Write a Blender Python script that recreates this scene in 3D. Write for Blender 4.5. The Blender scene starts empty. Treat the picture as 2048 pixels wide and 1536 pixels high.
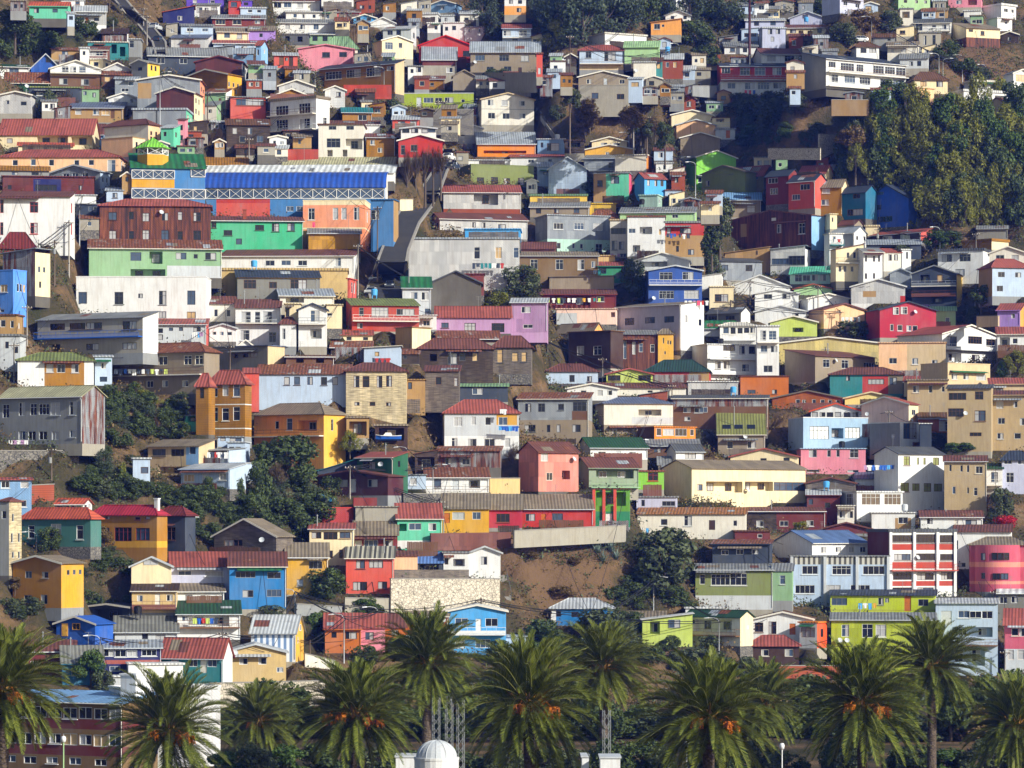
import bpy, math, random
import numpy as np
from mathutils import Vector, Matrix
random.seed(7); R = math.radians
SC = bpy.context.scene; COL = SC.collection

# ---------------------------------------------------------------- camera, sky, sun, exposure
YH, F, ZC = 1050.0, 7000.0, 24.0            # horizon row, focal length in photo pixels, eye height
cam = bpy.data.cameras.new('camera'); cam.sensor_width = 36; cam.lens = 36*F/2048
cam.shift_y = (YH-768)/2048; cam.clip_start = 1; cam.clip_end = 6000
co = bpy.data.objects.new('camera', cam); COL.objects.link(co)
co.location = (0, 0, ZC); co.rotation_euler = (R(90), 0, 0); SC.camera = co
SUN_AZ, SUN_EL = 128, 26                     # clockwise from +Y (view direction), elevation
W = bpy.data.worlds.new('World'); SC.world = W; W.use_nodes = True
nt = W.node_tree; sky = nt.nodes.new('ShaderNodeTexSky'); sky.sky_type = 'NISHITA'; sky.sun_disc = False
sky.sun_elevation = R(SUN_EL); sky.sun_rotation = R(SUN_AZ)
nt.links.new(sky.outputs[0], nt.nodes['Background'].inputs[0]); nt.nodes['Background'].inputs[1].default_value = 0.115
sl = bpy.data.lights.new('sun', 'SUN'); sl.energy = 5.0; sl.angle = R(0.5); sl.color = (1, .985, .955)
so = bpy.data.objects.new('sun', sl); COL.objects.link(so)
sd = Vector((math.sin(R(SUN_AZ))*math.cos(R(SUN_EL)), math.cos(R(SUN_AZ))*math.cos(R(SUN_EL)), math.sin(R(SUN_EL))))
so.rotation_euler = (-sd).to_track_quat('-Z', 'Y').to_euler()
VS = SC.view_settings; VS.view_transform = 'Standard'; VS.look = 'None'; VS.exposure = 0.24; VS.gamma = 1
SC.cycles.max_bounces = 6; SC.cycles.diffuse_bounces = 3; SC.cycles.glossy_bounces = 2; SC.cycles.transparent_max_bounces = 4

# ---------------------------------------------------------------- colours and materials
PAL = dict(kv.split('=') for kv in '''white=dededc offwhite=dcd6c8 cream=e6d4aa beige=cdb48c sand=c9ac74 tan=a98654 peach=eebe90 apricot=e8a04c salmon=e7946c pink=d98494 palepink=efcab8 rose=e04c70 rosepink=c05468 lilac=a480cc mauve=b48cb4 palelilac=b9bcd4 lavender=b8b2c0 purple=6044b4 plum=4a2028 red=b6342c coral=cc5444 brightred=de2016 crimson=ac2a3c darkred=762a26 maroon=6a2c2a brickred=ac3c28 brick=9c4c30 redbrown=74463c redroof=a4564a terracotta=c0583c orangered=e45624 orange=e4861a orangebrown=b86420 woodorange=a85820 brown=6a4830 darkbrown=402a22 umber=7a603c woodbrown=7a5430 taupe=8c7e6a greytaupe=7c7a72 sandtaupe=b09a74 grey=8a8c8c lightgrey=bfc3c6 darkgrey=55585c slate=66708a darkslate=364050 concrete=9c9688 darkstone=5c5850 zinc=a4acb4 paleblue=b0c2d8 lightblue=84b0dc skyblue=4ca0dc cornflower=5490e8 cerulean=1e74b4 steelblue=447cb4 denim=34549c blue=205cb8 cobalt=2058b0 royal=2a55b2 navy=1e2460 tealblue=206888 teal=207c80 mint=60c09c palemint=b4d8c8 palegreen=a4c890 sage=86aa80 sagegrey=88967e darkmint=308860 emerald=44b080 emerald2=208458 forest=1e5c40 green=246e40 darkgreen=244e30 darkteal=244640 lime=84d044 lime2=84c430 limepale=bccc62 yellowgreen=9aac1c acid=b6c420 olive=7a844a olivegreen=84864a khaki=6c6228 yellow=e0b83c yellowpale=eed884 amber=e8b040 gold=d29c28 ochre=a27018 mustard=c4902c palebeige=b8b48e greyteal=44746c iceblue=a4c0d8 slateblue=56709c whiteroof=e4e8e8 creamwood=dccaa0 greywood=7a7066 wood=4c3e34 tarp=5c80bc greytile=84847c black=101010 limedark=5c9c20 fadedpink=dc8a78'''.split())  # ochre darkened, and a darker lime copy: shade put into the colour
def lin(h, k=1.0):
    v = [int(h[i:i+2], 16)/255 for i in (0, 2, 4)]
    return tuple((c/12.92 if c < .04045 else ((c+.055)/1.055)**2.4)*k for c in v)
MATS = {}
class N:
    def __init__(s, name):
        s.m = bpy.data.materials.new(name); s.m.use_nodes = True; s.t = s.m.node_tree
        s.b = s.t.nodes['Principled BSDF']
    def n(s, ty, **kw):
        x = s.t.nodes.new('ShaderNode'+ty)
        for k, v in kw.items():
            if k[0] == 'i': x.inputs[int(k[1:])].default_value = v
            else: setattr(x, k, v)
        return x
    def l(s, a, b): s.t.links.new(a, b)
    def coords(s, scale=(1, 1, 1), rnd=True):
        tc = s.n('TexCoord'); mp = s.n('Mapping'); mp.inputs['Scale'].default_value = scale
        s.l(tc.outputs['Object'], mp.inputs[0])
        if rnd:
            oi = s.n('ObjectInfo'); m = s.n('Math', operation='MULTIPLY', i1=97.0); s.l(oi.outputs['Random'], m.inputs[0])
            cb = s.n('CombineXYZ'); s.l(m.outputs[0], cb.inputs[0]); s.l(m.outputs[0], cb.inputs[1]); s.l(cb.outputs[0], mp.inputs['Location'])
        return mp.outputs[0]
    def noise(s, vec, sc, det=4, rough=.55):
        x = s.n('TexNoise'); x.inputs['Scale'].default_value = sc; x.inputs['Detail'].default_value = det; x.inputs['Roughness'].default_value = rough
        s.l(vec, x.inputs['Vector']); return x.outputs['Fac']
    def ramp(s, fac, stops):
        r = s.n('ValToRGB'); e = r.color_ramp.elements
        while len(e) < len(stops): e.new(.5)
        for q, (p, c) in zip(e, stops): q.position = p; q.color = (*c, 1)
        s.l(fac, r.inputs[0]); return r.outputs[0]
    def mix(s, fac, a, b, mode='MIX'):
        x = s.n('Mix', data_type='RGBA', blend_type=mode)
        for v, i in ((fac, 0), (a, 6), (b, 7)):
            if hasattr(v, 'is_linked'): s.l(v, x.inputs[i])
            else: x.inputs[i].default_value = v if i == 0 else (*v, 1)
        return x.outputs[2]
    def stripes(s, axis, period, prof='SIN'):
        tc = s.n('TexCoord'); w = s.n('TexWave', wave_type='BANDS', bands_direction={'x': 'X', 'y': 'Y', 'z': 'Z', 'd': 'DIAGONAL'}[axis], wave_profile=prof)
        k = {'d': 3}.get(axis, 1); w.inputs['Scale'].default_value = 2*math.pi/(20*period)*k/ (1 if axis != 'd' else 1)
        s.l(tc.outputs['Object'], w.inputs[0]); return w.outputs['Fac']
    def bump(s, h, strength, dist=.05):
        b = s.n('Bump'); b.inputs['Strength'].default_value = strength; b.inputs['Distance'].default_value = dist
        s.l(h, b.inputs['Height']); s.l(b.outputs[0], s.b.inputs['Normal'])
    def base(s, c, rough=.85, spec=.25):
        if hasattr(c, 'is_linked'): s.l(c, s.b.inputs['Base Color'])
        else: s.b.inputs['Base Color'].default_value = (*c, 1)
        s.b.inputs['Roughness'].default_value = rough; s.b.inputs['Specular IOR Level'].default_value = spec
        return s.m
def mul(c, k): return tuple(x*k for x in c)
def rustcol(g, zinc):
    v = g.coords((1.2, 1.2, .16)); f = g.noise(v, 1.1, 6, .65); f2 = g.noise(g.coords((3.2, 3.2, .16)), 1.0, 5, .65)
    r = g.ramp(f2, [(.32, (.035, .012, .008)), (.46, (.12, .030, .013)), (.58, (.24, .062, .022)), (.72, (.40, .15, .05))])
    return g.mix(g.ramp(f, [(zinc-.07, (0, 0, 0)), (zinc+.08, (1, 1, 1))]), (.36, .38, .40) if zinc > .3 else (.10, .028, .014), r)
def wallmat(spec):
    """spec is 'colour' or 'colour.tex': c corrugated, h planks, v boards."""
    key = 'wall '+spec
    if key in MATS: return MATS[key]
    col, tex = (spec.split('.')+[''])[:2]
    g = N(key)
    if col in ('rust', 'rustyzinc', 'rustorange'):
        c = rustcol(g, {'rust': .2, 'rustyzinc': .5, 'rustorange': .3}[col]); tex = tex or 'c'
    elif col in ('stripes', 'bluestripe'):
        w = g.stripes('x', .8, 'SIN'); a, b = ((.09, .085, .07), (.5, .48, .42)) if col == 'stripes' else ((.16, .25, .42), (.72, .75, .8))
        c = g.ramp(w, [(.35, a), (.6, b)]); tex = 'x'
    elif col == 'stone' or col == 'palestone':
        v = g.coords((1, 1, 1.3)); vo = g.n('TexVoronoi'); vo.inputs['Scale'].default_value = 2.2; g.l(v, vo.inputs[0])
        vd = g.n('TexVoronoi', feature='DISTANCE_TO_EDGE'); vd.inputs['Scale'].default_value = 2.2; g.l(v, vd.inputs[0])
        a, b = ((.10, .095, .09), (.22, .20, .17)) if col == 'stone' else ((.38, .33, .26), (.62, .55, .44))
        c0 = g.mix(vo.outputs['Color'], a, b); c = g.mix(g.ramp(vd.outputs[0], [(.02, (0, 0, 0)), (.09, (1, 1, 1))]), mul(a, .45), c0)
        g.bump(vd.outputs[0], .6, .1); tex = 'x'
    else:
        k = lin(PAL[col]); v = g.coords((1, 1, .8))
        f = g.noise(v, .7, 5, .6); c = g.mix(f, mul(k, .72), mul(k, 1.15)); gy = sum(k)/3
        bl = g.noise(g.coords((1, 1, .6)), .33, 4, .6); c = g.mix(g.ramp(bl, [(.42, (0, 0, 0)), (.68, (.42, .42, .42))]), c, tuple(q*.62+gy*.25+.07 for q in k))   # sun-bleached areas
        st = g.noise(g.coords((2.6, 2.6, .22)), 1.4, 4, .6)          # vertical weather streaks
        c = g.mix(g.ramp(st, [(.46, (0, 0, 0)), (.74, (.55, .55, .55))]), c, mul((k[0]*.62+.03, k[1]*.55+.022, k[2]*.5+.014), 1))
        sp = g.noise(g.coords((1, 1, 1)), 2.2, 6, .7)                 # peeled and patched spots
        c = g.mix(g.ramp(sp, [(.62, (0, 0, 0)), (.68, (.5, .5, .5))]), c, mul((k[0]*.8+.12, k[1]*.8+.11, k[2]*.8+.10), .8))
        if col in ('wood', 'greywood', 'creamwood'):
            pl = g.noise(g.coords((.6, .6, 5)), 1.2, 3); c = g.mix(g.ramp(pl, [(.42, (0, 0, 0)), (.62, (.75, .75, .75))]), c, mul(k, .42))
            tex = tex or 'h'
        if col == 'brick':
            c = g.mix(g.stripes('z', .25), c, mul(k, .6))
    if tex in 'cvh' and tex:                          # single sheets and boards, each aged its own way
        br = g.n('TexBrick'); br.inputs['Scale'].default_value = 1; br.inputs['Brick Width'].default_value = .85; br.inputs['Row Height'].default_value = 2.2; br.inputs['Mortar Size'].default_value = .012
        br.inputs['Color1'].default_value = (.78, .78, .80, 1); br.inputs['Color2'].default_value = (1.12, 1.1, 1.08, 1); br.inputs['Mortar'].default_value = (.55, .52, .5, 1)
        tc = g.n('TexCoord'); sx = g.n('SeparateXYZ'); g.l(tc.outputs['Object'], sx.inputs[0]); ad = g.n('Math', operation='ADD'); g.l(sx.outputs[0], ad.inputs[0]); g.l(sx.outputs[1], ad.inputs[1])
        cx = g.n('CombineXYZ'); g.l(ad.outputs[0], cx.inputs[0]); g.l(sx.outputs[2], cx.inputs[1]); g.l(cx.outputs[0], br.inputs['Vector']); c = g.mix(1.0, c, br.outputs[0], 'MULTIPLY')
    if tex == 'c':
        w = g.stripes('d', .42); c = g.mix(w, c, g.mix(.5, c, (.02, .025, .03))); g.bump(w, .45, .06)
    elif tex == 'h':
        w = g.stripes('z', .34, 'SAW'); c = g.mix(g.ramp(w, [(.0, (.55, .55, .55)), (.2, (0, 0, 0))]), c, (.03, .025, .02)); g.bump(w, .4, .05)
    elif tex == 'v':
        w = g.stripes('d', .55, 'SAW'); c = g.mix(g.ramp(w, [(.0, (.5, .5, .5)), (.16, (0, 0, 0))]), c, (.03, .025, .02)); g.bump(w, .4, .05)
    elif tex == '': g.bump(g.noise(g.coords((1, 1, 1)), 9, 3), .25, .03)
    MATS[key] = g.base(c, .8 if tex != 'c' else .6); return MATS[key]
def roofmat(col, axis):
    key = 'roof %s %s' % (col, axis)
    if key in MATS: return MATS[key]
    g = N(key); per = .5
    if col in ('rust', 'rustyzinc', 'rustorange'):
        v = g.coords((1.0, .35, 1) if axis == 'x' else (.35, 1.0, 1)); f = g.noise(v, .9, 6, .65); f2 = g.noise(g.coords((1, 1, 1)), 2.4, 4)
        r = g.ramp(f2, [(.3, (.11, .038, .02)), (.5, (.20, .062, .03)), (.72, (.36, .15, .06))])
        if col == 'rustorange': r = g.ramp(f2, [(.3, (.20, .07, .025)), (.5, (.36, .14, .04)), (.7, (.50, .24, .08))])
        c = g.mix(g.ramp(f, [(.57, (0, 0, 0)), (.66, (.8, .8, .8))]), r, (.34, .32, .29))
    elif col == 'stripes':
        c = g.ramp(g.stripes('x', .7), [(.35, (.09, .085, .07)), (.62, (.46, .43, .33))])
    else:
        k = lin(PAL[col]); f = g.noise(g.coords((1, 1, 1)), .6, 5, .6); c = g.mix(f, mul(k, .72), mul(k, 1.18))
        v = g.coords((.9, .22, 1) if axis == 'x' else (.22, .9, 1)); st = g.noise(v, 1.3, 5, .65)
        dirt = (k[0]*.5+.04, k[1]*.45+.025, k[2]*.4+.015)
        c = g.mix(g.ramp(st, [(.5, (0, 0, 0)), (.78, (.6, .6, .6))]), c, dirt)
        br = g.n('TexBrick'); br.inputs['Scale'].default_value = 1; br.inputs['Color1'].default_value = (.82, .82, .82, 1); br.inputs['Color2'].default_value = (1.1, 1.1, 1.1, 1)
        br.inputs['Mortar'].default_value = (.6, .6, .6, 1); br.inputs['Mortar Size'].default_value = .015
        br.inputs['Brick Width'].default_value = 1.1; br.inputs['Row Height'].default_value = 2.6
        vv = g.coords((1, 1, 1) if axis == 'x' else (1, 1, 1), True); g.l(vv, br.inputs['Vector'])
        c = g.mix(1.0, c, br.outputs[0], 'MULTIPLY')
    if col in ('royal', 'green', 'whiteroof'): per = 1.0
    w = g.stripes(axis, per); c = g.mix(w, c, g.mix(.42, c, (.015, .015, .015))); g.bump(w, .6, .07)
    MATS[key] = g.base(c, .55 if col in ('zinc', 'royal', 'slate', 'lightgrey', 'lightblue') else .75, .3); return MATS[key]
def plain(name, c, rough=.6, spec=.4, metal=0, mott=.25):
    if name in MATS: return MATS[name]
    g = N(name); f = g.noise(g.coords((1, 1, 1)), 3, 4); cc = g.mix(f, mul(c, 1-mott), mul(c, 1+mott*.6))
    g.b.inputs['Metallic'].default_value = metal; MATS[name] = g.base(cc, rough, spec); return MATS[name]
def glass(kind):
    key = 'window glass '+kind
    if key in MATS: return MATS[key]
    g = N(key)
    if kind == 'curtain':
        w = g.stripes('d', .3); c = g.mix(w, (.55, .53, .50), (.26, .27, .30))
    else:
        f = g.noise(g.coords((1, 1, 1)), 1.2, 2); a = {'dark': (.012, .014, .02), 'blue': (.05, .075, .12), 'tan': (.5, .33, .15), 'white': (.8, .78, .72), 'olive': (.22, .23, .05), 'brown': (.10, .075, .055)}[kind]
        c = g.mix(f, mul(a, .6), mul(a, 1.5))
    MATS[key] = g.base(c, .12 if kind not in ('white', 'tan', 'olive') else .5, .5); return MATS[key]
def paint(c): return plain('paint '+c, lin(PAL[c]), .55)
def wire_m(): return plain('cable rubber', (.015, .015, .016), .7)

# ---------------------------------------------------------------- mesh helpers
class MB:
    def __init__(s): s.v, s.f, s.mi = [], [], []
    def face(s, pts, mi=0):
        b = len(s.v); s.v += [tuple(p) for p in pts]; s.f.append(tuple(range(b, b+len(pts)))); s.mi.append(mi)
    def box(s, x0, x1, y0, y1, z0, z1, mi=0):
        b = len(s.v); s.v += [(x, y, z) for z in (z0, z1) for y in (y0, y1) for x in (x0, x1)]
        for q in ((0, 2, 3, 1), (4, 5, 7, 6), (0, 1, 5, 4), (2, 6, 7, 3), (0, 4, 6, 2), (1, 3, 7, 5)):
            s.f.append(tuple(b+i for i in q)); s.mi.append(mi)
    def hexa(s, p, mi=0):      # 8 corners: bottom 4 ccw, top 4 ccw
        b = len(s.v); s.v += [tuple(q) for q in p]
        for q in ((3, 2, 1, 0), (4, 5, 6, 7), (0, 1, 5, 4), (1, 2, 6, 5), (2, 3, 7, 6), (3, 0, 4, 7)):
            s.f.append(tuple(b+i for i in q)); s.mi.append(mi)
    def plate(s, quad, t, mi=0):   # a thick plate: quad is its lower face, thickness straight up
        s.hexa(list(quad)+[(x, y, z+t) for x, y, z in quad], mi)
    def tube(s, pts, rads, n=6, mi=0, cap=True):
        pts = [Vector(p) for p in pts]; b0 = len(s.v)
        for i, p in enumerate(pts):
            d = (pts[min(i+1, len(pts)-1)]-pts[max(i-1, 0)]).normalized()
            u = d.cross(Vector((0, 0, 1)) if abs(d.z) < .9 else Vector((1, 0, 0))).normalized(); w = u.cross(d)
            r = rads[i] if isinstance(rads, (list, tuple)) else rads
            s.v += [tuple(p+(u*math.cos(2*math.pi*k/n)+w*math.sin(2*math.pi*k/n))*r) for k in range(n)]
        for i in range(len(pts)-1):
            for k in range(n):
                a = b0+i*n+k; c = b0+i*n+(k+1) % n; s.f.append((a, c, c+n, a+n)); s.mi.append(mi)
        if cap:
            s.f.append(tuple(b0+k for k in range(n))); s.mi.append(mi)
            e = b0+(len(pts)-1)*n; s.f.append(tuple(e+n-1-k for k in range(n))); s.mi.append(mi)
    def lathe(s, prof, n=10, mi=0, c=(0, 0)):
        b0 = len(s.v)
        for r, z in prof: s.v += [(c[0]+r*math.cos(2*math.pi*k/n), c[1]+r*math.sin(2*math.pi*k/n), z) for k in range(n)]
        for i in range(len(prof)-1):
            for k in range(n):
                a = b0+i*n+k; d = b0+i*n+(k+1) % n; s.f.append((a, d, d+n, a+n)); s.mi.append(mi)
    def mesh(s, name, mats, smooth=False):
        me = bpy.data.meshes.new(name); me.from_pydata(s.v, [], s.f)
        for m in mats: me.materials.append(m)
        if len(mats) > 1: me.polygons.foreach_set('material_index', s.mi)
        if smooth: me.polygons.foreach_set('use_smooth', [True]*len(s.f))
        me.update(); return me
    def obj(s, name, mats, parent=None, smooth=False):
        if not isinstance(mats, (list, tuple)): mats = [mats]
        o = bpy.data.objects.new(name, s.mesh(name, mats, smooth)); COL.objects.link(o)
        if parent: o.parent = parent
        return o
def npmesh(name, v, f, mat, k=4):
    me = bpy.data.meshes.new(name); v = np.asarray(v, 'f4'); f = np.asarray(f, 'i4'); n = len(f)
    me.vertices.add(len(v)); me.vertices.foreach_set('co', v.ravel()); me.loops.add(n*k); me.loops.foreach_set('vertex_index', f.ravel())
    me.polygons.add(n); me.polygons.foreach_set('loop_start', np.arange(n, dtype='i4')*k); me.materials.append(mat); me.update(calc_edges=True); return me
def link(name, me, parent=None):
    o = bpy.data.objects.new(name, me); COL.objects.link(o)
    if parent: o.parent = parent
    return o
USED = {}
def thing(name, label, cat, loc=(0, 0, 0), rz=0, group=None, data=None):
    o = bpy.data.objects.new(name, data); COL.objects.link(o); o.location = loc; o.rotation_euler.z = rz
    o['label'] = label; o['category'] = cat
    if group: o['group'] = group
    return o

# ---------------------------------------------------------------- where a row of the photo meets the hillside
SLOPE, Y0 = 0.55, 480.0
def elev(y): return (YH-y)/F
TILT = 0.10                                  # the hillside also falls back towards the sunny side
def depth(y, x=1024):
    e = elev(y); d = (SLOPE*Y0+ZC)/(SLOPE-e)
    return d*(1+TILT*(x-1024)/1024) if d > Y0 else ZC/max(-e, 1e-3)
def at(x, y, Y): return Vector(((x-1024)/F*Y, Y, ZC+elev(y)*Y))
def plane_z(X, Y):
    X, Y = np.asarray(X, float), np.asarray(Y, float); q = np.clip(X/np.maximum(Y, 1)*F/1024, -1.6, 1.6); D = np.maximum(np.minimum(Y, 800)/(1+TILT*q), 1)
    return np.where(D > Y0, np.maximum(ZC+(SLOPE-(SLOPE*Y0+ZC)/D)*np.minimum(Y, 800), 0), 0.0)
FOOT, ANCH = [], []     # footprints (cx, cy, hx, hy, rot, z) and loose ground anchors (x, y, z)
PUSH = []
PLACED = []             # px0, px1, centre, half sizes, rot
def corners(c, hx, hy, r):
    ca, sa = math.cos(r), math.sin(r)
    return [(c[0]+ca*a-sa*b, c[1]+sa*a+ca*b) for a, b in ((-hx, -hy), (hx, -hy), (hx, hy), (-hx, hy))]
def overlap(A, B):
    for r in (A[3], A[3]+math.pi/2, B[3], B[3]+math.pi/2):
        ax = (math.cos(r), math.sin(r)); p = [q[0]*ax[0]+q[1]*ax[1] for q in A[4]]; s = [q[0]*ax[0]+q[1]*ax[1] for q in B[4]]
        if max(p) <= min(s) or max(s) <= min(p): return False
    return True

# ---------------------------------------------------------------- houses
KINDS = [('apartment', 'apartment_building'), ('dormer', 'dormer_house'), ('shed', 'shed'), ('shack', 'shack'), ('hut', 'hut'), ('cabin', 'cabin'), ('bungalow', 'bungalow'),
    ('chalet', 'chalet'), ('cottage', 'cottage'), ('barn', 'barn'), ('carport', 'carport'), ('workshop', 'workshop'), ('garage', 'garage'), ('lean-to', 'lean_to'), ('tower', 'tower_house'),
    ('storey', 'storey_house'), ('rooftop', 'rooftop_room'), ('annex', 'annex'), ('extension', 'annex'), ('shelter', 'shelter'), ('veranda', 'veranda'), ('block', 'building'), ('building', 'building'), ('hall', 'hall'), ('cube', 'building'), ('box', 'building')]
CUT = {'with', 'behind', 'beside', 'below', 'under', 'above', 'in', 'on', 'near', 'at', 'of', 'across', 'between', 'over', 'next', 'among', 'joined', 'cut', 'stepping', 'standing', 'topmost', 'second', 'third', 'lowest', 'the', 'where', 'attached', 'wedged', 'rising', 'seen', 'peeping', 'wrapped', 'holding', 'hanging', 'joining', 'from', 'beneath', 'half', 'by', 'low'}
def kind_of(label):
    out = []
    for w in label.replace(',', '').split():
        if w in CUT and out: break
        out.append(w)
    for k, n in KINDS:
        if k in out: return n
    return 'house'
def short(label, n=9):
    w = label.replace(',', '').split()[:n]
    while w and w[-1] in CUT | {'and', 'a', 'to', 'one', 'two', 'three', 'its', 'an', 'is', 'bright', 'pale', 'red', 'brown', 'white', 'dark', 'grey', 'small', 'wide', 'long', 'tall'}: w.pop()
    return ' '.join(w)
HOUSES = []   # (x centre, y mid, x0, x1, ye, yb, label, depth)
def parse(line):
    p = (line.split('|')+[''])[:7]
    x0, x1, s = map(float, p[0].split()); ye, yr, yb = map(float, p[1].split())
    ty, rc = p[2].split(':'); ex = {}
    for t in p[6].split():
        k, v = t.split('=', 1); ex.setdefault(k, []).append(v)
    wins = []
    for row in p[4].split(';'):
        if not row.strip(): continue
        row = row.strip(); kd = ''
        if row[0] in 'sdo': kd, row = row[0], row[1:]
        a = [float(q) for q in row.split()]
        wins += [(kd, a[0], a[1], a[2], x) for x in a[3:]]
    return dict(x0=x0, x1=x1, s=s, ye=ye, yr=yr, yb=yb, ty=ty, rc=rc, wall=p[3].strip(), wins=wins, label=p[5].strip(), ex=ex)
def gridface(mb, u0, u1, v0, v1, holes, bands, mi, P):
    us = sorted({u0, u1, *[min(max(q, u0), u1) for h in holes+bands for q in h[:2]]}); vs = sorted({v0, v1, *[min(max(q, v0), v1) for h in holes+bands for q in h[2:4]]})
    for a, b in zip(us, us[1:]):
        for c, d in zip(vs, vs[1:]):
            if b-a < 1e-4 or d-c < 1e-4: continue
            um, vm = (a+b)/2, (c+d)/2
            if any(h[0] < um < h[1] and h[2] < vm < h[3] for h in holes): continue
            m = mi
            for bd in bands:
                if bd[0] < um < bd[1] and bd[2] < vm < bd[3]: m = bd[4]
            mb.face([P(a, c, 0), P(b, c, 0), P(b, d, 0), P(a, d, 0)], m)
    for h in holes:
        a, b, c, d, dp = h[:5]
        for (p, q) in (((a, c), (b, c)), ((b, c), (b, d)), ((b, d), (a, d)), ((a, d), (a, c))):
            mb.face([P(*p, 0), P(*p, dp), P(*q, dp), P(*q, 0)], mi)
        if dp > .5: mb.face([P(a, c, dp), P(b, c, dp), P(b, d, dp), P(a, d, dp)], mi)
def window(root, P, u, v, w, h, fm, pane, d0, seed):
    """a window part: frame with glazing bars, and its pane as a sub-part; P maps (u, v, depth) to house space"""
    rr = random.Random(seed); t = min(.065, w*.1, h*.1); a, b, c, d = u-w/2, u+w/2, v-h/2, v+h/2
    bars = [(a, a+t, c, d), (b-t, b, c, d), (a+t, b-t, c, c+t), (a+t, b-t, d-t, d)]
    n = max(1, round(w/.75)); n = min(n, 5) if h > .5 else 1
    for i in range(1, n): x = a+(b-a)*i/n; bars.append((x-t*.35, x+t*.35, c+t, d-t))
    if h > 1.35: z = d-h*.33; bars.append((a+t, b-t, z-t*.3, z+t*.3))
    m = MB(); o0 = d0-.04
    for k, (x0, x1, z0, z1) in enumerate(bars):
        f0, f1 = (o0, d0+.06) if k < 4 else (o0+.02, d0+.03)
        m.hexa([P(x0, z0, f0), P(x1, z0, f0), P(x1, z0, f1), P(x0, z0, f1), P(x0, z1, f0), P(x1, z1, f0), P(x1, z1, f1), P(x0, z1, f1)])
    wo = m.obj('window', fm, root)
    g = MB(); q = d0+.035
    k = rr.random(); cw = 0
    if pane == '' and k < .42 and w > .6:         # a curtain drawn over part of the opening
        cw = rr.choice([.35, .5, .5, 1.0])
    sp = a+(b-a)*(1-cw) if rr.random() < .5 else None
    lo, hi = a+t*.5, b-t*.5
    if cw and cw < 1:
        s_ = lo+(hi-lo)*cw
        g.face([P(lo, c, q), P(s_, c, q), P(s_, d, q), P(lo, d, q)], 1 if sp else 0); g.face([P(s_, c, q), P(hi, c, q), P(hi, d, q), P(s_, d, q)], 0 if sp else 1)
    else: g.face([P(lo, c, q), P(hi, c, q), P(hi, d, q), P(lo, d, q)], 1 if cw else 0)
    gm = glass(pane) if pane else glass('tan') if k > .97 else glass('dark' if rr.random() < .75 else 'blue')
    g.obj('pane', [gm, glass('curtain')], wo)
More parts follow.
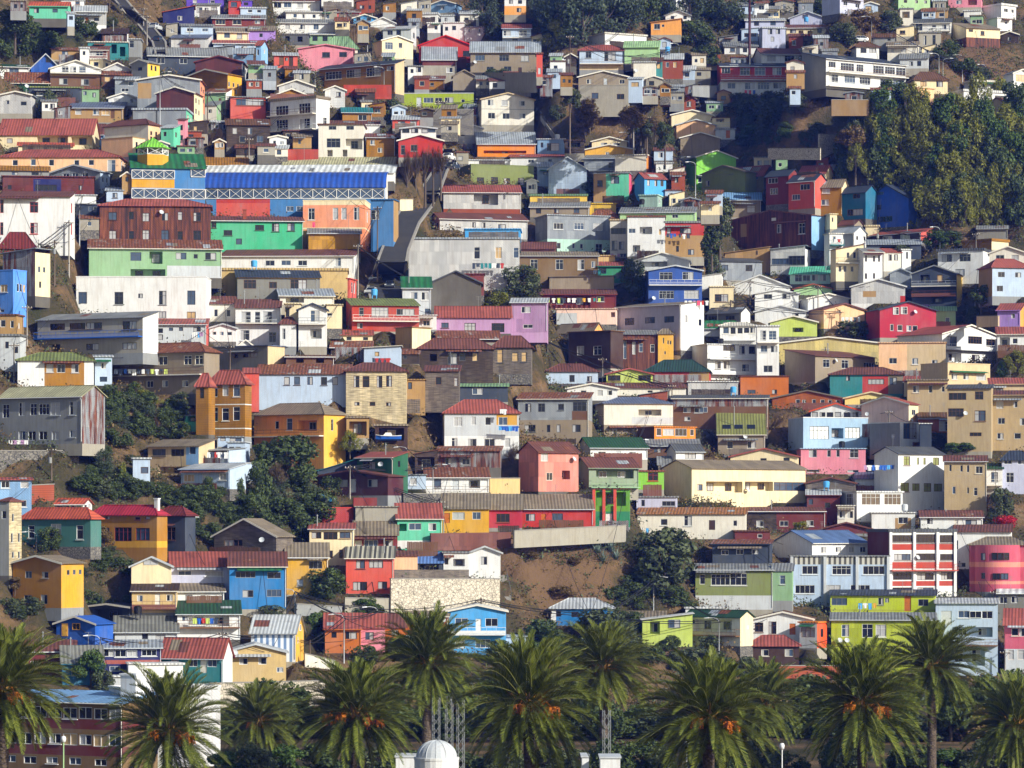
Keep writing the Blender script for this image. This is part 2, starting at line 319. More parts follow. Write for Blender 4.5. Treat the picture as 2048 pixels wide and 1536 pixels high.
def build_house(H):
    ex = H['ex']; wpx, s = H['x1']-H['x0'], H['s']; xm = (H['x0']+H['x1'])/2; yb = H['yb']
    Y = depth(yb, xm); k = Y/F
    W_ = wpx*k; L = float(ex['L'][0]) if 'L' in ex else min(8.5, max(4.2, .95*W_))
    if s >= 20 and 'L' not in ex: L = min(L, max(3.4, s*k/math.sin(R(38))))
    if s:
        q = abs(s)*k/L
        if q > .72: L = abs(s)*k/.72; q = .72
        th = math.asin(q)*(1 if s > 0 else -1)
    else: th = R(random.uniform(-3, 3))
    if 'rot' in ex: th = R(float(ex['rot'][0]))
    W_ = W_/math.cos(th); ray = math.atan2((xm-1024)/F, 1)
    rz = -ray-th if False else -th-ray
    lo, hi = min(H['x0'], H['x0']+min(s, 0)), max(H['x1'], H['x1']+max(s, 0))
    def obb(Y):
        kk = Y/depth(yb, xm); p = at(xm, yb, Y); w, l = W_*kk, L*max(1, kk*.9)
        c = (p.x-math.sin(rz)*l/2, p.y+math.cos(rz)*l/2); return (lo+2, hi-2, c, rz, corners(c, w/2*.94, l/2*.94, rz))
    top = min(H['ye'], H['yr'])
    for A in PLACED:                              # what it hides or is hidden by in the photo decides who stands farther back
        if min(hi, A[1])-max(lo, A[0]) > 8 and A[5] < yb+30 and A[6] > Y-.4: Y = A[6]+.4
    for _ in range(160):
        B = obb(Y)
        if not any(B[0] < A[1] and A[0] < B[1] and overlap(A, B) for A in PLACED): break
        Y += .5
    kk = Y/depth(yb, xm); PLACED.append(obb(Y)+(top, Y)); k = Y/F; W_ *= kk; L *= max(1, kk*.9)
    H['push'] = kk; PUSH.append((xm, yb, kk))
    org = at(xm, yb, Y); root = thing('x', H['label'], 'house', org, rz, 'houses on the hillside')
    kd = ex['name'][0] if 'name' in ex else kind_of(H['label']); root.name = kd; root['category'] = kd.replace('_', ' ')
    Hh = (yb-H['ye'])*k; dz = lambda y, off=0: ZC+elev(y)*(Y+off)-org.z
    ct = math.cos(th); lowz = -1.8
    if 'low' in ex: lowz = min(lowz, dz(float(ex['low'][0]))-.5)
    ul = lambda x: (x-xm)*k/ct                       # facade px -> local x
    hw = W_/2; ty = H['ty']
    FOOT.append((PLACED[-1][2][0], PLACED[-1][2][1], hw+.4, L/2+.4, rz, org.z))
    HOUSES.append((xm, (H['ye']+yb)/2, lo, hi, H['ye'], yb, H['label'], Y))
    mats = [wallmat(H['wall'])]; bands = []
    sc = ex.get('side', [None])[0]; smi = 0  # side wall's own paint
    if sc: mats.append(wallmat(sc)); smi = len(mats)-1
    for b in ex.get('band', []):
        y0, y1, c = b.split(':'); mats.append(wallmat(c)); z1 = dz(float(y0)); z0 = dz(float(y1)) if float(y1) < yb-1 else lowz; bands.append((-hw-1, hw+1, z0, z1, len(mats)-1))
    for b in ex.get('band2', []):
        a, c2, y0, y1, c = b.split(':'); mats.append(wallmat(c)); z1 = dz(float(y0)); z0 = dz(float(y1)) if float(y1) < yb-1 else lowz; bands.append((ul(float(a)), ul(float(c2)), z0, z1, len(mats)-1))
    if 'low' not in ex:                              # the plinth the house stands on
        mats.append(wallmat(random.choice(['concrete', 'stone', 'darkstone', 'concrete', 'grey', H['wall'].split('.')[0]]))); bands.append((-hw-1, hw+1, lowz, -.1, len(mats)-1))
    # ---- roof heights
    if ty == 'm': HB = max(dz(H['yr'], L*ct), Hh+.15)
    elif ty in 'gh': RZ = max(dz(H['yr'], L/2*ct), Hh+.3)
    elif ty == 'G': RZ = max(dz(H['yr'], 0), Hh+.25)
    elif ty == 's': H2 = dz(H['yr'])
    HB = HB if ty == 'm' else Hh
    # ---- window list -> holes
    P = lambda u, v, d: (u, d, v)
    sgn = 1 if s >= 0 else -1
    PS = lambda u, v, d: (sgn*(hw-d), u, v)           # the visible side wall, u runs to the back
    holes, sholes, wl = [], [], []
    st = math.sin(abs(th)) or 1
    fcol = ex.get('frame', [None])[0]; pane = ex.get('pane', [''])[0]
    for i, (kd_, yc, hp, wp, x) in enumerate(H['wins']):
        jr = random.Random(H['label']+str(i)); w, h, v = wp*k*jr.uniform(.86, 1.1), hp*k*jr.uniform(.88, 1.1), dz(yc)+jr.uniform(-.06, .06)
        if kd_ == 's':
            u = (abs(x-(H['x1'] if s > 0 else H['x0'])))*k/st; w = max(.55, w/st*.9)
            u = min(max(u, w/2+.2), L-w/2-.2); top = min(Hh, HB)-.12
            ok = v+h/2 < top
            if ok: sholes.append((u-w/2, u+w/2, v-h/2, v+h/2, .16))
            wl.append((PS, u, v, w, h, ok, kd_, i)); continue
        u = ul(x); w = w/ct; u = min(max(u, -hw+w/2+.06), hw-w/2-.06)
        if ty == 's': top = min(Hh, H2)-.05
        else: top = Hh-.05
        if v+h/2 > top and v < top and ty not in 'Gs': h = max(.4, 2*(top-v)) if v < top-.25 else h; 
        ok = v+h/2 <= top+.01 and all(u+w/2 < q[0] or u-w/2 > q[1] or v+h/2 < q[2] or v-h/2 > q[3] for q in holes)
        if ok: holes.append((u-w/2, u+w/2, v-h/2, v+h/2, min(1.5, L*.4) if kd_ == 'o' else .16))
        wl.append((P, u, v, w, h, ok, kd_, i))
    # ---- walls
    mb = MB(); topv = min(Hh, H2) if ty == 's' else Hh
    if 'round' in ex:                                # a half-round bay swells out of the front
        q0, q1 = [ul(float(q)) for q in ex['round'][0].split(':')]; cx, rx, ry = (q0+q1)/2, (q1-q0)/2, min(3.2, (q1-q0)*.4)
        bf = lambda u: -ry*math.sqrt(max(0, 1-((u-cx)/rx)**2)) if q0 < u < q1 else 0
        P = lambda u, v, d: (u, d+bf(u), v); bands += [(q0+(q1-q0)*i/18, q0+(q1-q0)*(i+1)/18, -99, -98, 0) for i in range(18)]; holes = []
        nw = []
        for (Pm, u, v, w, h, ok, kd_, i) in wl:
            n = max(1, round(w/1.1)); nw += [(P, u-w/2+w*(j+.5)/n, v, w/n*.92, h, False, kd_, i*10+j) for j in range(n)]
        wl = nw
    gridface(mb, -hw, hw, lowz, topv, holes, bands, 0, P)
    if 'round' in ex: mb.face([P(q0+(q1-q0)*i/18, Hh, 0) for i in range(19)], 0)
    wallpx = smi
    zl, zr = (Hh, H2) if ty == 's' else (Hh, Hh)
    bs = [(-1, L+1, b[2], b[3], b[4]) for b in bands if b[0] < -hw-.5 and (not sc or b[3] < 0)]
    gridface(mb, 0, L, lowz, min(zr if sgn > 0 else zl, HB), sholes, bs, smi, PS)
    OS = lambda u, v, d: (-sgn*hw, u, v)
    gridface(mb, 0, L, lowz, min(zl if sgn > 0 else zr, HB), [], bs, 0, OS)
    mb.face([(-hw, L, lowz), (hw, L, lowz), (hw, L, zr if ty == 's' else HB), (-hw, L, zl if ty == 's' else HB)], 0)
    gm = len(mats)-1 if any(b[3] > Hh+.2 for b in bands) and False else 0
    if ty == 'm':
        for x in (-hw, hw): mb.face([(x, 0, Hh), (x, L, HB), (x, L, Hh)], smi if x*sgn > 0 else 0)
    if ty == 'g':
        for x in (-hw, hw): mb.face([(x, 0, Hh), (x, L, Hh), (x, L/2, RZ)], smi if x*sgn > 0 else 0)
    if ty == 'G':
        for y in (0, L): mb.face([(-hw, y, Hh), (hw, y, Hh), (0, y, RZ)], 0)
    if ty == 's':
        lo_, hi_ = (zl, zr)
        for y in (0, L):
            mb.face([(-hw, y, topv), (hw, y, topv), (hw, y, zr)] if zr > zl else [(-hw, y, topv), (hw, y, topv), (-hw, y, zl)], 0)
    if ty == 'B':
        pass
    mb.obj('wall', mats, root)
    # ---- roof
    rb = MB(); t = .10; ov = .38 if W_ > 4 else .25; os = .28; axis = 'y' if ty in 'G' else ('y' if ty == 's' else 'x')
    rm = roofmat(H['rc'], axis)
    if ty == 'f':
        tk = min(max((H['ye']-H['yr'])*k, .14), .5); rb.box(-hw-.22, hw+.22, -.25, L+.2, Hh+.002, Hh+tk)
    elif ty == 'p':
        for (a, b, c, d) in ((-hw-.05, hw+.05, -.06, .22), (-hw-.05, hw+.05, L-.22, L+.05), (-hw-.05, -hw+.2, .22, L-.22), (hw-.2, hw+.05, .22, L-.22)): rb.box(a, b, c, d, Hh-.02, Hh+.14)
        rb.box(-hw+.2, hw-.2, .22, L-.22, Hh-.32, Hh-.24)
        rm = wallmat(H['rc'])
    elif ty == 'm':
        sl_ = (HB-Hh)/L; a, b = -ov, L+.2
        rb.plate([(-hw-os, a, Hh+sl_*a+.01), (hw+os, a, Hh+sl_*a+.01), (hw+os, b, Hh+sl_*b+.01), (-hw-os, b, Hh+sl_*b+.01)], t)
    elif ty == 'g':
        sl_ = (RZ-Hh)/(L/2); a = -ov; z0 = Hh+sl_*a+.01
        rb.plate([(-hw-os, a, z0), (hw+os, a, z0), (hw+os, L/2, RZ+.01), (-hw-os, L/2, RZ+.01)], t)
        rb.plate([(-hw-os, L/2, RZ+.01), (hw+os, L/2, RZ+.01), (hw+os, L-a, z0), (-hw-os, L-a, z0)], t)
        rb.box(-hw-os, hw+os, L/2-.12, L/2+.12, RZ+t+.005, RZ+t+.06)
    elif ty == 'G':
        sl_ = (RZ-Hh)/hw; e = os+.1; z0 = Hh-sl_*e+.01
        rb.plate([(-hw-e, -ov, z0), (0, -ov, RZ+.01), (0, L+.2, RZ+.01), (-hw-e, L+.2, z0)], t)
        rb.plate([(0, -ov, RZ+.01), (hw+e, -ov, z0), (hw+e, L+.2, z0), (0, L+.2, RZ+.01)], t)
        # barge boards
        for q in (-1, 1):
            rb.hexa([(0, -ov-.04, RZ-.12), (q*(hw+e), -ov-.04, z0-.12), (q*(hw+e), -ov-.002, z0-.12), (0, -ov-.002, RZ-.12), (0, -ov-.04, RZ+t+.03), (q*(hw+e), -ov-.04, z0+t+.03), (q*(hw+e), -ov-.002, z0+t+.03), (0, -ov-.002, RZ+t+.03)], 1)
    elif ty == 's':
        a, b = -hw-os, hw+os; g_ = (zr-zl)/W_; za, zb = zl-g_*os+.01, zr+g_*os+.01
        rb.plate([(a, -ov, za), (b, -ov, zb), (b, L+.2, zb), (a, L+.2, za)], t)
    elif ty == 'h':
        e = ov; ins = min(hw*.55, L*.5); sl_ = (RZ-Hh)/(L/2); z0 = Hh-sl_*e*.5
        A, B_, C, D = (-hw-e, -e, z0), (hw+e, -e, z0), (hw+e, L+e, z0), (-hw-e, L+e, z0); E, G_ = (-hw+ins, L/2, RZ), (hw-ins, L/2, RZ)
        if hw-ins < .3: E = (-.15, L/2, RZ); G_ = (.15, L/2, RZ)
        up = lambda p: (p[0], p[1], p[2]+t)
        for fc in ([A, B_, G_, E], [B_, C, G_], [C, D, E, G_], [D, A, E]): rb.face([up(p) for p in fc])
        rb.face([D, C, B_, A])
        for p, q in ((A, B_), (B_, C), (C, D), (D, A)): rb.face([p, q, up(q), up(p)])
        for p, q in ((A, E), (B_, G_), (E, G_)): rb.tube([up(p), up(q)], .09, 4)
    elif ty == 'B':
        zt = dz(H['yr'], L*ct); n = 10; pr = []
        for i in range(n+1):
            a = i/n*math.pi/2; pr.append((-.4+(L+.4)*(1-math.cos(a)), Hh+(zt-Hh)*math.sin(a)))
        for (ya, za), (yb_, zb) in zip(pr, pr[1:]): rb.plate([(-hw-.2, ya, za), (hw+.2, ya, za), (hw+.2, yb_, zb), (-hw-.2, yb_, zb)], .12)
        for x in (-hw, hw): rb.face([(x, y, z) for y, z in pr]+[(x, L, Hh)], 1)
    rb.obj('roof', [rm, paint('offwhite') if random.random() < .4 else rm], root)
    if ty in 'mg' and random.random() < .55 and W_ > 4:      # gutter along the eave
        gb = MB(); z = (Hh+((HB-Hh)/L if ty == 'm' else (RZ-Hh)/(L/2))*(-ov)); gb.tube([(-hw-os, -ov-.06, z), (hw+os, -ov-.06, z)], .07, 6)
        gb.tube([(hw-.1, -ov-.05, z), (hw-.1, -.07, z-.4), (hw-.1, -.07, .2)], .045, 5)
        gb.obj('gutter', paint(random.choice(['offwhite', 'lightgrey', 'white', H['wall'].split('.')[0] if H['wall'].split('.')[0] in PAL else 'grey'])), root)
    # ---- windows, doors
    rr = random.Random(H['label']); fm_def = rr.choice(['white', 'white', 'offwhite', 'brown', 'lightgrey', 'darkbrown', 'grey', 'darkgrey'])
    for (Pm, u, v, w, h, ok, kd_, i) in wl:
        if kd_ == 'o':
            if not ok: continue
            dp = min(1.5, L*.4); hh = min(1.15, h*.5)
            if w > 1.4:
                n = max(1, int(w/2.6))
                for j in range(n): window(root, P, u-w/2+w*(j+.5)/n, v-h/2+h*.5, min(1.3, w*.6/n), min(h*.72, 1.9), paint(fcol or fm_def), '', dp-.06, H['label']+str(i)+str(j))
            continue
        d0 = .08 if ok else -.06 if 'round' not in ex else -.10
        if kd_ == 'd':
            m = MB(); m.hexa([Pm(u-w/2, v-h/2, d0), Pm(u+w/2, v-h/2, d0), Pm(u+w/2, v-h/2, d0+.06), Pm(u-w/2, v-h/2, d0+.06), Pm(u-w/2, v+h/2, d0), Pm(u+w/2, v+h/2, d0), Pm(u+w/2, v+h/2, d0+.06), Pm(u-w/2, v+h/2, d0+.06)])
            for q in (.22, .62): m.hexa([Pm(u-w*.3, v-h/2+h*q-h*.13, d0-.02), Pm(u+w*.3, v-h/2+h*q-h*.13, d0-.02), Pm(u+w*.3, v-h/2+h*q-h*.13, d0-.001), Pm(u-w*.3, v-h/2+h*q-h*.13, d0-.001), Pm(u-w*.3, v-h/2+h*q+h*.13, d0-.02), Pm(u+w*.3, v-h/2+h*q+h*.13, d0-.02), Pm(u+w*.3, v-h/2+h*q+h*.13, d0-.001), Pm(u-w*.3, v-h/2+h*q+h*.13, d0-.001)])
            do = m.obj('door', paint(ex['dcol'][0] if 'dcol' in ex else rr.choice(['white', 'brown', 'darkbrown', 'lightgrey', 'offwhite', 'orangebrown'])), root)
            kb = MB(); kb.box(*((u+w*.36, u+w*.42, d0-.07, d0-.022, v-.06, v+.02))); kb.obj('handle', paint('darkgrey'), do)
            continue
        window(root, Pm, u, v, w, h, paint(fcol or fm_def), pane, d0, H['label']+str(i))
        if ok and rr.random() < .35 and kd_ == '' and w > .8:     # sill
            m = MB(); m.box(u-w/2-.1, u+w/2+.1, -.12, -.002, v-h/2-.12, v-h/2-.04); m.obj('sill', paint(fcol or fm_def), root)
    # ---- balconies
    for b in ex.get('bal', []):
        y, c = (b.split(':')+[''])[:2]; z = dz(float(y)); m = MB(); dp = 1.15; a, e = -hw+.05, hw-.05
        m.box(a, e, -dp, -.004, z-.16, z)
        rm_ = MB(); zz = z+.95
        for q in (.5, .95): rm_.box(a, e, -dp+.01, -dp+.06, z+q-.05, z+q)
        for x in (a, e-.05): rm_.box(x, x+.05, -dp+.07, -.02, zz-.05, zz)
        n = int((e-a)/.22)
        for i in range(n+1):
            x = a+(e-a-.035)*i/n; rm_.box(x, x+.035, -dp+.015, -dp+.05, z, z+.45 if i % 6 else z+.9); 
        solid = c in ('mint', 'redbrown') or (c == 'white' and rr.random() < .5)
        if solid: rm_.box(a+.01, e-.01, -dp+.02, -dp+.045, z+.06, z+.44); 
        bo = m.obj('balcony', paint(c if c in PAL and c != 'mint' else 'offwhite' if not c else c), root)
        rm_.obj('railing', paint(c or rr.choice(['white', 'darkgrey', 'brown', 'lightgrey'])), bo)
    # ---- dishes, chimneys, lattice, skylights
    for kx in ('dish', 'dish2'):
        for b in ex.get(kx, []):
            x, y = map(float, b.split(':')); u, z = ul(x), dz(y); m = MB(); n = 14
            ax = Vector((.35, -.8, .5)).normalized(); c = Vector((u, -.45, z)); e1 = ax.cross(Vector((0, 0, 1))).normalized(); e2 = e1.cross(ax)
            rings = [(.0, 0), (.16, .02), (.3, .07), (.4, .13)]; pts = [[c+(e1*math.cos(2*math.pi*j/n)+e2*math.sin(2*math.pi*j/n))*r_+ax*h_ for j in range(n)] for r_, h_ in rings]
            for i in range(3):
                for j in range(n): m.face([pts[i][j], pts[i][(j+1) % n], pts[i+1][(j+1) % n], pts[i+1][j]])
            m.tube([c, (u, .02, z-.25)], .03, 5); m.tube([pts[3][0], c+ax*.42], .015, 4); m.tube([c+ax*.38, c+ax*.46], .05, 6)
            m.obj('satellite_dish', paint('lightgrey'), root)
    for b in ex.get('ch', []):
        x, c = (b.split(':')+['brick'])[:2]; u = ul(float(x)); m = MB(); m.box(u-.3, u+.3, L*.3, L*.3+.55, Hh-.3, Hh+2.1); m.box(u-.38, u+.38, L*.3-.08, L*.3+.63, Hh+2.1, Hh+2.25)
        m.obj('chimney', wallmat(c if c in PAL else H['wall'].split('.')[0]), root)
    for b in ex.get('ch2', []):
        u = ul(float(b)); m = MB(); m.box(u-.9, u+.9, L*.5, L*.5+1.6, Hh, Hh+2.6); m.box(u-1, u+1, L*.5-.1, L*.5+1.7, Hh+2.6, Hh+2.8); m.obj('chimney', wallmat('white'), root)
    if 'ch' not in ex and rr.random() < .22 and ty in 'mgGs' and W_ > 4.5:
        u = rr.uniform(-.35, .35)*W_; m = MB(); zz = max(Hh, HB)+.6; m.tube([(u, L*.4, Hh-.2), (u, L*.4, zz+.5)], .08, 8); m.lathe([(.08, zz+.5), (.17, zz+.5), (.02, zz+.72)], 8, c=(u, L*.4)); m.obj('stove_pipe', paint('grey'), root)
    if rr.random() < .3 and ty in 'mgf' and W_ > 4:
        u = rr.uniform(-.4, .4)*W_; m = MB(); zt = (RZ if ty == 'g' else HB)+rr.uniform(1.2, 2.2); m.tube([(u, L*.5, Hh), (u, L*.5, zt)], .025, 4)
        for q in (0, .25, .5): m.tube([(u-.45+q*.3, L*.5, zt-.05-q), (u+.45-q*.3, L*.5, zt-.05-q)], .015, 4)
        m.obj('aerial', paint('grey'), root)
    if 'pil' in ex:
        for b in ex['pil']:
            q = [float(i) for i in b.split(':')[:-1]]; m = MB()
            for x in q: m.box(ul(x)-.22, ul(x)+.22, -.32, -.004, lowz, Hh-.02)
            m.obj('pilaster', wallmat(b.split(':')[-1]), root)
    front = [w_ for w_ in wl if w_[6] == '' and w_[5]]
    if front and rr.random() < .26 and 'bal' not in ex:           # a sheet awning over one row of windows
        v = max(w_[2]+w_[4]/2 for w_ in front); us = [w_[1] for w_ in front if abs(w_[2]+w_[4]/2-v) < .5]; a, b = max(-hw+.05, min(us)-1.1), min(hw-.05, max(us)+1.1)
        if v+.45 < Hh and b-a < 9:
            m = MB(); m.plate([(a, -1.0, v+.12), (b, -1.0, v+.12), (b, -.004, v+.42), (a, -.004, v+.42)], .05); m.obj('awning', roofmat(rr.choice(['rust', 'zinc', 'redbrown', 'grey', 'lightgrey', 'taupe', 'green']), 'x'), root)
    if rr.random() < .18 and 4 < W_ < 14 and 'low' not in ex and 'bal' not in ex:
        m = MB(); a, b = -hw+rr.uniform(0, .3)*W_, hw-rr.uniform(0, .2)*W_; hgt = rr.uniform(.7, 1.15); x = a
        while x < b: wd = rr.uniform(.16, .3); m.box(x, min(x+wd, b), -1.72-.02*rr.random(), -1.66, -1.5, hgt+rr.uniform(-.06, .05)); x += wd+.02
        m.obj('yard_fence', wallmat(rr.choice(['wood', 'greywood', 'wood', 'rustyzinc', 'redbrown', 'brown', 'greywood'])), root)
    if ty in 'mg' and rr.random() < .5 and W_ > 4 and H['rc'] not in ('royal', 'tarp', 'stripes'):
        sl_ = (HB-Hh)/L if ty == 'm' else (RZ-Hh)/(L/2); D_ = L if ty == 'm' else L/2
        for _ in range(rr.choice([1, 1, 2, 3])):
            x0_, y0_ = rr.uniform(-hw, hw-1.6), rr.uniform(.0, D_*.5); w_, d_ = rr.uniform(.8, 2.2), rr.uniform(1.0, max(1.1, D_*.45)); x1_ = min(hw, x0_+w_); y1_ = min(D_-.15, y0_+d_)
            m = MB(); zf = lambda y: Hh+sl_*y+.125; m.plate([(x0_, y0_, zf(y0_)), (x1_, y0_, zf(y0_)), (x1_, y1_, zf(y1_)), (x0_, y1_, zf(y1_))], .02); m.obj('roof_patch', roofmat(rr.choice(['rust', 'zinc', 'lightgrey', 'grey', 'rust', 'redbrown', 'taupe']), 'x'), root)
    if rr.random() < .12 and ty in 'fm' and W_ > 4.5:
        u = rr.uniform(-.3, .3)*W_; z = HB+.12; m = MB(); m.lathe([(0, z+.3), (.5, z+.3), (.55, z+1.2), (.4, z+1.35), (.0, z+1.4)], 12, c=(u, L*.7))
        for q in (-.35, .35): m.box(u+q-.05, u+q+.05, L*.7-.35, L*.7+.35, z-.25, z+.3)
        m.obj('water_tank', paint(rr.choice(['black', 'skyblue', 'lightgrey'])), root)
    for b in ex.get('lat', []):
        q = [float(i) for i in b.split(':')]; a, c, z1, z0 = ul(q[0]), ul(q[1]), dz(q[2]), dz(q[3]); n = int(q[4]); m = MB(); g = MB(); r_ = .05
        g.face([(a, -.02, z0), (c, -.02, z0), (c, -.02, z1), (a, -.02, z1)])
        for z in (z0, z1): m.box(a, c, -.14, -.03, z-r_, z+r_)
        for i in range(n+1): x = a+(c-a)*i/n; m.box(x-r_, x+r_, -.16, -.03, z0, z1)
        for i in range(n):
            xa, xb = a+(c-a)*i/n, a+(c-a)*(i+1)/n
            m.tube([(xa, -.09, z0), (xb, -.09, z1)], .04, 4); m.tube([(xa, -.1, z1), (xb, -.1, z0)], .04, 4)
        lo_ = m.obj('lattice_window', paint('white'), root); g.obj('pane', glass('blue'), lo_)
    for b in ex.get('sky', []):
        q = [float(i) for i in b.split(':')]
        sl_ = (HB-Hh)/L if ty == 'm' else 0
        for x in q[:-1]:
            u = ul(x); y0_ = L*.22; m = MB(); w = .7
            m.plate([(u-w, y0_, Hh+sl_*y0_+.13), (u+w, y0_, Hh+sl_*y0_+.13), (u+w, y0_+1.3, Hh+sl_*(y0_+1.3)+.13), (u-w, y0_+1.3, Hh+sl_*(y0_+1.3)+.13)], .08)
            o = m.obj('skylight', glass('dark'), root)
    return root
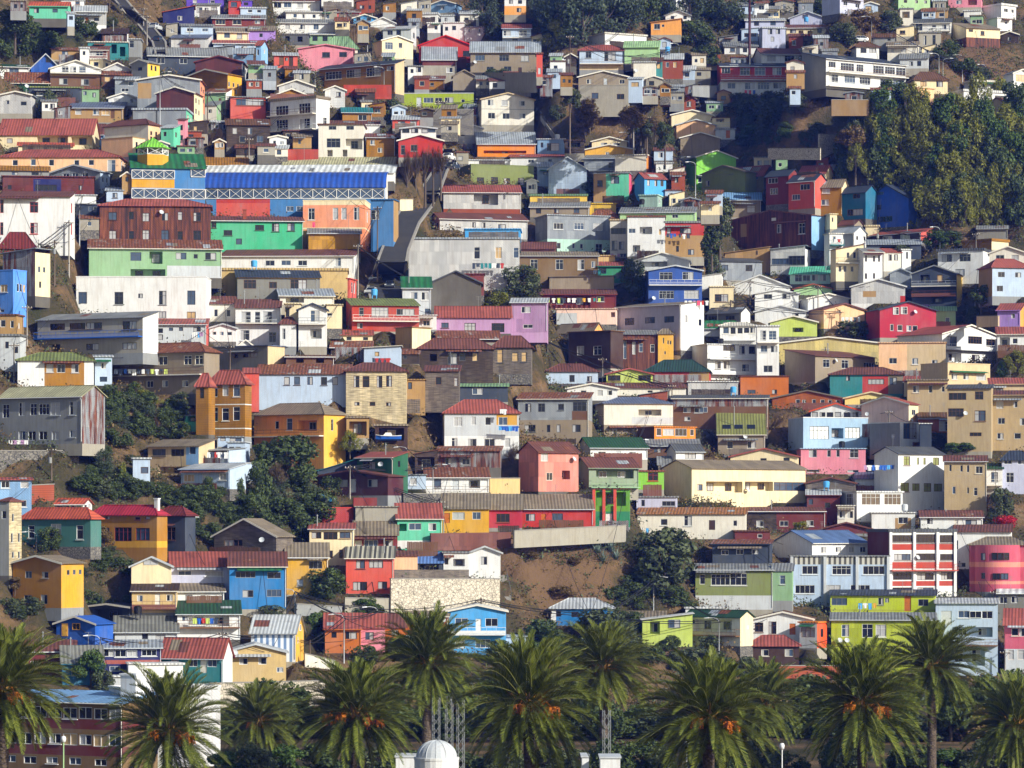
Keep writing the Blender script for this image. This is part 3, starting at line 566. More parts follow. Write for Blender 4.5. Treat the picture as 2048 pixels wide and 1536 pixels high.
DATA = r'''
59 136 6|12 5 36|g:terracotta|mint|21 9 11 73;22 8 10 110|mint green house with red roof behind the dark trees at the hilltop
122 168 0|1 -2 13|f:lightgrey|white|6 6 8 134 155|white block on the hilltop behind the mint green house
149 212 0|23 12 49|m:lightgrey|white.c|38 8 11 163 193;d40 11 7 174|white ribbed house with pale grey roof beside the steep street
135 149 0|27 24 52|m:lightgrey|paleblue|36 8 8 142|narrow pale blue lean-to joined to the white ribbed house by the trees
373 447 0|-2 -5 9|f:grey|purple|3 6 9 390 425|purple house cut by the top edge above the white flat house
326 388 0|25 12 46|s:terracotta|navy|36 8 10 360|navy house with slanting red roof edge across the street from parked cars
388 439 0|10 7 34|m:grey|white|20 12 13 399 428;20 10 8 413|white house with three bright windows beside the tall red block
457 481 0|1 -2 30|f:grey|red|9 10 12 468|tall narrow bright red block near the top edge
481 504 0|1 -3 15|f:grey|purple|8 7 9 492|small purple house just beside the tall red block
481 532 0|17 14 29|f:lightgrey|paleblue|22 6 9 500 518|pale blue low house under the small purple house
425 530 0|37 30 52|m:grey|darkred|44 10 18 441 474;44 9 12 515|long dark red house with grey roof and bright windows
362 426 0|52 49 72|m:grey|paleblue|60 7 12 380 410|pale blue grey house with thin roof above the white ribbed shed
434 497 0|64 57 82|m:taupe|cream|71 11 12 454 479|cream house with beige roof and two dark square windows near the top
497 549 0|61 53 81|m:taupe|lilac|70 8 7 522|small lilac house with brown roof beside the two-window cream house
342 416 8|76 70 98|m:slate|white.c|88 9 12 378|white ribbed shed with slate blue roof and one dark window
427 520 0|87 81 95|m:redroof|paleblue|91 5 10 450 490|low house with long thin red roof below the cream and lilac houses
512 522 14|91 82 122|g:redroof|lightblue|105 12 5 516;s100 10 4 529|narrow light blue house with red roof at the bend of the street
417 467 0|97 91 120|s:zinc|zinc.c||zinc clad shed stepping up beside the long grey roofs
467 506 0|107 98 126|m:zinc|lightblue.c|115 6 9 486|light blue corrugated shed beside the zinc clad shed
297 454 0|112 97 148|g:grey|darkslate|122 13 15 322 367;135 10 12 300 410|long dark slate house under three grey roof sections
372 410 0|114 112 132|f:redroof|darkred||small dark red block joined to the long dark slate house
204 254 3|67 58 85|m:darkbrown|darkbrown|74 9 28 233|dark brown upper storey with wide window and white end wall by the trees|side=white
176 255 0|85 83 119|f:offwhite|teal|o98 20 10 228;102 18 14 200;o103 20 10 245|teal ground storey with white slab and orange door below the dark brown storey
258 281 4|79 77 113|f:lightgrey|grey|88 15 9 263|small plain grey house beside the dark brown house
62 121 0|137 108 147|G:lightgrey|blue.v|120 10 10 97|bright blue pointed gable cabin under the dark trees
103 158 0|100 96 119|m:rust|tan|107 9 14 130|patched brown wood shack behind the bright blue gable cabin
160 177 0|97 94 124|f:lightgrey|white|106 8 6 168|narrow white house next to the red balcony house
172 215 5|100 93 121|m:redbrown|redbrown|107 8 30 192|red brown balcony house with open veranda below the dark brown storey|bal=118
180 206 16|119 117 142|f:offwhite|cream|128 8 9 192;s128 8 6 214|small cream and white house under the red balcony
101 202 0|138 121 178|G:offwhite|white|139 12 12 131 147 165;163 12 18 127 170|white gable house over brown ground floor with long beige balcony|bal=147 band=148:153:tan band=153:180:brown
0 58 0|134 130 157|m:darkgreen|white|143 13 20 28;d146 16 7 10|white house with dark green roof at the edge below the trees
10 98 0|165 146 182|g:rust|darkgreen|172 6 10 30 70|low dark green house under a rusted roof beside the white gable house
58 165 0|176 173 206|f:olive|darkslate|188 8 14 80 120|long dark slate flat house with a dish behind two small trees|dish=54:174
0 62 10|190 183 226|G:zinc|white.c|207 9 12 47;204 8 8 15|white ribbed house with sloping zinc roof behind the round green tree
207 262 0|139 126 148|G:zinc|lightgrey|143 5 9 225 245|grey house with low zinc gable behind the rust roofed shack
203 262 0|150 143 174|m:rust|brown.h|158 10 10 215 235|brown plank shack with rust roof beside the white gable house
263 295 25|126 119 153|G:grey|grey|s136 10 4 303 311;138 8 8 280|grey house with a bright yellow side below the long slate house|side=yellow
230 276 0|158 154 192|m:zinc|zinc.c|180 7 14 250;168 8 10 262|zinc house with patched roof behind the small white gable
164 197 0|178 174 206|m:rust|sage|186 8 8 170;190 9 8 188|sage green house with rust roof beside the bare grey tree
217 276 0|196 186 210|G:lightgrey|white|202 10 16 234 267|small white gable bungalow with two wide windows
275 400 10|160 150 218|G:rust|zinc.c|s175 9 3 403 407;s195 9 3 403 407|long zinc wall building with rusty ridge and pink street side|side=salmon band2=276:303:166:197:tan
313 388 18|186 174 238|G:maroon|maroon.c|s200 10 3 392 398;s222 10 3 392 398;s245 10 3 392 398|maroon corrugated gable house with cream street side and small windows|side=cream
391 484 10|124 112 162|G:maroon|maroon.c|s136 9 3 487 491|maroon corrugated gable house with white street side|side=white
370 455 30|152 139 197|G:ochre|ochre.h|s172 10 3 458 467 476;s185 9 3 462 472|ochre gable house with golden yellow street side|side=gold
410 452 12|185 178 217|m:rust|sage|s197 9 4 456 461;d203 14 6 440|sage green house with patchy rust roof and white street side|side=white
410 433 14|211 203 240|m:grey|offwhite|222 8 7 420;s222 9 4 438 443|small off white house above the bare street trees|side=sage
139 245 8|216 205 244|m:slate|tan|224 11 14 157 192 211;d228 18 8 225|tan house with long slate blue roof and veranda in dark bushes
266 372 14|220 216 250|f:zinc|zinc.c|s232 9 4 376 382|long zinc corrugated shed with mint green end wall|side=mint
0 184 16|268 239 302|g:redroof|cream|o281 18 70 105;o281 18 38 165;281 10 12 20|long cream building under a wide salmon red roof
162 208 4|267 249 302|g:redbrown|lightblue|280 9 8 190|small red brown roof with pale blue gable end beside the wide salmon roof
37 146 0|292 286 304|m:terracotta|cream|297 6 10 60 90 120|low cream annex with thin orange red roof
209 296 24|251 241 292|h:redbrown|offwhite|s268 9 4 302 312;s280 9 4 302 312|off white building with red hip roof and peach street side|side=peach
203 265 27|277 275 314|p:tan|peach|s290 10 4 273 283;s303 10 4 273 283|blank peach wall building with cream street side behind the green gazebo|side=cream
0 238 15|314 301 342|h:redroof|peach|325 12 10 31 67 103 153 182;332 24 18 222;s330 22 4 243 249|long peach building with brown shutters and red hip roof|low=384 band=358:386:red
98 200 20|345 330 387|G:lightgrey|zinc.c|350 8 12 132 150 170;s360 10 4 206 214|pale zinc gabled house behind the dark maroon flat block|side=paleblue
0 98 0|341 333 353|m:ochre|grey|347 6 14 30 70|low grey shack with patchy ochre roof above the maroon flat block
6 188 0|354 352 397|f:maroon|maroon.h|375 12 40 92;375 9 8 20 160|dark maroon flat roofed block with recessed navy middle|band2=67:122:358:397:navy
322 347 14|256 250 292|m:lightgrey|mint|268 9 6 330;s268 9 4 352|mint green corner house beside the bare street trees
356 370 6|240 238 292|m:redbrown|pink|255 10 5 363;275 10 5 363|narrow pink house on the climbing street
461 531 0|195 193 244|f:grey|coral|204 15 64 500|coral red house with a full glass upper floor
453 540 0|250 239 294|m:brown|wood|262 12 10 470 500;278 12 12 485 520|dark brown wooden shack with tin roof under the coral red house
540 640 0|3 -1 31|m:redbrown|white|10 12 14 555 575 600;d12 14 7 618|long white house with brick red roof cut by the top edge
643 707 0|-3 -6 12|f:grey|white|5 6 9 660 690|white house at the top edge beside the long brick roof house
572 643 0|24 22 40|m:lightgrey|white|32 8 7 590 606 628|white house with three small windows above a long grey roof
552 672 0|46 39 67|m:grey|white|54 11 11 575 605 632;d56 14 8 655|long white house on stilts with grey brown roof
560 617 0|69 67 90|f:grey|darkgrey|o78 12 10 575 600|dark open basement with posts under the long white stilt house
617 668 0|69 66 88|m:zinc|sage|77 9 10 630 650|sage shack beside the dark basement under the stilt house
548 595 0|111 106 135|m:lightgrey|coral|d122 18 9 563 582;119 7 7 573|coral garage with white doors where the red car is parked
650 715 0|97 74 108|h:sage|offwhite||house with a steep green pyramid roof behind the pink house
597 706 0|98 89 141|G:pink|pink|109 10 15 652 686|large pink house with two small windows and stepped top
638 790 20|133 126 192|m:darkslate|ochre|147 16 32 667 707 747;142 9 15 780;d158 26 10 642|ochre house with three wide windows and dark roof|side=beige
672 720 0|24 19 38|m:brown|coral|28 7 8 685 700|small coral house on the upper slope by the street pole
707 752 0|36 29 47|G:lightgrey|skyblue|38 7 8 717 738|small sky blue gable cabin on the upper slope
741 790 0|46 35 54|G:white|white||small white gable roof beside the sky blue cabin
766 822 12|58 53 87|m:lightgrey|lightgrey|65 10 10 780 797;s68 12 4 828|pale grey house with brown awning behind the cream gable house
764 826 -22|82 72 116|G:sage|cream|93 14 16 778;90 10 8 801|cream gable house with sage green roof and yucca in front
838 875 6|29 25 47|f:lightgrey|white|38 8 8 846 866|white box house under the eucalyptus trees
855 881 0|47 45 65|f:white|white|55 8 6 872|small white block below the white box house
882 908 5|32 30 48|f:lightgrey|lightgrey|39 8 6 892|pale grey cube house beside the white box house
886 928 4|46 44 68|f:white|white|56 9 8 908;57 9 6 893|white two tier house with one bright window near the eucalyptus
929 970 0|55 53 68|f:grey|lightgrey|61 7 6 940 958|low pale house behind the big bright red roof
862 910 15|8 0 25|G:zinc|lightblue.c|16 7 8 885|light blue corrugated house at the top edge under the eucalyptus
838 945 0|91 71 125|G:brightred|red|107 11 15 933|bright red gable roof house above a grey metal awning
845 913 0|119 94 156|m:zinc|concrete|140 11 15 899|concrete house with steep grey metal roof below the bright red gable|band=119:131:maroon
816 845 0|133 131 158|f:grey|white|139 10 12 837;142 8 6 824|small white annex beside the concrete house
941 1080 0|104 84 149|g:zinc|taupe|116 12 18 960 1008 1050;138 10 14 980 1015;d141 14 8 1040|taupe two storey house under a broad grey corrugated roof|dish=950:125
906 951 0|152 140 181|G:taupe|taupe||windowless taupe gabled shed above the lime green house
784 947 0|187 179 220|p:lightgrey|yellowgreen|201 11 20 857 898;201 11 15 877;d206 20 10 838;202 7 7 926|long lime green house with white parapet and round window
536 630 0|196 178 202|G:taupe|ochre||ochre gables rising behind the white three storey house
558 628 0|172 160 185|G:zinc|white.c||zinc gable roof behind the ochre gables
540 632 28|200 194 264|f:taupe|white|219 22 24 564 609;249 22 24 564 609;s244 16 8 650|white modern three storey house with large glass doors and railings|bal=230 bal=261 band=264:299:darkgrey low=299
650 690 0|180 172 215|G:lightgrey|white.h|189 10 10 677|small white chalet with zinc gable on the cliff
685 744 0|225 216 243|m:teal|ochre|235 11 17 725|ochre cottage with teal roof and white window
785 838 0|239 232 256|m:lightgrey|coral|247 10 15 803 827|coral cottage with pale roof under the lime green house
660 758 0|249 242 262|m:redbrown|white||low house under a long brick red roof behind the white balcony house
637 727 6|250 247 314|f:brown|offwhite|256 8 15 665 700;286 17 28 667;o288 24 36 708;o306 14 10 660 690|off white two storey house with dark balcony opening
728 760 0|251 249 271|f:white|white||plain white block beside the off white balcony house
802 872 0|257 253 278|G:lightgrey|white|261 9 14 812 830 850 866|white pavilion with a low curved roof and window band
797 885 0|281 269 314|G:redroof|red|296 13 13 828;300 18 9 806|red house with red gable roof behind brown bare trees
733 790 0|275 268 314|m:redbrown|ochre.h|285 9 10 745;300 9 10 760|ochre plank house with brick roof behind bare trees|dish=785:275
909 965 0|256 248 298|G:white|white.c|268 8 8 925|white corrugated gable house wrapped by street wires
955 1071 0|288 265 313|m:zinc|orange|o304 6 90 1010|orange house under a wide pale metal roof
942 1068 -27|331 329 371|p:olive|olive|362 14 13 961 989 1014 1042|olive green house with flat roof and four tall dark windows
937 1020 0|321 319 332|f:lightgrey|white||white rooftop box on the olive green house
512 540 0|248 246 293|f:brown|wood|258 12 9 520 533;276 10 12 526|dark wooden shack beside the white three storey house
1005 1062 0|57 49 86|m:redroof|paleblue|67 12 16 1014 1046;78 9 12 1030|pale blue house with red roof and white balcony above the taupe house|bal=76
1063 1099 0|73 67 101|G:brown|cream|84 9 6 1085;82 8 7 1070|small cream gable house beside the pole and parked vans
1009 1052 0|-2 -5 29|f:grey|white|20 9 10 1038;4 8 8 1022 1040|white house with orange lower wall at the top edge|band=12:29:apricot
1073 1085 0|108 105 153|f:rust|coral|d142 14 6 1079|narrow coral street front next to the parked vehicles
1210 1293 -36|70 67 94|f:offwhite|white|87 7 13 1226 1275|broad bright white building under the eucalyptus trees
1159 1247 0|101 91 139|h:redroof|paleblue|110 12 11 1177;113 18 24 1220|pale blue house with rusty red hip roof and balcony|bal=128 band=129:139:beige
1249 1318 0|94 83 126|m:palegreen|palegreen||pale green block stepping down beside the red hip roof house
1267 1311 0|125 123 160|f:lightgrey|offwhite||plain off white box wall beside the pale green block|dish=1272:142
1305 1325 0|121 116 154|m:brown|teal|132 10 7 1317|teal street house beside the plain off white box
1325 1366 0|118 108 157|m:lightgrey|brick|130 10 6 1335 1350|brick house with pale roof behind the twin street lamps
1157 1257 0|154 142 172|G:redbrown|taupe|163 9 11 1178 1244;d163 14 7 1211|taupe gable house with brown tiled roof over a concrete block
1160 1257 0|171 169 217|p:concrete|concrete|192 12 14 1190;193 10 15 1241|raw concrete block with two dark windows behind bare shrubs
1257 1284 3|158 155 188|m:lightgrey|paleblue|169 10 14 1270|pale blue annex with one window joined to the taupe gable
1352 1377 -37|-2 -6 34|f:lightgrey|white|10 9 8 1362|tall white house with shaded wall at the top among trees
1331 1381 0|31 21 41|G:grey|white|35 7 7 1345 1370|tiny white house with grey gable above the apricot house
1302 1362 0|45 38 69|s:apricot|apricot|53 12 12 1314;51 6 5 1326|apricot house with slanting roof beside the dark trees
1491 1570 0|41 37 67|m:lightgrey|palelilac|47 9 10 1513 1546|pale lilac house behind the tall dark pole
1525 1571 -8|57 54 94|f:lightgrey|palelilac|63 10 10 1540 1556;78 10 8 1545|pale lilac two storey block beside the tall dark pole
1438 1475 0|75 70 93|s:grey|grey|83 7 8 1458|grey shed with slanted roof between trees near the pole
1449 1515 0|93 84 108|m:grey|white|100 8 9 1465 1490|low white house with grey roof behind the garden palm
1441 1576 -8|133 127 191|m:darkslate|red|141 13 16 1452;143 14 20 1490 1520;142 13 20 1554;172 13 15 1463;172 14 24 1500 1527;171 13 18 1555|red over white two storey row house with laundry balcony|band=163:192:white bal=160
1523 1602 -18|108 98 131|g:redbrown|white|117 12 19 1543 1579|white house with red brown roof behind the red and white row house
1343 1425 -10|230 220 264|G:brown|cream|s240 8 4 1338|cream gabled house topmost of the stepped gables
1425 1460 0|236 234 264|f:brown|cream|o241 6 16 1440|cream extension with small balcony beside the topmost stepped gable|bal=255
1353 1431 -9|250 239 282|G:lightgrey|peach||peach blank gable house, second of the stepped gables
1431 1470 0|259 257 278|f:lightgrey|lightgrey|d268 16 8 1456|pale metal shed beside the peach gable
1361 1440 -10|276 265 311|G:grey|taupe||taupe plastered gable house, third of the stepped gables
1393 1472 -25|315 301 390|G:offwhite|lime|360 10 8 1400|bright lime green gable house lowest of the stepped gables|
1404 1490 -10|346 331 392|G:taupe|olive|364 12 8 1415|olive gable end behind the colourful terrace row|rot=34 L=4.2
1427 1527 -12|353 335 392|g:redroof|khaki|361 10 18 1440 1462;358 10 18 1506|khaki house with red roof at the head of the colourful terrace row|rot=34 L=4.2
1184 1254 0|283 274 295|G:grey|cream|288 6 15 1208 1233|cream gable house peeping over the amber gable
1170 1268 0|299 289 317|G:amber|amber|309 10 8 1215|amber yellow gable house on the brown slope
1075 1130 0|279 277 310|f:lightgrey|lightblue.c|294 17 27 1106;290 10 6 1084|light blue corrugated house with large glass front
1129 1168 0|282 279 306|f:darkbrown|wood|o290 10 24 1148|dark wooden shack with an open veranda beside the glass fronted house
1230 1293 12|311 309 352|f:offwhite|offwhite||blank off white wall house with orange side on the street|side=orange
1168 1258 8|317 310 347|m:grey|zinc.c|330 11 10 1222;o334 16 22 1247|zinc corrugated house with pink side and corner balcony|side=rose bal=342
1187 1258 8|347 346 402|f:zinc|mint|360 16 18 1230;366 12 10 1200|mint green house under the zinc corner balcony house|side=rose band2=1187:1212:347:402:tan
1289 1332 -22|357 347 390|g:redroof|skyblue|366 13 6 1297 1312 1324|sky blue cottage with red roof and three narrow windows
1097 1173 0|338 314 387|G:lightgrey|paleblue.h|325 3 3 1120 1128|pale blue plank house with broad sloping gable roof
1075 1106 0|334 325 372|m:lightgrey|paleblue|347 6 8 1090|pale blue low house beside the broad sloping gable
1020 1130 0|314 309 332|m:redroof|white|322 7 12 1062;321 6 8 1100|low white row under long red roof strips
1680 1727 -36|-4 -8 29|f:lightgrey|palelilac|8 9 8 1691;10 8 8 1715|pale lilac house cut by the top edge above dry shrubs
1797 1860 -15|-4 -8 19|f:lightgrey|palegreen|3 6 6 1811 1833 1851|pale green house cut by the top edge
1800 1826 0|18 16 50|f:grey|offwhite|o30 14 14 1812|off white storey with dark opening below the pale green house
1897 1962 0|-5 -9 14|f:grey|pink|4 9 12 1918;o5 10 20 1945|pink house on stilts at the top edge
1928 1961 0|22 20 33|f:white|white||white balcony box under the pink stilt house
2003 2032 -40|12 8 38|f:white|white|21 7 8 2012 2024|white cantilevered cube with two windows in the hilltop corner
1995 2024 -22|37 36 62|f:white|white|45 6 6 2012|white lower storey beneath the cantilevered cube
1828 1901 0|46 38 66|m:darkgrey|white|54 14 13 1838;52 5 8 1868;54 11 10 1888|white balcony house standing on grey stilts over the earth slope|bal=63
1838 1882 -6|66 65 95|f:grey|concrete|80 20 6 1850 1868|grey stilt base under the white balcony house
1933 2000 -28|57 48 95|m:taupe|cream|66 9 8 1965;62 5 8 1942|cream shed house with rusty lower sheets on the earth slope|band=76:95:rust
1580 1650 0|36 23 51|G:lightgrey|palelilac|33 8 9 1611|pale lilac gabled upper house with a single attic window
1573 1652 0|56 50 81|m:redbrown|cream|63 7 13 1586;62 8 9 1639;o67 12 10 1602 1620|cream house with red brown awning and hanging laundry
1713 1758 -12|94 86 110|h:brown|white|101 9 12 1727;101 9 14 1745|small white house with brown hip roof above the long balcony house
1775 1837 0|91 84 110|m:taupe|offwhite|102 8 12 1807;101 8 8 1785|off white house with broad overhanging roof near the earth slope
1800 1856 0|117 107 136|m:grey|lightgrey|127 10 8 1822 1838|pale grey house with grey roof next to the long balcony house
1745 1790 0|74 68 86|g:brown|grey|79 5 6 1778|small dark roofed hut on the dry slope
1653 1812 -50|124 112 182|m:darkslate|white|137 15 25 1695;135 13 14 1665;137 14 14 1720;137 16 20 1757 1780 1802;162 15 20 1668 1700 1730 1770 1797|long white house with two storeys of sunlit balconies|bal=150 bal=178 side=grey
1829 1895 -15|160 145 187|h:brown|cream|168 11 11 1847;168 11 14 1879|cream house with brown hip roof and yellow side wall|side=yellow
1835 1868 -26|177 176 222|f:peach|peach|o202 12 18 1848|peach square tower house below the brown hip roof
1948 1993 -20|164 160 182|f:offwhite|white|173 7 7 1956 1970 1984|white upper storey with round windows on the flat modern house
1928 2018 -40|185 180 214|f:white|white|193 8 9 1952;o196 12 20 2000|white modern house with wide flat slab roof
2027 2062 -20|147 139 182|G:grey|white|157 15 18 2041|white gable house cut by the frame edge beside the modern slab roof
2020 2062 -55|214 198 252|g:rust|beige|230 14 14 2045|beige house with rusty roof at the edge over the wood
1532 1577 0|352 341 408|g:darkslate|darkred|361 12 18 1546;382 12 16 1548|dark red house in the colourful terrace row|rot=34 L=4.2
1577 1630 0|362 350 417|g:darkslate|coral|374 11 18 1610;394 12 16 1592|coral house in the colourful terrace row|rot=34 L=4.2
1630 1683 14|374 360 428|g:taupe|ochre|382 9 17 1652;404 12 16 1650|ochre house in the colourful terrace row|side=cream
1598 1650 18|347 332 354|g:redroof|cream||red roof with cream gable rising behind the terrace row
1657 1683 0|331 329 354|f:concrete|concrete||bare concrete block behind the red terrace roof
963 1068 -10|199 186 264|G:beige|offwhite|206 11 13 981 1009 1044;232 11 14 983 1012 1045|cream white two storey house with six windows beside the long concrete stairs|band=218:219:grey band=250:264:concrete
410 787 8|346 331 362|m:whiteroof|white||long school wing with white ribbed roof behind the blue barrel roof|name=school_building
565 787 6|331 315 350|m:palebeige|white|338 6 10 640 690|school hall with plain beige roof behind the white ribbed roof|name=school_building side=beige
410 495 0|331 316 350|m:ochre|white||yellow roofed school wing behind the green roofed block|name=school_building
264 410 0|336 309 434|m:green|steelblue||school block with green ribbed roof and yellow panel|name=school_building band2=264:349:359:376:gold lat=264:349:341:358:4 lat=382:410:337:353:1 lat=264:410:378:397:6 band2=264:349:398:412:gold
410 770 8|376 347 434|B:royal|steelblue|418 10 14 580 600 630 660|school hall with a long shiny blue barrel roof|name=school_building lat=412:768:378:397:15 band2=433:540:398:406:red band2=433:540:406:434:coral side=white
742 787 10|400 398 482|f:steelblue|steelblue|429 18 18 750|blue tower block at the street end of the school|name=school_building side=tan
0 140 10|393 384 483|m:redbrown|white|415 22 16 68;457 22 16 68;413 26 7 3;457 24 7 3;s413 22 3 143;s455 22 3 143|large weathered white house with red framed windows at the edge|frame=red low=505
150 192 0|391 389 413|f:lightgrey|white||white block between the weathered white house and the rust building
152 198 0|409 407 446|f:grey|darkslate|418 10 6 180 190|shaded slate house in the alley beside the rust building
200 420 3|412 400 486|h:redroof|rust.c|433 17 16 226 394;431 17 10 263 360;434 17 15 292 330;471 20 16 226 394;471 20 10 263 360;471 20 15 292 330|big rust clad building with red hip roof and dish|dish=323:425
422 606 0|442 434 504|m:redbrown|emerald|455 12 18 519;454 15 16 551 582;466 10 16 456;484 12 12 478;450 14 10 428|emerald green house with brown roof below the red school wall|ch=490
179 443 0|497 480 554|m:rust|sage|512 15 24 362 421;514 18 20 272;o516 24 30 312;512 8 8 391;o545 14 74 296|long sage green house with rusty roof and recessed terrace|band2=334:443:531:554:lightgrey
153 411 13|554 552 641|p:white|white|596 26 16 166 238 325 382;591 10 10 281;630 14 16 325 382|large plain white building with four tall balcony windows
0 26 27|541 540 629|p:cornflower|cornflower|577 16 13 5;s575 16 3 36 42 48;622 6 8 4|cornflower blue corner house at the edge
6 70 30|506 499 592|s:zinc|rustyzinc.c|s540 12 4 78 88;s570 14 4 80|house with rust streaked corrugated wall and cream street side|side=cream
0 70 0|496 466 508|h:darkred|darkred||low house under a dark red tiled roof below the weathered white house
0 33 14|631 628 668|f:brown|tan|646 14 10 6;648 14 7 24;s650 12 3 38|tan wooden shack stacked under the cornflower house
0 40 12|672 668 742|f:grey|lightgrey|690 14 8 14;700 12 8 32|pale grey narrow house below the tan shack at the edge
75 284 8|638 627 707|m:grey|concrete|652 14 30 115 155;652 14 36 188;653 16 30 258;694 14 28 108 185;694 14 30 258|long concrete building with blue balcony railing|bal=675:blue side=white rot=34 L=4.2
291 412 6|649 638 688|m:redroof|lightgrey|661 10 12 320;659 7 8 342 362;659 10 16 394;675 10 14 320|pale grey house with red roof and orange end wall|side=coral
414 471 0|607 594 642|m:redbrown|offwhite|626 14 8 432 457|off white house with brown roof beside the plain white building
419 472 0|656 648 682|G:lightgrey|white|667 8 10 428 443 459|white low gable with window strip beside the striped awning house
471 560 0|615 600 692|m:redbrown|white|636 26 20 492 535;636 26 10 515;670 20 20 490;674 20 14 545|white balcony house with brown striped roof and dark tall windows|bal=646
560 592 4|648 636 692|h:redbrown|white|668 22 9 567|white porch house with small dark red hip roof
36 186 0|721 707 777|h:olive|white|736 16 16 100 122 150|white house with olive hip roof and ochre porch|band2=89:168:722:772:ochre
190 224 0|714 711 770|m:lightgrey|paleblue|732 13 11 207;o758 10 14 207|narrow pale blue house beside the laundry balcony house
224 407 0|705 688 788|h:rust|taupe|723 15 16 249;722 18 14 276;722 18 22 297;722 16 18 326;722 18 16 375 397;768 14 14 250 275 300 330 370|taupe house with rusty roof and a long laundry balcony|bal=750 dish=229:722 rot=34 L=4.2
461 522 0|703 680 716|G:redbrown|white||white gable peeping over the grey blank wall house
407 535 35|694 692 754|f:slate|greytaupe|712 10 8 472;712 10 30 500|grey house with blank cracked wall and beige end|side=beige
606 730 12|401 400 502|p:cream|salmon|428 24 12 623 671 688 713;s430 22 3 735|salmon pink corner building with white cornice and tall windows|frame=white band=401:410:cream band=455:458:cream low=524
617 721 0|467 458 505|m:grey|mustard.v||mustard panelled shed below the salmon corner building
443 708 12|512 500 548|m:redbrown|white|526 10 18 540 572 605;524 16 12 676|long white house with red and grey roof below the mustard shed
443 695 0|541 536 598|f:sand|sand||long sand coloured building with plain gable wall
475 640 0|555 541 602|m:darkslate|greytaupe|569 18 25 500;570 14 16 546;569 18 36 597|grey flat house with slate fascia in front of the sand wall|band=555:557:gold
695 699 14|558 556 598|f:coral|coral|s574 20 3 704 709|narrow coral street side next to the parked cars
560 668 0|592 578 608|m:zinc|offwhite|o599 12 40 590|veranda with pale metal awning behind the white chalet house
597 653 0|619 607 692|G:darkslate|white|632 22 20 630;o667 20 26 632|white chalet house with dark gable and balcony over bougainvillea|bal=648
653 684 0|610 608 656|f:cream|cream|629 6 10 659|cream block attached to the white chalet house
570 600 0|608 606 656|f:cream|cream|625 18 8 575|cream house wall between the awning and the chalet
704 838 -13|611 598 662|m:olive|brickred|624 18 10 723;624 18 36 760;624 12 38 811;652 12 12 720|brick red house with olive roof and balcony at the street foot|bal=642
789 873 0|631 630 658|f:white|white|646 11 13 818 838 853|bright white box house with three square windows
803 905 0|543 526 572|G:redbrown|sage||sage gable house with brown roof beside the parked cars
805 862 0|575 555 630|m:green|lightgrey|592 16 16 828 850;622 10 12 858|grey house with moss green roof beside the dark stone gable
862 962 0|565 542 630|G:darkgrey|darkstone||dark weathered stone gable wall house
930 968 0|549 547 590|f:darkred|darkred||small dark red block behind the dark stone gable
817 1039 0|478 475 580|f:zinc|white.c|506 22 12 954 997;506 22 10 1032;550 12 5 1008|tall white corrugated hall with washing strung between windows
880 1055 -24|439 428 476|g:redbrown|white.c|450 10 8 948 967;452 10 16 1004;s452 12 4 864 875|white ribbed house with brown roof above the corrugated hall|side=mauve
930 1040 0|459 457 478|f:skyblue|skyblue||sky blue rooftop box on the white corrugated hall
887 1042 0|385 371 428|m:redroof|white.c|o398 26 46 972|white corrugated workshop with red roof and wide opening|band=418:430:brick
872 1022 0|634 614 666|g:redroof|mauve|655 18 24 940 996;651 10 14 890|mauve house under a patched red roof
791 824 38|656 655 702|f:tan|tan||blank tan wall house with cream side below the bright white box|side=cream
875 1000 0|678 662 684|m:rust|brown||low shed under a patchwork rusty roof
682 745 0|670 661 684|m:redroof|cream|677 7 10 698 731|small cream house with faded red roof below the brick red house
662 743 0|695 683 707|m:rust|wood|701 8 10 676 715|wooden shack with rusted sheet roof beside the white laundry block
728 801 0|696 692 742|s:offwhite|paleblue|708 10 8 754|pale blue white block with red washing hung outside
802 838 0|708 699 727|m:rust|wood|714 8 8 810|small rusty shack beside the old wooden house
572 668 0|714 711 732|m:brown|brown|o722 8 16 600 640|dark brown lean-to in the shaded yard
838 986 0|697 678 744|h:redbrown|wood.h|o715 16 16 867;718 24 20 905;714 16 12 925;714 16 10 950|old dark wooden house with brown roof and patched boards|L=5
986 1062 0|694 673 747|h:redbrown|greywood.h|712 26 13 1000;714 18 12 1030 1048|tall grey plank house with brown hip roof|pane=tan
515 700 0|748 730 797|m:rust|paleblue|762 16 12 574 594 620 648 670|long pale blue house with patchy rusty roof
692 812 0|742 727 830|h:redbrown|creamwood.h|763 22 13 713 732 759 778;808 8 11 714 745 777|cream timber house with four brown framed windows|frame=brown
850 918 0|742 732 802|m:redbrown|greywood.h|762 18 12 877;764 16 9 912|grey rotting timber house below the old wooden house|L=5
1060 1174 0|392 388 406|f:sage|yellow||low yellow row below the olive green house
1060 1178 0|414 404 433|m:grey|taupe|422 10 11 1077 1113 1153|taupe house with grey roof and three small windows behind the zinc front
1095 1220 -28|432 430 506|f:zinc|zinc.c|453 14 20 1117 1158 1196;492 14 14 1114;492 10 6 1147 1163;500 26 13 1198|zinc fronted house with three white windows over a pale mint storey|band=479:506:palemint frame=white
1220 1255 0|441 438 514|f:beige|offwhite|462 13 28 1237;491 18 12 1229 1243|off white sunroom house wedged between zinc front and white house
1255 1330 0|434 431 512|f:rust|white|o461 15 28 1292;462 10 13 1264;o498 14 14 1273;464 12 5 1320|white house with recessed upper porch beside the red and tan house
1330 1408 0|446 442 513|f:grey|tan|462 12 26 1371;462 12 9 1338;504 12 14 1382;498 12 6 1355|tan house with red upper floor and washing outside|band=446:471:red
1240 1390 0|425 415 443|m:grey|palegreen|433 8 12 1300 1350|pale green low house under a wide grey roof behind the white porch house
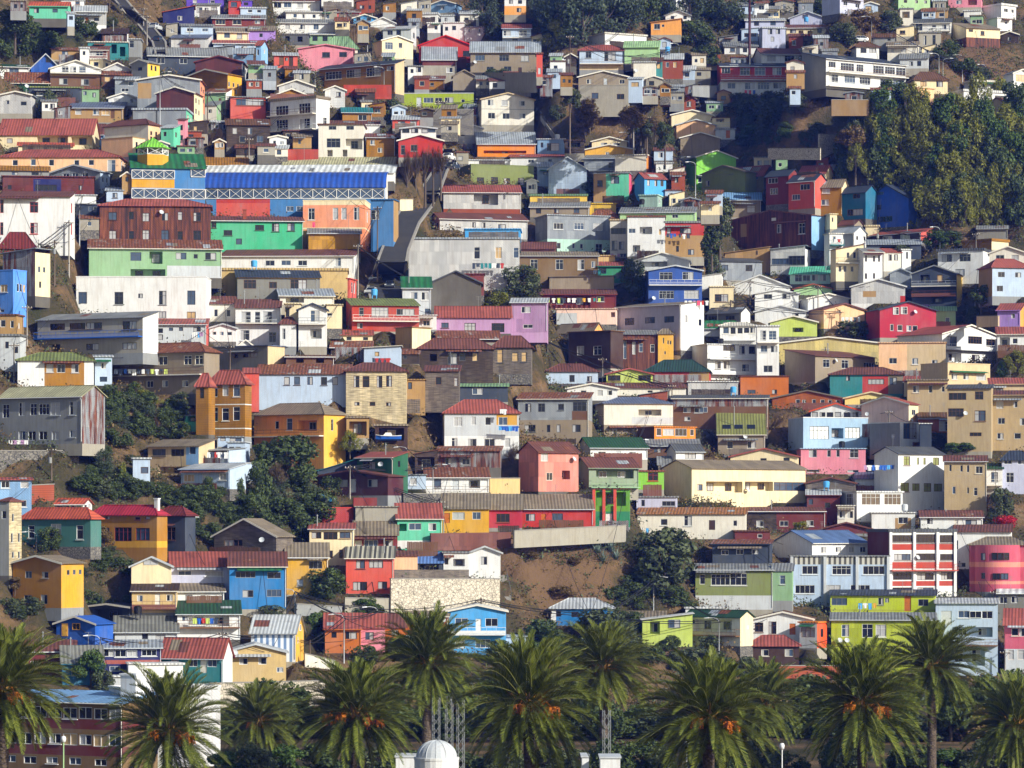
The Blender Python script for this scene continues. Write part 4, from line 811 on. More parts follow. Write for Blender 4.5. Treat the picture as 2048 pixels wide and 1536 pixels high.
1279 1315 10|391 389 417|f:palemint|palemint.c|s402 8 3 1319|pale mint ribbed block below the sky blue cottage
1179 1232 0|408 406 429|f:yellow|yellow.v||mustard yellow board wall shed beside the taupe house
1179 1238 0|436 421 446|h:rust|beige||beige hut with rusty pyramid roof beside the zinc front
1290 1333 0|483 481 509|f:lightgrey|white|488 8 26 1310|small white house with dark strip window beneath the white porch house
1039 1197 0|512 504 577|m:taupe|umber|529 20 14 1068 1119 1162;529 13 9 1187|long umber brown house with three tall white framed windows|frame=white
1039 1110 0|497 485 507|g:redbrown|redbrown||low rusty red roofs behind the umber brown house
1197 1256 0|532 524 565|m:redroof|darkmint|542 11 14 1205;551 12 12 1238|dark mint house with red roof and hedge in front
1197 1230 0|512 510 528|f:sand|sand||sand block above the dark mint house
1270 1378 0|521 505 538|G:zinc|lightgrey|o528 10 50 1310|grey gabled shed with open cluttered front above the denim blue house
1427 1524 -23|523 517 560|m:darkgrey|zinc.c|536 12 13 1450 1498|zinc clad house with two windows below the rust hall
1440 1522 0|400 386 434|m:lightblue|taupe|418 14 18 1459 1502|taupe house with pale blue roof below the terrace row
1461 1622 36|436 421 504|G:rust|rust.c|459 17 10 1558;461 20 12 1603;s462 14 4 1650|huge rust clad hall with light blue end wall|side=lightblue band2=1481:1493:444:470:tan band2=1543:1552:420:442:white
1450 1540 0|506 494 547|s:tan|tan.v|505 9 3 1514|tan boarded shed with slanting roof at the foot of the rust hall
1297 1404 -8|541 531 613|G:lightgrey|denim|552 15 24 1332 1376;589 17 30 1333;589 17 34 1383|denim blue two storey house with long white balcony|bal=570:white dish=1307:597
1419 1467 0|574 572 619|f:cream|cream|596 15 31 1443|cream box house beside the denim blue house
1404 1444 0|552 547 577|s:white|white||small white house with slanted roof beside the denim blue house
1461 1579 0|573 550 588|G:white|white||broad bright white gable beside the cream box house
1510 1597 0|587 579 618|G:white|white|593 11 16 1573 1536|white gable house with two windows below the broad white gable
1099 1228 0|554 552 581|s:taupe|taupe||taupe wall with tilted roof above the laundry veranda
1082 1232 0|589 579 619|m:redbrown|darkred.v|o601 18 88 1140;598 10 14 1201|dark red board house with long open laundry veranda
1113 1232 0|618 617 648|f:palepink|palepink|o630 10 8 1226|pale pink blank wall house below the laundry veranda|band2=1113:1154:626:648:lightgrey
1022 1094 0|605 597 664|m:lightgrey|mauve.v|620 14 20 1052;652 8 20 1056|mauve boarded house with pale roof beside the laundry veranda
1233 1361 52|612 606 702|m:taupe|lavender|641 14 19 1259 1300 1338;s640 14 6 1372;s645 12 6 1400|pale lavender flat house with white end and three square windows|side=white
1113 1186 24|664 648 676|g:taupe|paleblue|671 6 10 1130 1160|low house with brown roof and orange gable end|side=apricot
1415 1482 20|625 616 650|g:darkgrey|greytaupe|636 10 18 1460 1425|dark grey roofed house with white gable end above the white terraces|side=white
1401 1470 0|656 642 672|g:green|white||green roof piece on top of the white terraces
1415 1512 -36|690 688 759|f:white|white|696 20 22 1458;700 18 12 1484 1504;731 16 12 1436 1453;737 16 14 1491|white many terraced building with curved balconies|bal=718:white bal=748:white side=lightgrey
1440 1512 0|652 646 692|h:offwhite|white|661 13 11 1452 1466 1480 1493 1505|white glazed top floor on the many terraced building|bal=680:white
1514 1558 0|653 650 752|f:white|white|671 20 14 1526 1545;698 14 14 1528 1548;738 14 18 1536|white narrow block at the end of the many terraced building|bal=685
1137 1221 0|664 662 737|f:brown|darkbrown|701 18 16 1161 1195|dark brown windowed wall house beside the rust red fronts|rot=34 L=4.2
1221 1316 0|669 661 742|m:grey|rust.c|695 26 7 1228;700 36 7 1250;696 26 7 1268;696 16 8 1282 1305|rust red house with tall white framed windows beside a yellow house|frame=white
1316 1346 0|668 659 724|h:taupe|amber|681 12 3 1327;685 8 3 1336 1341;705 6 3 1330|narrow amber yellow house attached to the rust red fronts
1092 1196 0|743 729 777|h:redbrown|paleblue|757 14 10 1144;757 11 11 1179|pale blue house with brown hip roof beside the crossed wooden pole
1213 1305 0|748 737 770|G:redroof|limepale|756 13 24 1228 1289|pale lime gable house with red trimmed roof
1290 1418 0|743 721 762|h:darkteal|red||red and tan house under a dark green hip roof|band2=1378:1418:743:762:tan
1684 1731 0|385 373 438|g:darkslate|tealblue|393 9 14 1713;425 14 34 1710|teal blue house in the colourful terrace row|rot=34 L=4.2
1731 1816 0|398 370 454|G:darkslate|royal|413 11 20 1754;386 6 14 1760;438 12 30 1770|deep blue gable house at the end of the colourful terrace row|rot=38 L=3
1660 1674 0|429 427 457|f:cream|cream|439 10 3 1665|slim cream block beside the rust hall blue end|rot=-18 L=3.5
1676 1708 20|450 441 470|g:redbrown|taupe||taupe hut with thin gable roof above the sunny street fronts
1662 1708 26|466 455 502|g:zinc|zinc.c|s477 8 3 1714 1730|zinc house with white end wall above the sunny street fronts|side=white
1731 1757 0|453 450 472|f:cream|cream||cream cube next to the long red roofed house
1742 1841 24|468 461 484|m:redroof|darkbrown|475 8 20 1775 1810|long dark house with red roof and coral end wall|side=coral
1735 1842 0|489 480 518|m:zinc|darkslate|o500 14 60 1790|dark house under a wide pale zinc roof below the long red roofed house
1659 1686 0|468 466 548|f:offwhite|white|478 12 8 1668;500 14 6 1676|white street house with teal balcony beside the rust hall|rot=-18 L=3.5 bal=490:teal
1672 1727 0|499 488 562|s:redbrown|cream|510 12 6 1696 1709 1718;538 12 6 1680 1690 1704|cream street house with long balcony among the sunny fronts|rot=-18 L=3.5 bal=526
1727 1766 0|504 497 565|m:grey|white|517 12 4 1732 1748 1758;552 12 4 1732 1748|bright white street house with small dark windows|rot=-18 L=3.5
1768 1803 14|505 498 542|m:redroof|offwhite|515 14 8 1780 1792|off white house with red awning roof behind the bright street house|rot=-18 L=3.5
1804 1822 0|500 498 538|f:white|white|511 14 4 1814|small white tower block near the red awning roof|rot=-18 L=3.5
1541 1610 12|498 492 548|s:zinc|white.c|523 13 34 1562;521 20 30 1594|white corrugated shed with long dark glazing under the rust hall|side=white
1580 1670 0|548 534 567|m:mint|palemint|556 13 14 1597 1613 1630 1646|pale mint house with a strip of four windows
1588 1664 0|578 568 602|G:brick|palegreen||pale green arched mural wall house below the mint strip
1703 1810 0|573 558 606|G:white|white.c||white corrugated gable with brown stained patch|band2=1726:1752:582:594:tan band2=1800:1810:592:606:red
1780 1822 0|546 537 577|G:zinc|zinc.c||grey zinc gable shed beside the dark balcony house
1824 1913 12|547 531 613|G:grey|darkslate|o556 14 20 1850;556 14 10 1880;o600 12 26 1875|dark balcony house with yellow end wall and stacked verandas|side=yellow bal=572 bal=592:redbrown
1876 1966 18|502 495 567|f:darkgrey|white|516 14 22 1894 1930;545 14 20 1920|white two storey house behind tall street poles|side=white
1925 1983 35|484 478 500|f:ochre|ochre||ochre rooftop house with cream end wall|side=cream
1979 2052 0|506 493 524|G:grey|offwhite|515 10 16 2000 2030|off white gable house above the red hip roof at the edge
1955 2015 0|458 452 478|m:grey|greytaupe||shaded grey house under the wooded slope
1985 2062 -28|535 519 592|h:redroof|paleblue|549 11 13 2003 2036;577 12 12 2000|pale blue house with red hip roof at the edge above dark shrubs|side=tan
1616 1697 -18|597 587 622|G:white|white||plain white gable house behind the peach gable
1648 1729 -34|619 607 657|G:redbrown|peach||peach gable house with white washing under its slope
1510 1612 0|623 611 642|G:white|white|630 6 16 1590|wide low white gable above the pale lime gable
1540 1634 0|644 632 672|G:white|limepale|o660 10 24 1596|pale lime gable house with a red shrub in front
1760 1872 -30|620 603 675|G:darkslate|crimson|622 14 13 1792;621 14 15 1808;655 14 7 1784;656 12 10 1800 1818 1830|crimson red two storey house with dark roof on the earth bank|dish=1829:624
1833 1856 0|611 610 638|f:lilac|lilac||lilac block beside the crimson red house
1853 1911 0|622 614 655|m:palegreen|palegreen|636 10 10 1866;640 10 8 1895|pale green house under the dark balcony house
1995 2040 8|620 608 652|m:redroof|lilac|632 10 8 2026|lilac house with red roof near the edge|side=apricot
1885 1996 -95|670 650 742|G:redroof|white|684 22 22 1904;680 16 28 1950;684 14 18 1981;716 14 16 1951;o715 18 24 1910|large white gabled house with bright red roof and porch|frame=brown bal=700:white
1556 1758 0|686 674 728|G:redbrown|yellowpale.c|708 5 12 1588|long pale yellow ribbed building with wide low gable
1758 1891 0|686 684 750|f:peach|peach|721 12 16 1786;722 14 13 1830;724 10 12 1869|flat peach and beige building with three small windows|band2=1814:1891:689:750:beige
1631 1750 -66|714 702 764|m:redbrown|taupe|728 16 13 1653 1690;730 16 22 1738|taupe house with white fascia and brown roof below the pale yellow building|dish=1669:722
1896 1980 -55|728 726 802|p:beige|beige|754 13 12 1909 1932;754 12 20 1962;790 12 14 1912 1950|beige two storey block with shaded flank below the red roofed white house
1660 1805 0|749 736 787|h:redbrown|teal|756 10 9 1696;764 10 34 1752;762 14 16 1786|teal and red house with dark red hip roof|band2=1725:1776:752:787:red band2=1776:1805:749:787:taupe
1808 1896 0|763 753 792|m:redroof|beige|775 10 16 1850|beige house with red roof beside the beige two storey block
1995 2055 0|668 655 700|m:redroof|white|o685 18 20 2010;682 12 10 2030|white porch house with red roof at the edge
1980 2055 0|768 757 802|m:redroof|beige|784 12 14 2000|beige house with red roof at the edge below the garden trees
0 163 46|793 774 887|g:palebeige|grey|818 25 14 44 67;818 25 20 88;818 25 20 110;818 28 13 144;820 26 13 12;871 18 16 44 64 86 110;869 16 13 144|big grey house with pale roof and rust patched end wall|side=rustyzinc.c
417 490 0|766 742 872|h:redroof|ochre.h|781 24 13 429 451 473;828 26 13 429 451 473|ochre plank house with six tall white framed windows|frame=white band=808:810:white band=856:858:white rot=22 L=2.6
392 417 0|772 748 868|h:redroof|ochre.h|786 22 8 404|shaded ochre plank wing beside the white framed windows house|rot=22 L=2.6
488 518 0|746 737 800|m:redroof|coral||coral gable wall behind the ochre plank house
296 397 0|893 880 949|m:taupe|beige|905 13 26 318 355;902 14 12 385;o940 16 50 345|beige house with pale roof over a glazed lower storey|band2=372:397:895:930:lightblue rot=34 L=4.2
266 300 0|918 915 965|f:lightgrey|paleblue|941 13 15 289|small pale blue block hanging beside the beige glazed house
397 458 0|900 897 928|m:grey|paleblue|o907 9 52 428|pale blue porch house with washing in the ravine|rot=34 L=4.2
436 484 0|874 872 892|f:grey|paleblue|879 10 12 446;879 8 26 472|pale blue rooftop room above the ravine porch house
455 490 10|885 883 927|f:lightgrey|paleblue|900 14 11 463 476|pale blue cube with two dark windows above the ravine
458 489 0|927 925 960|f:lightgrey|paleblue|936 16 13 476;936 15 4 462|pale blue lower cube in the ravine bushes|rot=34 L=4.2
362 459 0|938 928 977|m:lightgrey|paleblue|956 15 20 378;956 16 14 411;954 13 16 445|long low pale blue house with light roof in the ravine|rot=34 L=4.2
370 411 0|832 830 862|f:grey|mint|o838 10 30 390|mint green hut in the shaded garden below the ochre house
0 63 0|960 956 1032|m:redroof|lightblue.v|969 13 17 11 49;1006 14 14 46|light blue boarded house with red roof at the edge
0 18 25|1003 997 1150|h:redbrown|grey|s1075 20 4 24 38;s1110 14 4 26 38;1030 16 10 8;s1035 16 4 26|tall cream timber house front with rusty stains at the edge|side=creamwood.h
44 180 0|1036 1017 1092|h:terracotta|greyteal|1064 28 13 63 159;1062 26 22 112|grey teal house with orange red roof and white framed windows|frame=white rot=34 L=2.6
110 166 18|1008 998 1018|g:terracotta|sage|1012 7 12 120 134 148;s1012 7 5 170 178|little orange roofed dormer cabin above the grey teal house|side=white
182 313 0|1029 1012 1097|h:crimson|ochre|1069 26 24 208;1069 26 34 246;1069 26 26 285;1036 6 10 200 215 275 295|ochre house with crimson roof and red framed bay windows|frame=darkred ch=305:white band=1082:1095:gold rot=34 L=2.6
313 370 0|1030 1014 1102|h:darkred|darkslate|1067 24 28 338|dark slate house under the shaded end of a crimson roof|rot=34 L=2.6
26 122 45|1126 1112 1214|G:taupe|ochre|1150 14 14 57 90;1198 18 15 56 88;s1145 10 4 136 148 160|dull ochre gable house with golden end wall low at the edge|side=gold
428 552 0|1072 1038 1105|G:taupe|greywood.v|1085 14 40 467|weathered grey wooden barn with broad gable|dish=527:1080 rot=34 L=4.2
263 342 0|1132 1114 1176|G:lightgrey|cream|1124 8 30 302|cream house with glazed gable beside the red roofed row
342 459 0|1133 1105 1172|m:redroof|palelilac|1147 10 26 370;1147 10 40 428|pale lilac house under a bright red tile roof
459 572 0|1133 1105 1217|m:redbrown|cerulean|1149 12 40 491;1150 12 26 548;1187 14 24 496;1187 14 28 548|cerulean blue row house with brown tile roof
508 647 46|829 808 937|h:taupe|apricot|849 18 8 554;849 22 12 579;o853 22 42 614;s851 22 4 664|apricot house with bright yellow end wall and patched hip roof|side=amber bal=872
797 850 0|760 758 808|f:tan|tan|772 14 8 820|tan wall house joining the cream timber house
693 738 0|836 833 875|f:taupe|tan|o856 30 38 716|open carport with a dark car inside
750 815 0|852 848 886|f:taupe|darkbrown|o868 26 56 783|dark lean-to shelter holding a blue boat
889 1038 0|826 801 899|h:redroof|lightgrey|844 17 19 916;842 17 11 947;842 17 12 976;843 16 18 1006;885 17 13 909;885 15 20 944 979;885 17 12 1015|pale grey house with red hip roof and blue washing|band2=993:1034:828:850:gold band=872:898:white
917 1016 0|773 768 803|m:sage|darkslate|783 14 23 955|dark slate house with one bright window above the red hip roof
714 786 30|915 905 988|m:redroof|forest|931 13 26 738;s928 12 5 798|dark green house with red roof beside a street lamp|dish=765:929
635 716 0|942 918 955|s:teal|darkslate||lean-to with long teal roof beside the dark green house
628 775 0|953 941 990|G:redbrown|plum|966 15 22 652 685 745;d972 28 13 706|dark plum bungalow with white windows and low red gable|rot=34 L=4.2
875 1000 0|902 893 934|m:rust|rustyzinc.c|923 13 15 897 932|rust streaked upper house under a thin rusty roof
852 978 0|955 936 990|m:rust|white|967 18 14 875;d969 26 13 911;o968 16 22 949|white veranda house with large rusty roof|bal=985
815 852 0|950 948 977|f:grey|paleblue|963 14 15 827|small pale blue annex beside the white veranda house
830 875 0|908 900 950|s:rust|darkbrown|o928 30 36 852|open rusty frame shed beside the rust streaked house
711 795 0|1014 1012 1072|f:concrete|concrete||grey concrete yard wall building behind the red roofed cream house
619 707 0|1058 1047 1142|m:redroof|cream|1071 14 21 633 690;1071 14 27 661;1108 16 8 662 682|tall cream house with red roof and three bright windows
708 795 0|1070 1042 1096|m:taupe|darkred|1087 12 26 742;1087 12 18 778;1087 12 14 717|dark red house under a large taupe tile roof
795 884 0|1037 1008 1096|m:redroof|mint|1054 15 26 830;1054 15 18 865;o1055 14 16 806|mint green house with steep red roof|band=1081:1096:white
884 978 0|1017 988 1072|m:taupe|gold|1032 14 26 917;1032 14 17 953;d1036 20 13 893|golden yellow house with steep taupe roof
978 1044 0|1018 990 1062|m:taupe|crimson|1036 16 25 1006|crimson house with steep taupe roof beside the golden house|band=1056:1062:grey
573 656 0|1114 1087 1188|m:taupe|gold|1129 15 26 631;1165 14 14 600|golden yellow house with taupe roof beside the cerulean row
692 787 0|1116 1094 1186|m:stripes|coral|1128 16 20 721;1128 16 32 752;1172 16 30 720;1170 14 20 765|coral house with striped corrugated roof and peeling paint
938 1001 0|1105 1093 1162|G:lightgrey|white|1121 16 14 968|white gable house on top of the pale stone wall
887 938 0|1106 1103 1150|f:grey|white|1122 14 8 893;o1125 14 26 918|white low annex beside the white gable house
788 835 0|1112 1103 1150|m:redbrown|peach||peach wall shack with rusty roof beside the blue awning
830 885 0|1126 1105 1150|m:tarp|darkslate|o1137 16 44 858|dark shack under a faded blue tarpaulin awning
1036 1177 9|798 786 888|m:rust|zinc.c|815 16 14 1056 1083;814 14 12 1122;813 18 28 1159;857 16 24 1060;857 15 8 1097 1117;857 17 17 1153|zinc over taupe house with patchy red roof and brown bay|band=840:888:taupe band2=1144:1175:822:840:brown
1134 1235 0|777 767 800|G:offwhite|white|786 11 12 1167 1200 1219|white gable house with three small windows near the crossed pole
1208 1346 -20|807 796 877|h:slate|offwhite|o825 13 44 1300;865 15 8 1230;865 16 7 1268|off white house with slate blue hip roof and plank balcony|band=850:877:taupe band2=1263:1346:834:848:lightgrey
1345 1535 0|797 791 857|m:darkgrey|brown|820 11 16 1374 1397 1407;837 8 12 1375|long patched house with rusty panels beside the double pole|band=798:813:rustyzinc
1279 1335 0|790 782 817|s:grey|brick|| brick red slanted gable wall beside the double pole
1180 1372 0|776 766 790|m:redbrown|offwhite|783 5 10 1300|long low off white shed behind the double pole
1376 1476 0|764 762 790|f:white|white.c|783 8 9 1398 1456|white ribbed wall house beside the orange brown block
1481 1577 0|753 751 793|f:redbrown|orangebrown|784 9 16 1503;784 9 12 1549|orange brown rusted block with one pale window
1436 1530 0|868 828 909|m:olivegreen|taupe|890 14 12 1460;890 14 18 1503|taupe house with a steep olive green roof and three skylights|sky=1454:1478:1503:857 dish=1490:874 L=7
1432 1512 -17|811 800 832|m:darkbrown|sagegrey|821 13 17 1441 1467 1490|grey green glazed dormer block above the steep olive roof
1309 1391 -36|855 853 889|f:orange|orange|864 14 9 1318;864 14 23 1337 1362;864 14 8 1384|bright orange sunroom house with wide arched windows|side=brown
1295 1400 0|892 879 914|m:grey|brown|901 10 16 1315|brown house under a grey roof below the orange sunroom
1181 1295 -30|895 876 918|g:darkgreen|white|909 10 14 1204;d909 14 10 1237;909 10 14 1265|white house with dark green roof and blue shaded gable
1352 1407 -20|902 889 921|g:darkgrey|white|911 14 24 1381|small white house with dark roof below the orange sunroom
1077 1157 -40|904 885 982|g:redbrown|fadedpink.v|915 15 15 1089;953 18 12 1099;o950 16 16 1132|salmon pink house with brown roof where people stand|dish=1145:918
1178 1277 -30|935 916 977|g:redbrown|sagegrey|o949 17 80 1230|green house with a glazed balcony above lime and emerald floors|bal=974:sage
1186 1259 0|979 977 1053|f:brown|limedark|d1037 22 12 1218;o998 26 60 1222|lime over emerald storey with red posts under the glazed balcony|band=1023:1053:emerald2 pil=1188:1208:1230:coral L=2.4
1277 1328 0|943 941 978|f:redroof|lime2|953 16 20 1306|bright lime green room beside the glazed balcony|frame=red
1317 1341 0|930 914 968|m:grey|cream|942 12 5 1336|small cream house with grey roof behind the lime green room
1385 1612 -64|937 922 1004|g:taupe|cream|975 12 12 1401;o975 20 66 1449;o973 19 60 1518;973 19 60 1580|large cream house with long recessed balcony and grey ribbed flank|dish=1492:980
1461 1596 0|913 897 934|G:redroof|cream|921 10 12 1573 1527|low cream gable house above the long recessed balcony house
1044 1186 0|1018 990 1053|m:taupe|red|1034 14 20 1061 1115;d1035 14 10 1087|red row house with taupe roof behind a mustard fence
1273 1353 0|995 992 1042|f:grey|palelilac|1006 12 8 1286;1007 11 24 1337|pale lilac shed house with a chair beside the emerald floor
1275 1491 0|1028 1016 1077|m:rustorange|offwhite|1042 20 17 1376;d1050 22 14 1424;1046 12 7 1470;1044 14 14 1328|long off white house with orange rusted roof behind the big shrub
1492 1650 0|1023 1015 1064|m:redbrown|maroon|1048 13 16 1520;1047 12 16 1568;1047 12 15 1620|maroon house with wooden end and brown roof below the recessed balcony|band2=1492:1553:1024:1064:wood
1425 1540 0|1088 1080 1127|m:rust|darkslate|1104 10 14 1450 1480 1510|dark shaded shack with thin rusty roof above the green bay house
1470 1540 0|1063 1060 1080|f:brown|maroon|1072 8 10 1520|dark maroon shack between rusty roofs
1545 1685 0|796 781 816|G:taupe|woodorange.v|805 12 8 1596 1608 1628 1645 1660 1676|orange brown chalet with a row of white framed windows|frame=white
1622 1722 0|822 807 838|G:orangered|white|829 10 13 1630 1645 1660 1676 1694 1711|glazed top floor under a bright orange red gable
1607 1736 -33|836 834 898|p:white|iceblue|o866 23 26 1675;866 24 42 1639;866 24 30 1705|ice blue box house with one wide white framed opening|pane=white
1602 1731 -10|898 896 947|f:iceblue|pink|907 17 17 1626 1708;907 14 7 1658 1676;942 5 24 1626 1706|pink lower storey under the ice blue box
1723 1817 20|809 794 857|G:redroof|palepink|s825 12 8 1827|pale pink blank gable house with red edged roof|dish=1737:828 side=cream
1690 1795 0|796 784 808|G:cream|yellowpale||pale yellow gable behind the pale pink gable
1815 1895 0|761 758 852|f:taupe|sandtaupe|778 14 14 1832;778 14 7 1861;778 12 6 1886|tall sand taupe building with red window shelves|name=apartment_building
1895 1982 0|777 770 902|m:darkgrey|sandtaupe|792 16 32 1915;791 18 16 1958;825 18 30 1912;831 20 25 1960;869 8 22 1951|tall sand taupe block with dark eave and four large windows|name=apartment_building dish=1931:827
1982 2060 0|790 782 900|m:redbrown|sandtaupe|810 14 16 2000;808 12 8 2031;842 14 14 2003;843 14 10 2044;872 13 14 2001;872 13 12 2035|sand taupe block with brown roof at the edge and hanging washing|name=apartment_building
1985 2060 0|766 763 786|f:cream|cream|777 12 14 1993 2024|cream upper house at the edge behind the sand taupe blocks
1800 1840 -62|846 844 897|p:white|white|862 36 30 1820|white tower with one tall glazed bay|side=grey dish=1819:840
1840 1863 0|848 846 895|f:white|darkslate||dark panelled annex beside the tall glazed bay
1838 1910 0|837 826 864|m:brown|woodorange|852 20 28 1891|brown veranda house with thin roof below the sand taupe block
1896 1938 0|875 866 894|m:redbrown|cream|o885 12 30 1912|small cream hut with brown roof behind yellow posts
1797 1888 -50|908 895 1030|g:darkgrey|white|922 17 13 1814 1872;922 14 4 1836 1849;975 16 16 1810 1832 1855 1876|tall plain white house with four olive curtained windows|pane=olive
1889 1973 0|923 912 1006|m:redbrown|sandtaupe|936 13 5 1901;937 14 5 1923 1936;940 16 14 1958;981 16 7 1908;981 13 4 1936;983 16 7 1951|tall tan house with brown roof and narrow windows beside the tall white house|low=1046
2004 2060 0|920 903 987|h:darkslate|palelilac|924 10 16 2016;924 10 14 2042;955 20 14 2020|pale lilac house with dark hip roof at the edge
1973 2005 0|938 928 977|m:darkgreen|white|955 22 14 1989|narrow white house with dark green roof beside the garden tree|bal=970
1714 1805 -34|985 982 1042|f:white|white|999 24 34 1742 1785;s998 22 14 1699|white modern house with two big brown tinted windows|pane=brown
1675 1708 0|1012 1010 1052|f:offwhite|offwhite|1029 16 13 1684 1700|off white annex with two dark windows below the brown tinted windows
1744 1830 0|1026 1024 1064|f:white|white|1040 14 20 1806|white low block with a patched brick panel|band2=1790:1822:1036:1058:tan
1710 1797 0|958 945 984|m:slate|white||white house with shiny slate roof beside the tall plain white house
1612 1710 0|966 955 982|G:redbrown|greywood.v||grey board gable under brown roof beside the shiny slate roof
1614 1680 0|990 980 1048|m:lightgrey|maroon|1004 12 8 1622;1010 10 10 1655|shaded maroon house with pale roof below the grey board gable
1842 1965 0|1034 1022 1055|g:redbrown|white|1045 13 24 1942;1042 11 12 1860;d1044 14 8 1912|low white house with brown roof below the tall tan house
1908 2022 0|1064 1050 1137|m:redbrown|white|1090 20 7 1913;1130 8 16 1924|white wall house under a broad red brown roof
1779 1911 -45|1064 1056 1192|f:darkgrey|white|1077 16 38 1805 1851;1077 16 28 1894;1114 14 38 1805 1851;1114 14 28 1894;1152 16 38 1805 1851;1152 16 28 1894;1180 12 38 1805;1180 12 34 1851|white apartment block with red panels and balcony dish|name=apartment_building pil=1781:1828:1874:1909:white bal=1140:brickred band=1088:1100:brickred band=1124:1137:brickred band=1162:1172:brickred side=maroon dish=1833:1115
1625 1735 -82|1085 1062 1114|g:slateblue|white|1099 12 12 1648 1677 1703 1726|white house with long slate blue roof in front of the maroon house
1582 1778 0|1113 1111 1212|f:grey|paleblue|1140 18 30 1620;1140 18 36 1683;1140 18 40 1747;1178 16 36 1610 1665 1720|pale blue apartment block with striped metal parapet|name=apartment_building pil=1584:1650:1714:1776:lightgrey band=1111:1129:stripes
1941 2060 0|1090 1075 1182|h:taupe|rosepink|1112 16 36 2000;1113 16 9 1966;1152 12 30 2000;1152 12 8 1966|rose pink rounded building with pale balcony bands|name=apartment_building round=1950:2040 band=1124:1134:fadedpink band=1162:1168:fadedpink
1625 1760 0|1062 1045 1066|G:redbrown|maroon||maroon gable under a rusty brown roof behind the slate blue roof
264 353 0|1182 1168 1224|m:darkbrown|sand|1196 14 13 280 339;d1202 32 10 315|sand house with dark brown roof and red brown balcony rail|bal=1216:redbrown
355 448 0|1183 1167 1204|m:taupe|white|1196 11 16 378 429;d1196 12 10 406|white house with taupe tile roof above the dark green roof
355 480 0|1228 1202 1278|m:darkgreen|white|o1241 20 80 418;1238 12 14 370|white house with broad dark green roof and plank balcony|bal=1254:woodbrown
230 355 0|1264 1233 1285|m:greytile|lightgrey|1273 16 22 321;1273 12 12 290|pale grey house under a wide grey tile roof behind a red bush
113 190 0|1247 1233 1294|G:blue|cobalt|d1260 28 13 130;1253 13 15 153|cobalt blue cabin with an orange door|frame=gold dcol=amber rot=34 L=4.2
172 258 0|1214 1208 1252|G:darkslate|darkslate|o1230 24 60 215|dark open shelter on the shaded slope behind the cobalt cabin|rot=34 L=4.2
45 150 0|1303 1281 1345|m:redbrown|maroon|1330 14 18 70|low maroon house with patched red brown roof half hidden by a palm
125 205 0|1326 1293 1368|m:greytile|tealblue|1345 16 14 150|teal blue house with mossy grey roof behind bushes
203 322 0|1296 1281 1352|m:zinc|navy|1306 14 22 218 241 264;1306 14 28 298;1338 10 20 230|navy house with zinc roof and four white windows|frame=white band=1320:1328:redroof
322 445 20|1311 1277 1367|g:redroof|teal|1322 12 16 350;1325 16 18 386;d1332 26 14 407;1326 16 18 424|teal house with broad red roof and white gable end|side=white frame=white
450 572 0|1304 1288 1362|G:lightgrey|sand|1322 14 18 487 525;1340 10 14 560|sand coloured house with wide pale gable|dish=470:1305
278 366 0|1330 1326 1392|f:white|white||sunlit white block with stepped top above the big white wall|rot=-15 L=4
308 346 0|1318 1312 1332|h:white|white||small white faceted turret on top of the sunlit white block|L=3
257 280 0|1328 1326 1380|f:white|white||slim white stair block beside the faceted white block
218 260 0|1354 1352 1385|f:white|lightgrey||low pale ramp block in front of the navy house
245 441 0|1375 1374 1535|p:white|white.v||huge blank white wall building behind the palm trees|rot=-20 L=4
0 243 0|1404 1384 1540|m:lightblue|umber|1425 22 26 20 50 80 110 140 170 200 228;1478 22 26 20 50 80 110 140 170 200 228;1522 14 24 20 60 104 150 200|long beige and dark red apartment building behind palms|name=apartment_building rot=36 L=6 band=1437:1457:maroon band=1490:1510:maroon ch2=219
502 591 17|1264 1231 1322|g:lightgrey|bluestripe|s1280 14 3 596;s1256 12 3 600|striped white and blue house with bright yellow end wall|side=amber band=1261:1266:darkred
650 722 0|1257 1228 1305|m:redroof|orangebrown|1271 15 26 702;1270 12 10 668|orange brown house under a red tile roof by the street lamp
722 770 0|1256 1229 1305|m:redroof|pink|1272 16 18 739|pink house under the middle part of the red tile roof
770 811 0|1255 1229 1302|m:redbrown|orangebrown|1266 10 14 790|orange brown house with brown roof behind the tall palm
811 896 0|1233 1223 1292|m:taupe|woodorange.v|1244 16 16 840 878|orange wooden house beside the sky blue gable house|dish=886:1240 band=1270:1292:palemint
896 1012 0|1222 1210 1308|G:white|skyblue|1244 15 25 923 983;d1251 28 11 957;1288 14 20 920;1288 16 30 966|sky blue gable house with white balcony above the palms|frame=white bal=1268:white dcol=white
1012 1052 0|1274 1270 1305|m:lightgrey|paleblue|1288 12 10 1032|pale grey blue shed beside the sky blue gable house
1391 1545 0|1140 1128 1218|m:grey|olive|1159 22 36 1441;1159 22 32 1477;1159 22 10 1405|green bay house with two big white windows over a pale base|frame=white band=1191:1218:lightgrey
1545 1584 0|1142 1128 1200|m:grey|sage|1160 18 10 1565|sage green end of the bay house with its own roof
1102 1225 0|1217 1198 1250|h:lightgrey|cerulean|1227 12 10 1117;1228 12 14 1150|cerulean house with pale hip roof behind the olive trees|band2=1102:1112:1217:1250:white
1285 1385 0|1240 1228 1292|s:white|limepale|o1256 26 22 1310;1248 16 26 1349|pale lime shed house with slanted white roof
1255 1330 0|1234 1223 1247|m:taupe|brown||low brown hut with taupe roof beside the pale lime shed house
1371 1446 0|1217 1215 1242|f:white|white||bright white parapet wall behind the green roofed porch
1370 1480 26|1233 1221 1290|g:darkgreen|white|o1251 24 80 1425;1244 10 12 1385|white porch house with dark green roof and cream end|side=cream bal=1270:woodbrown
1505 1625 0|1238 1224 1285|G:brown|white|1255 24 18 1545;d1258 24 12 1585;1254 20 16 1518|white house with brown gable beside the acid green house
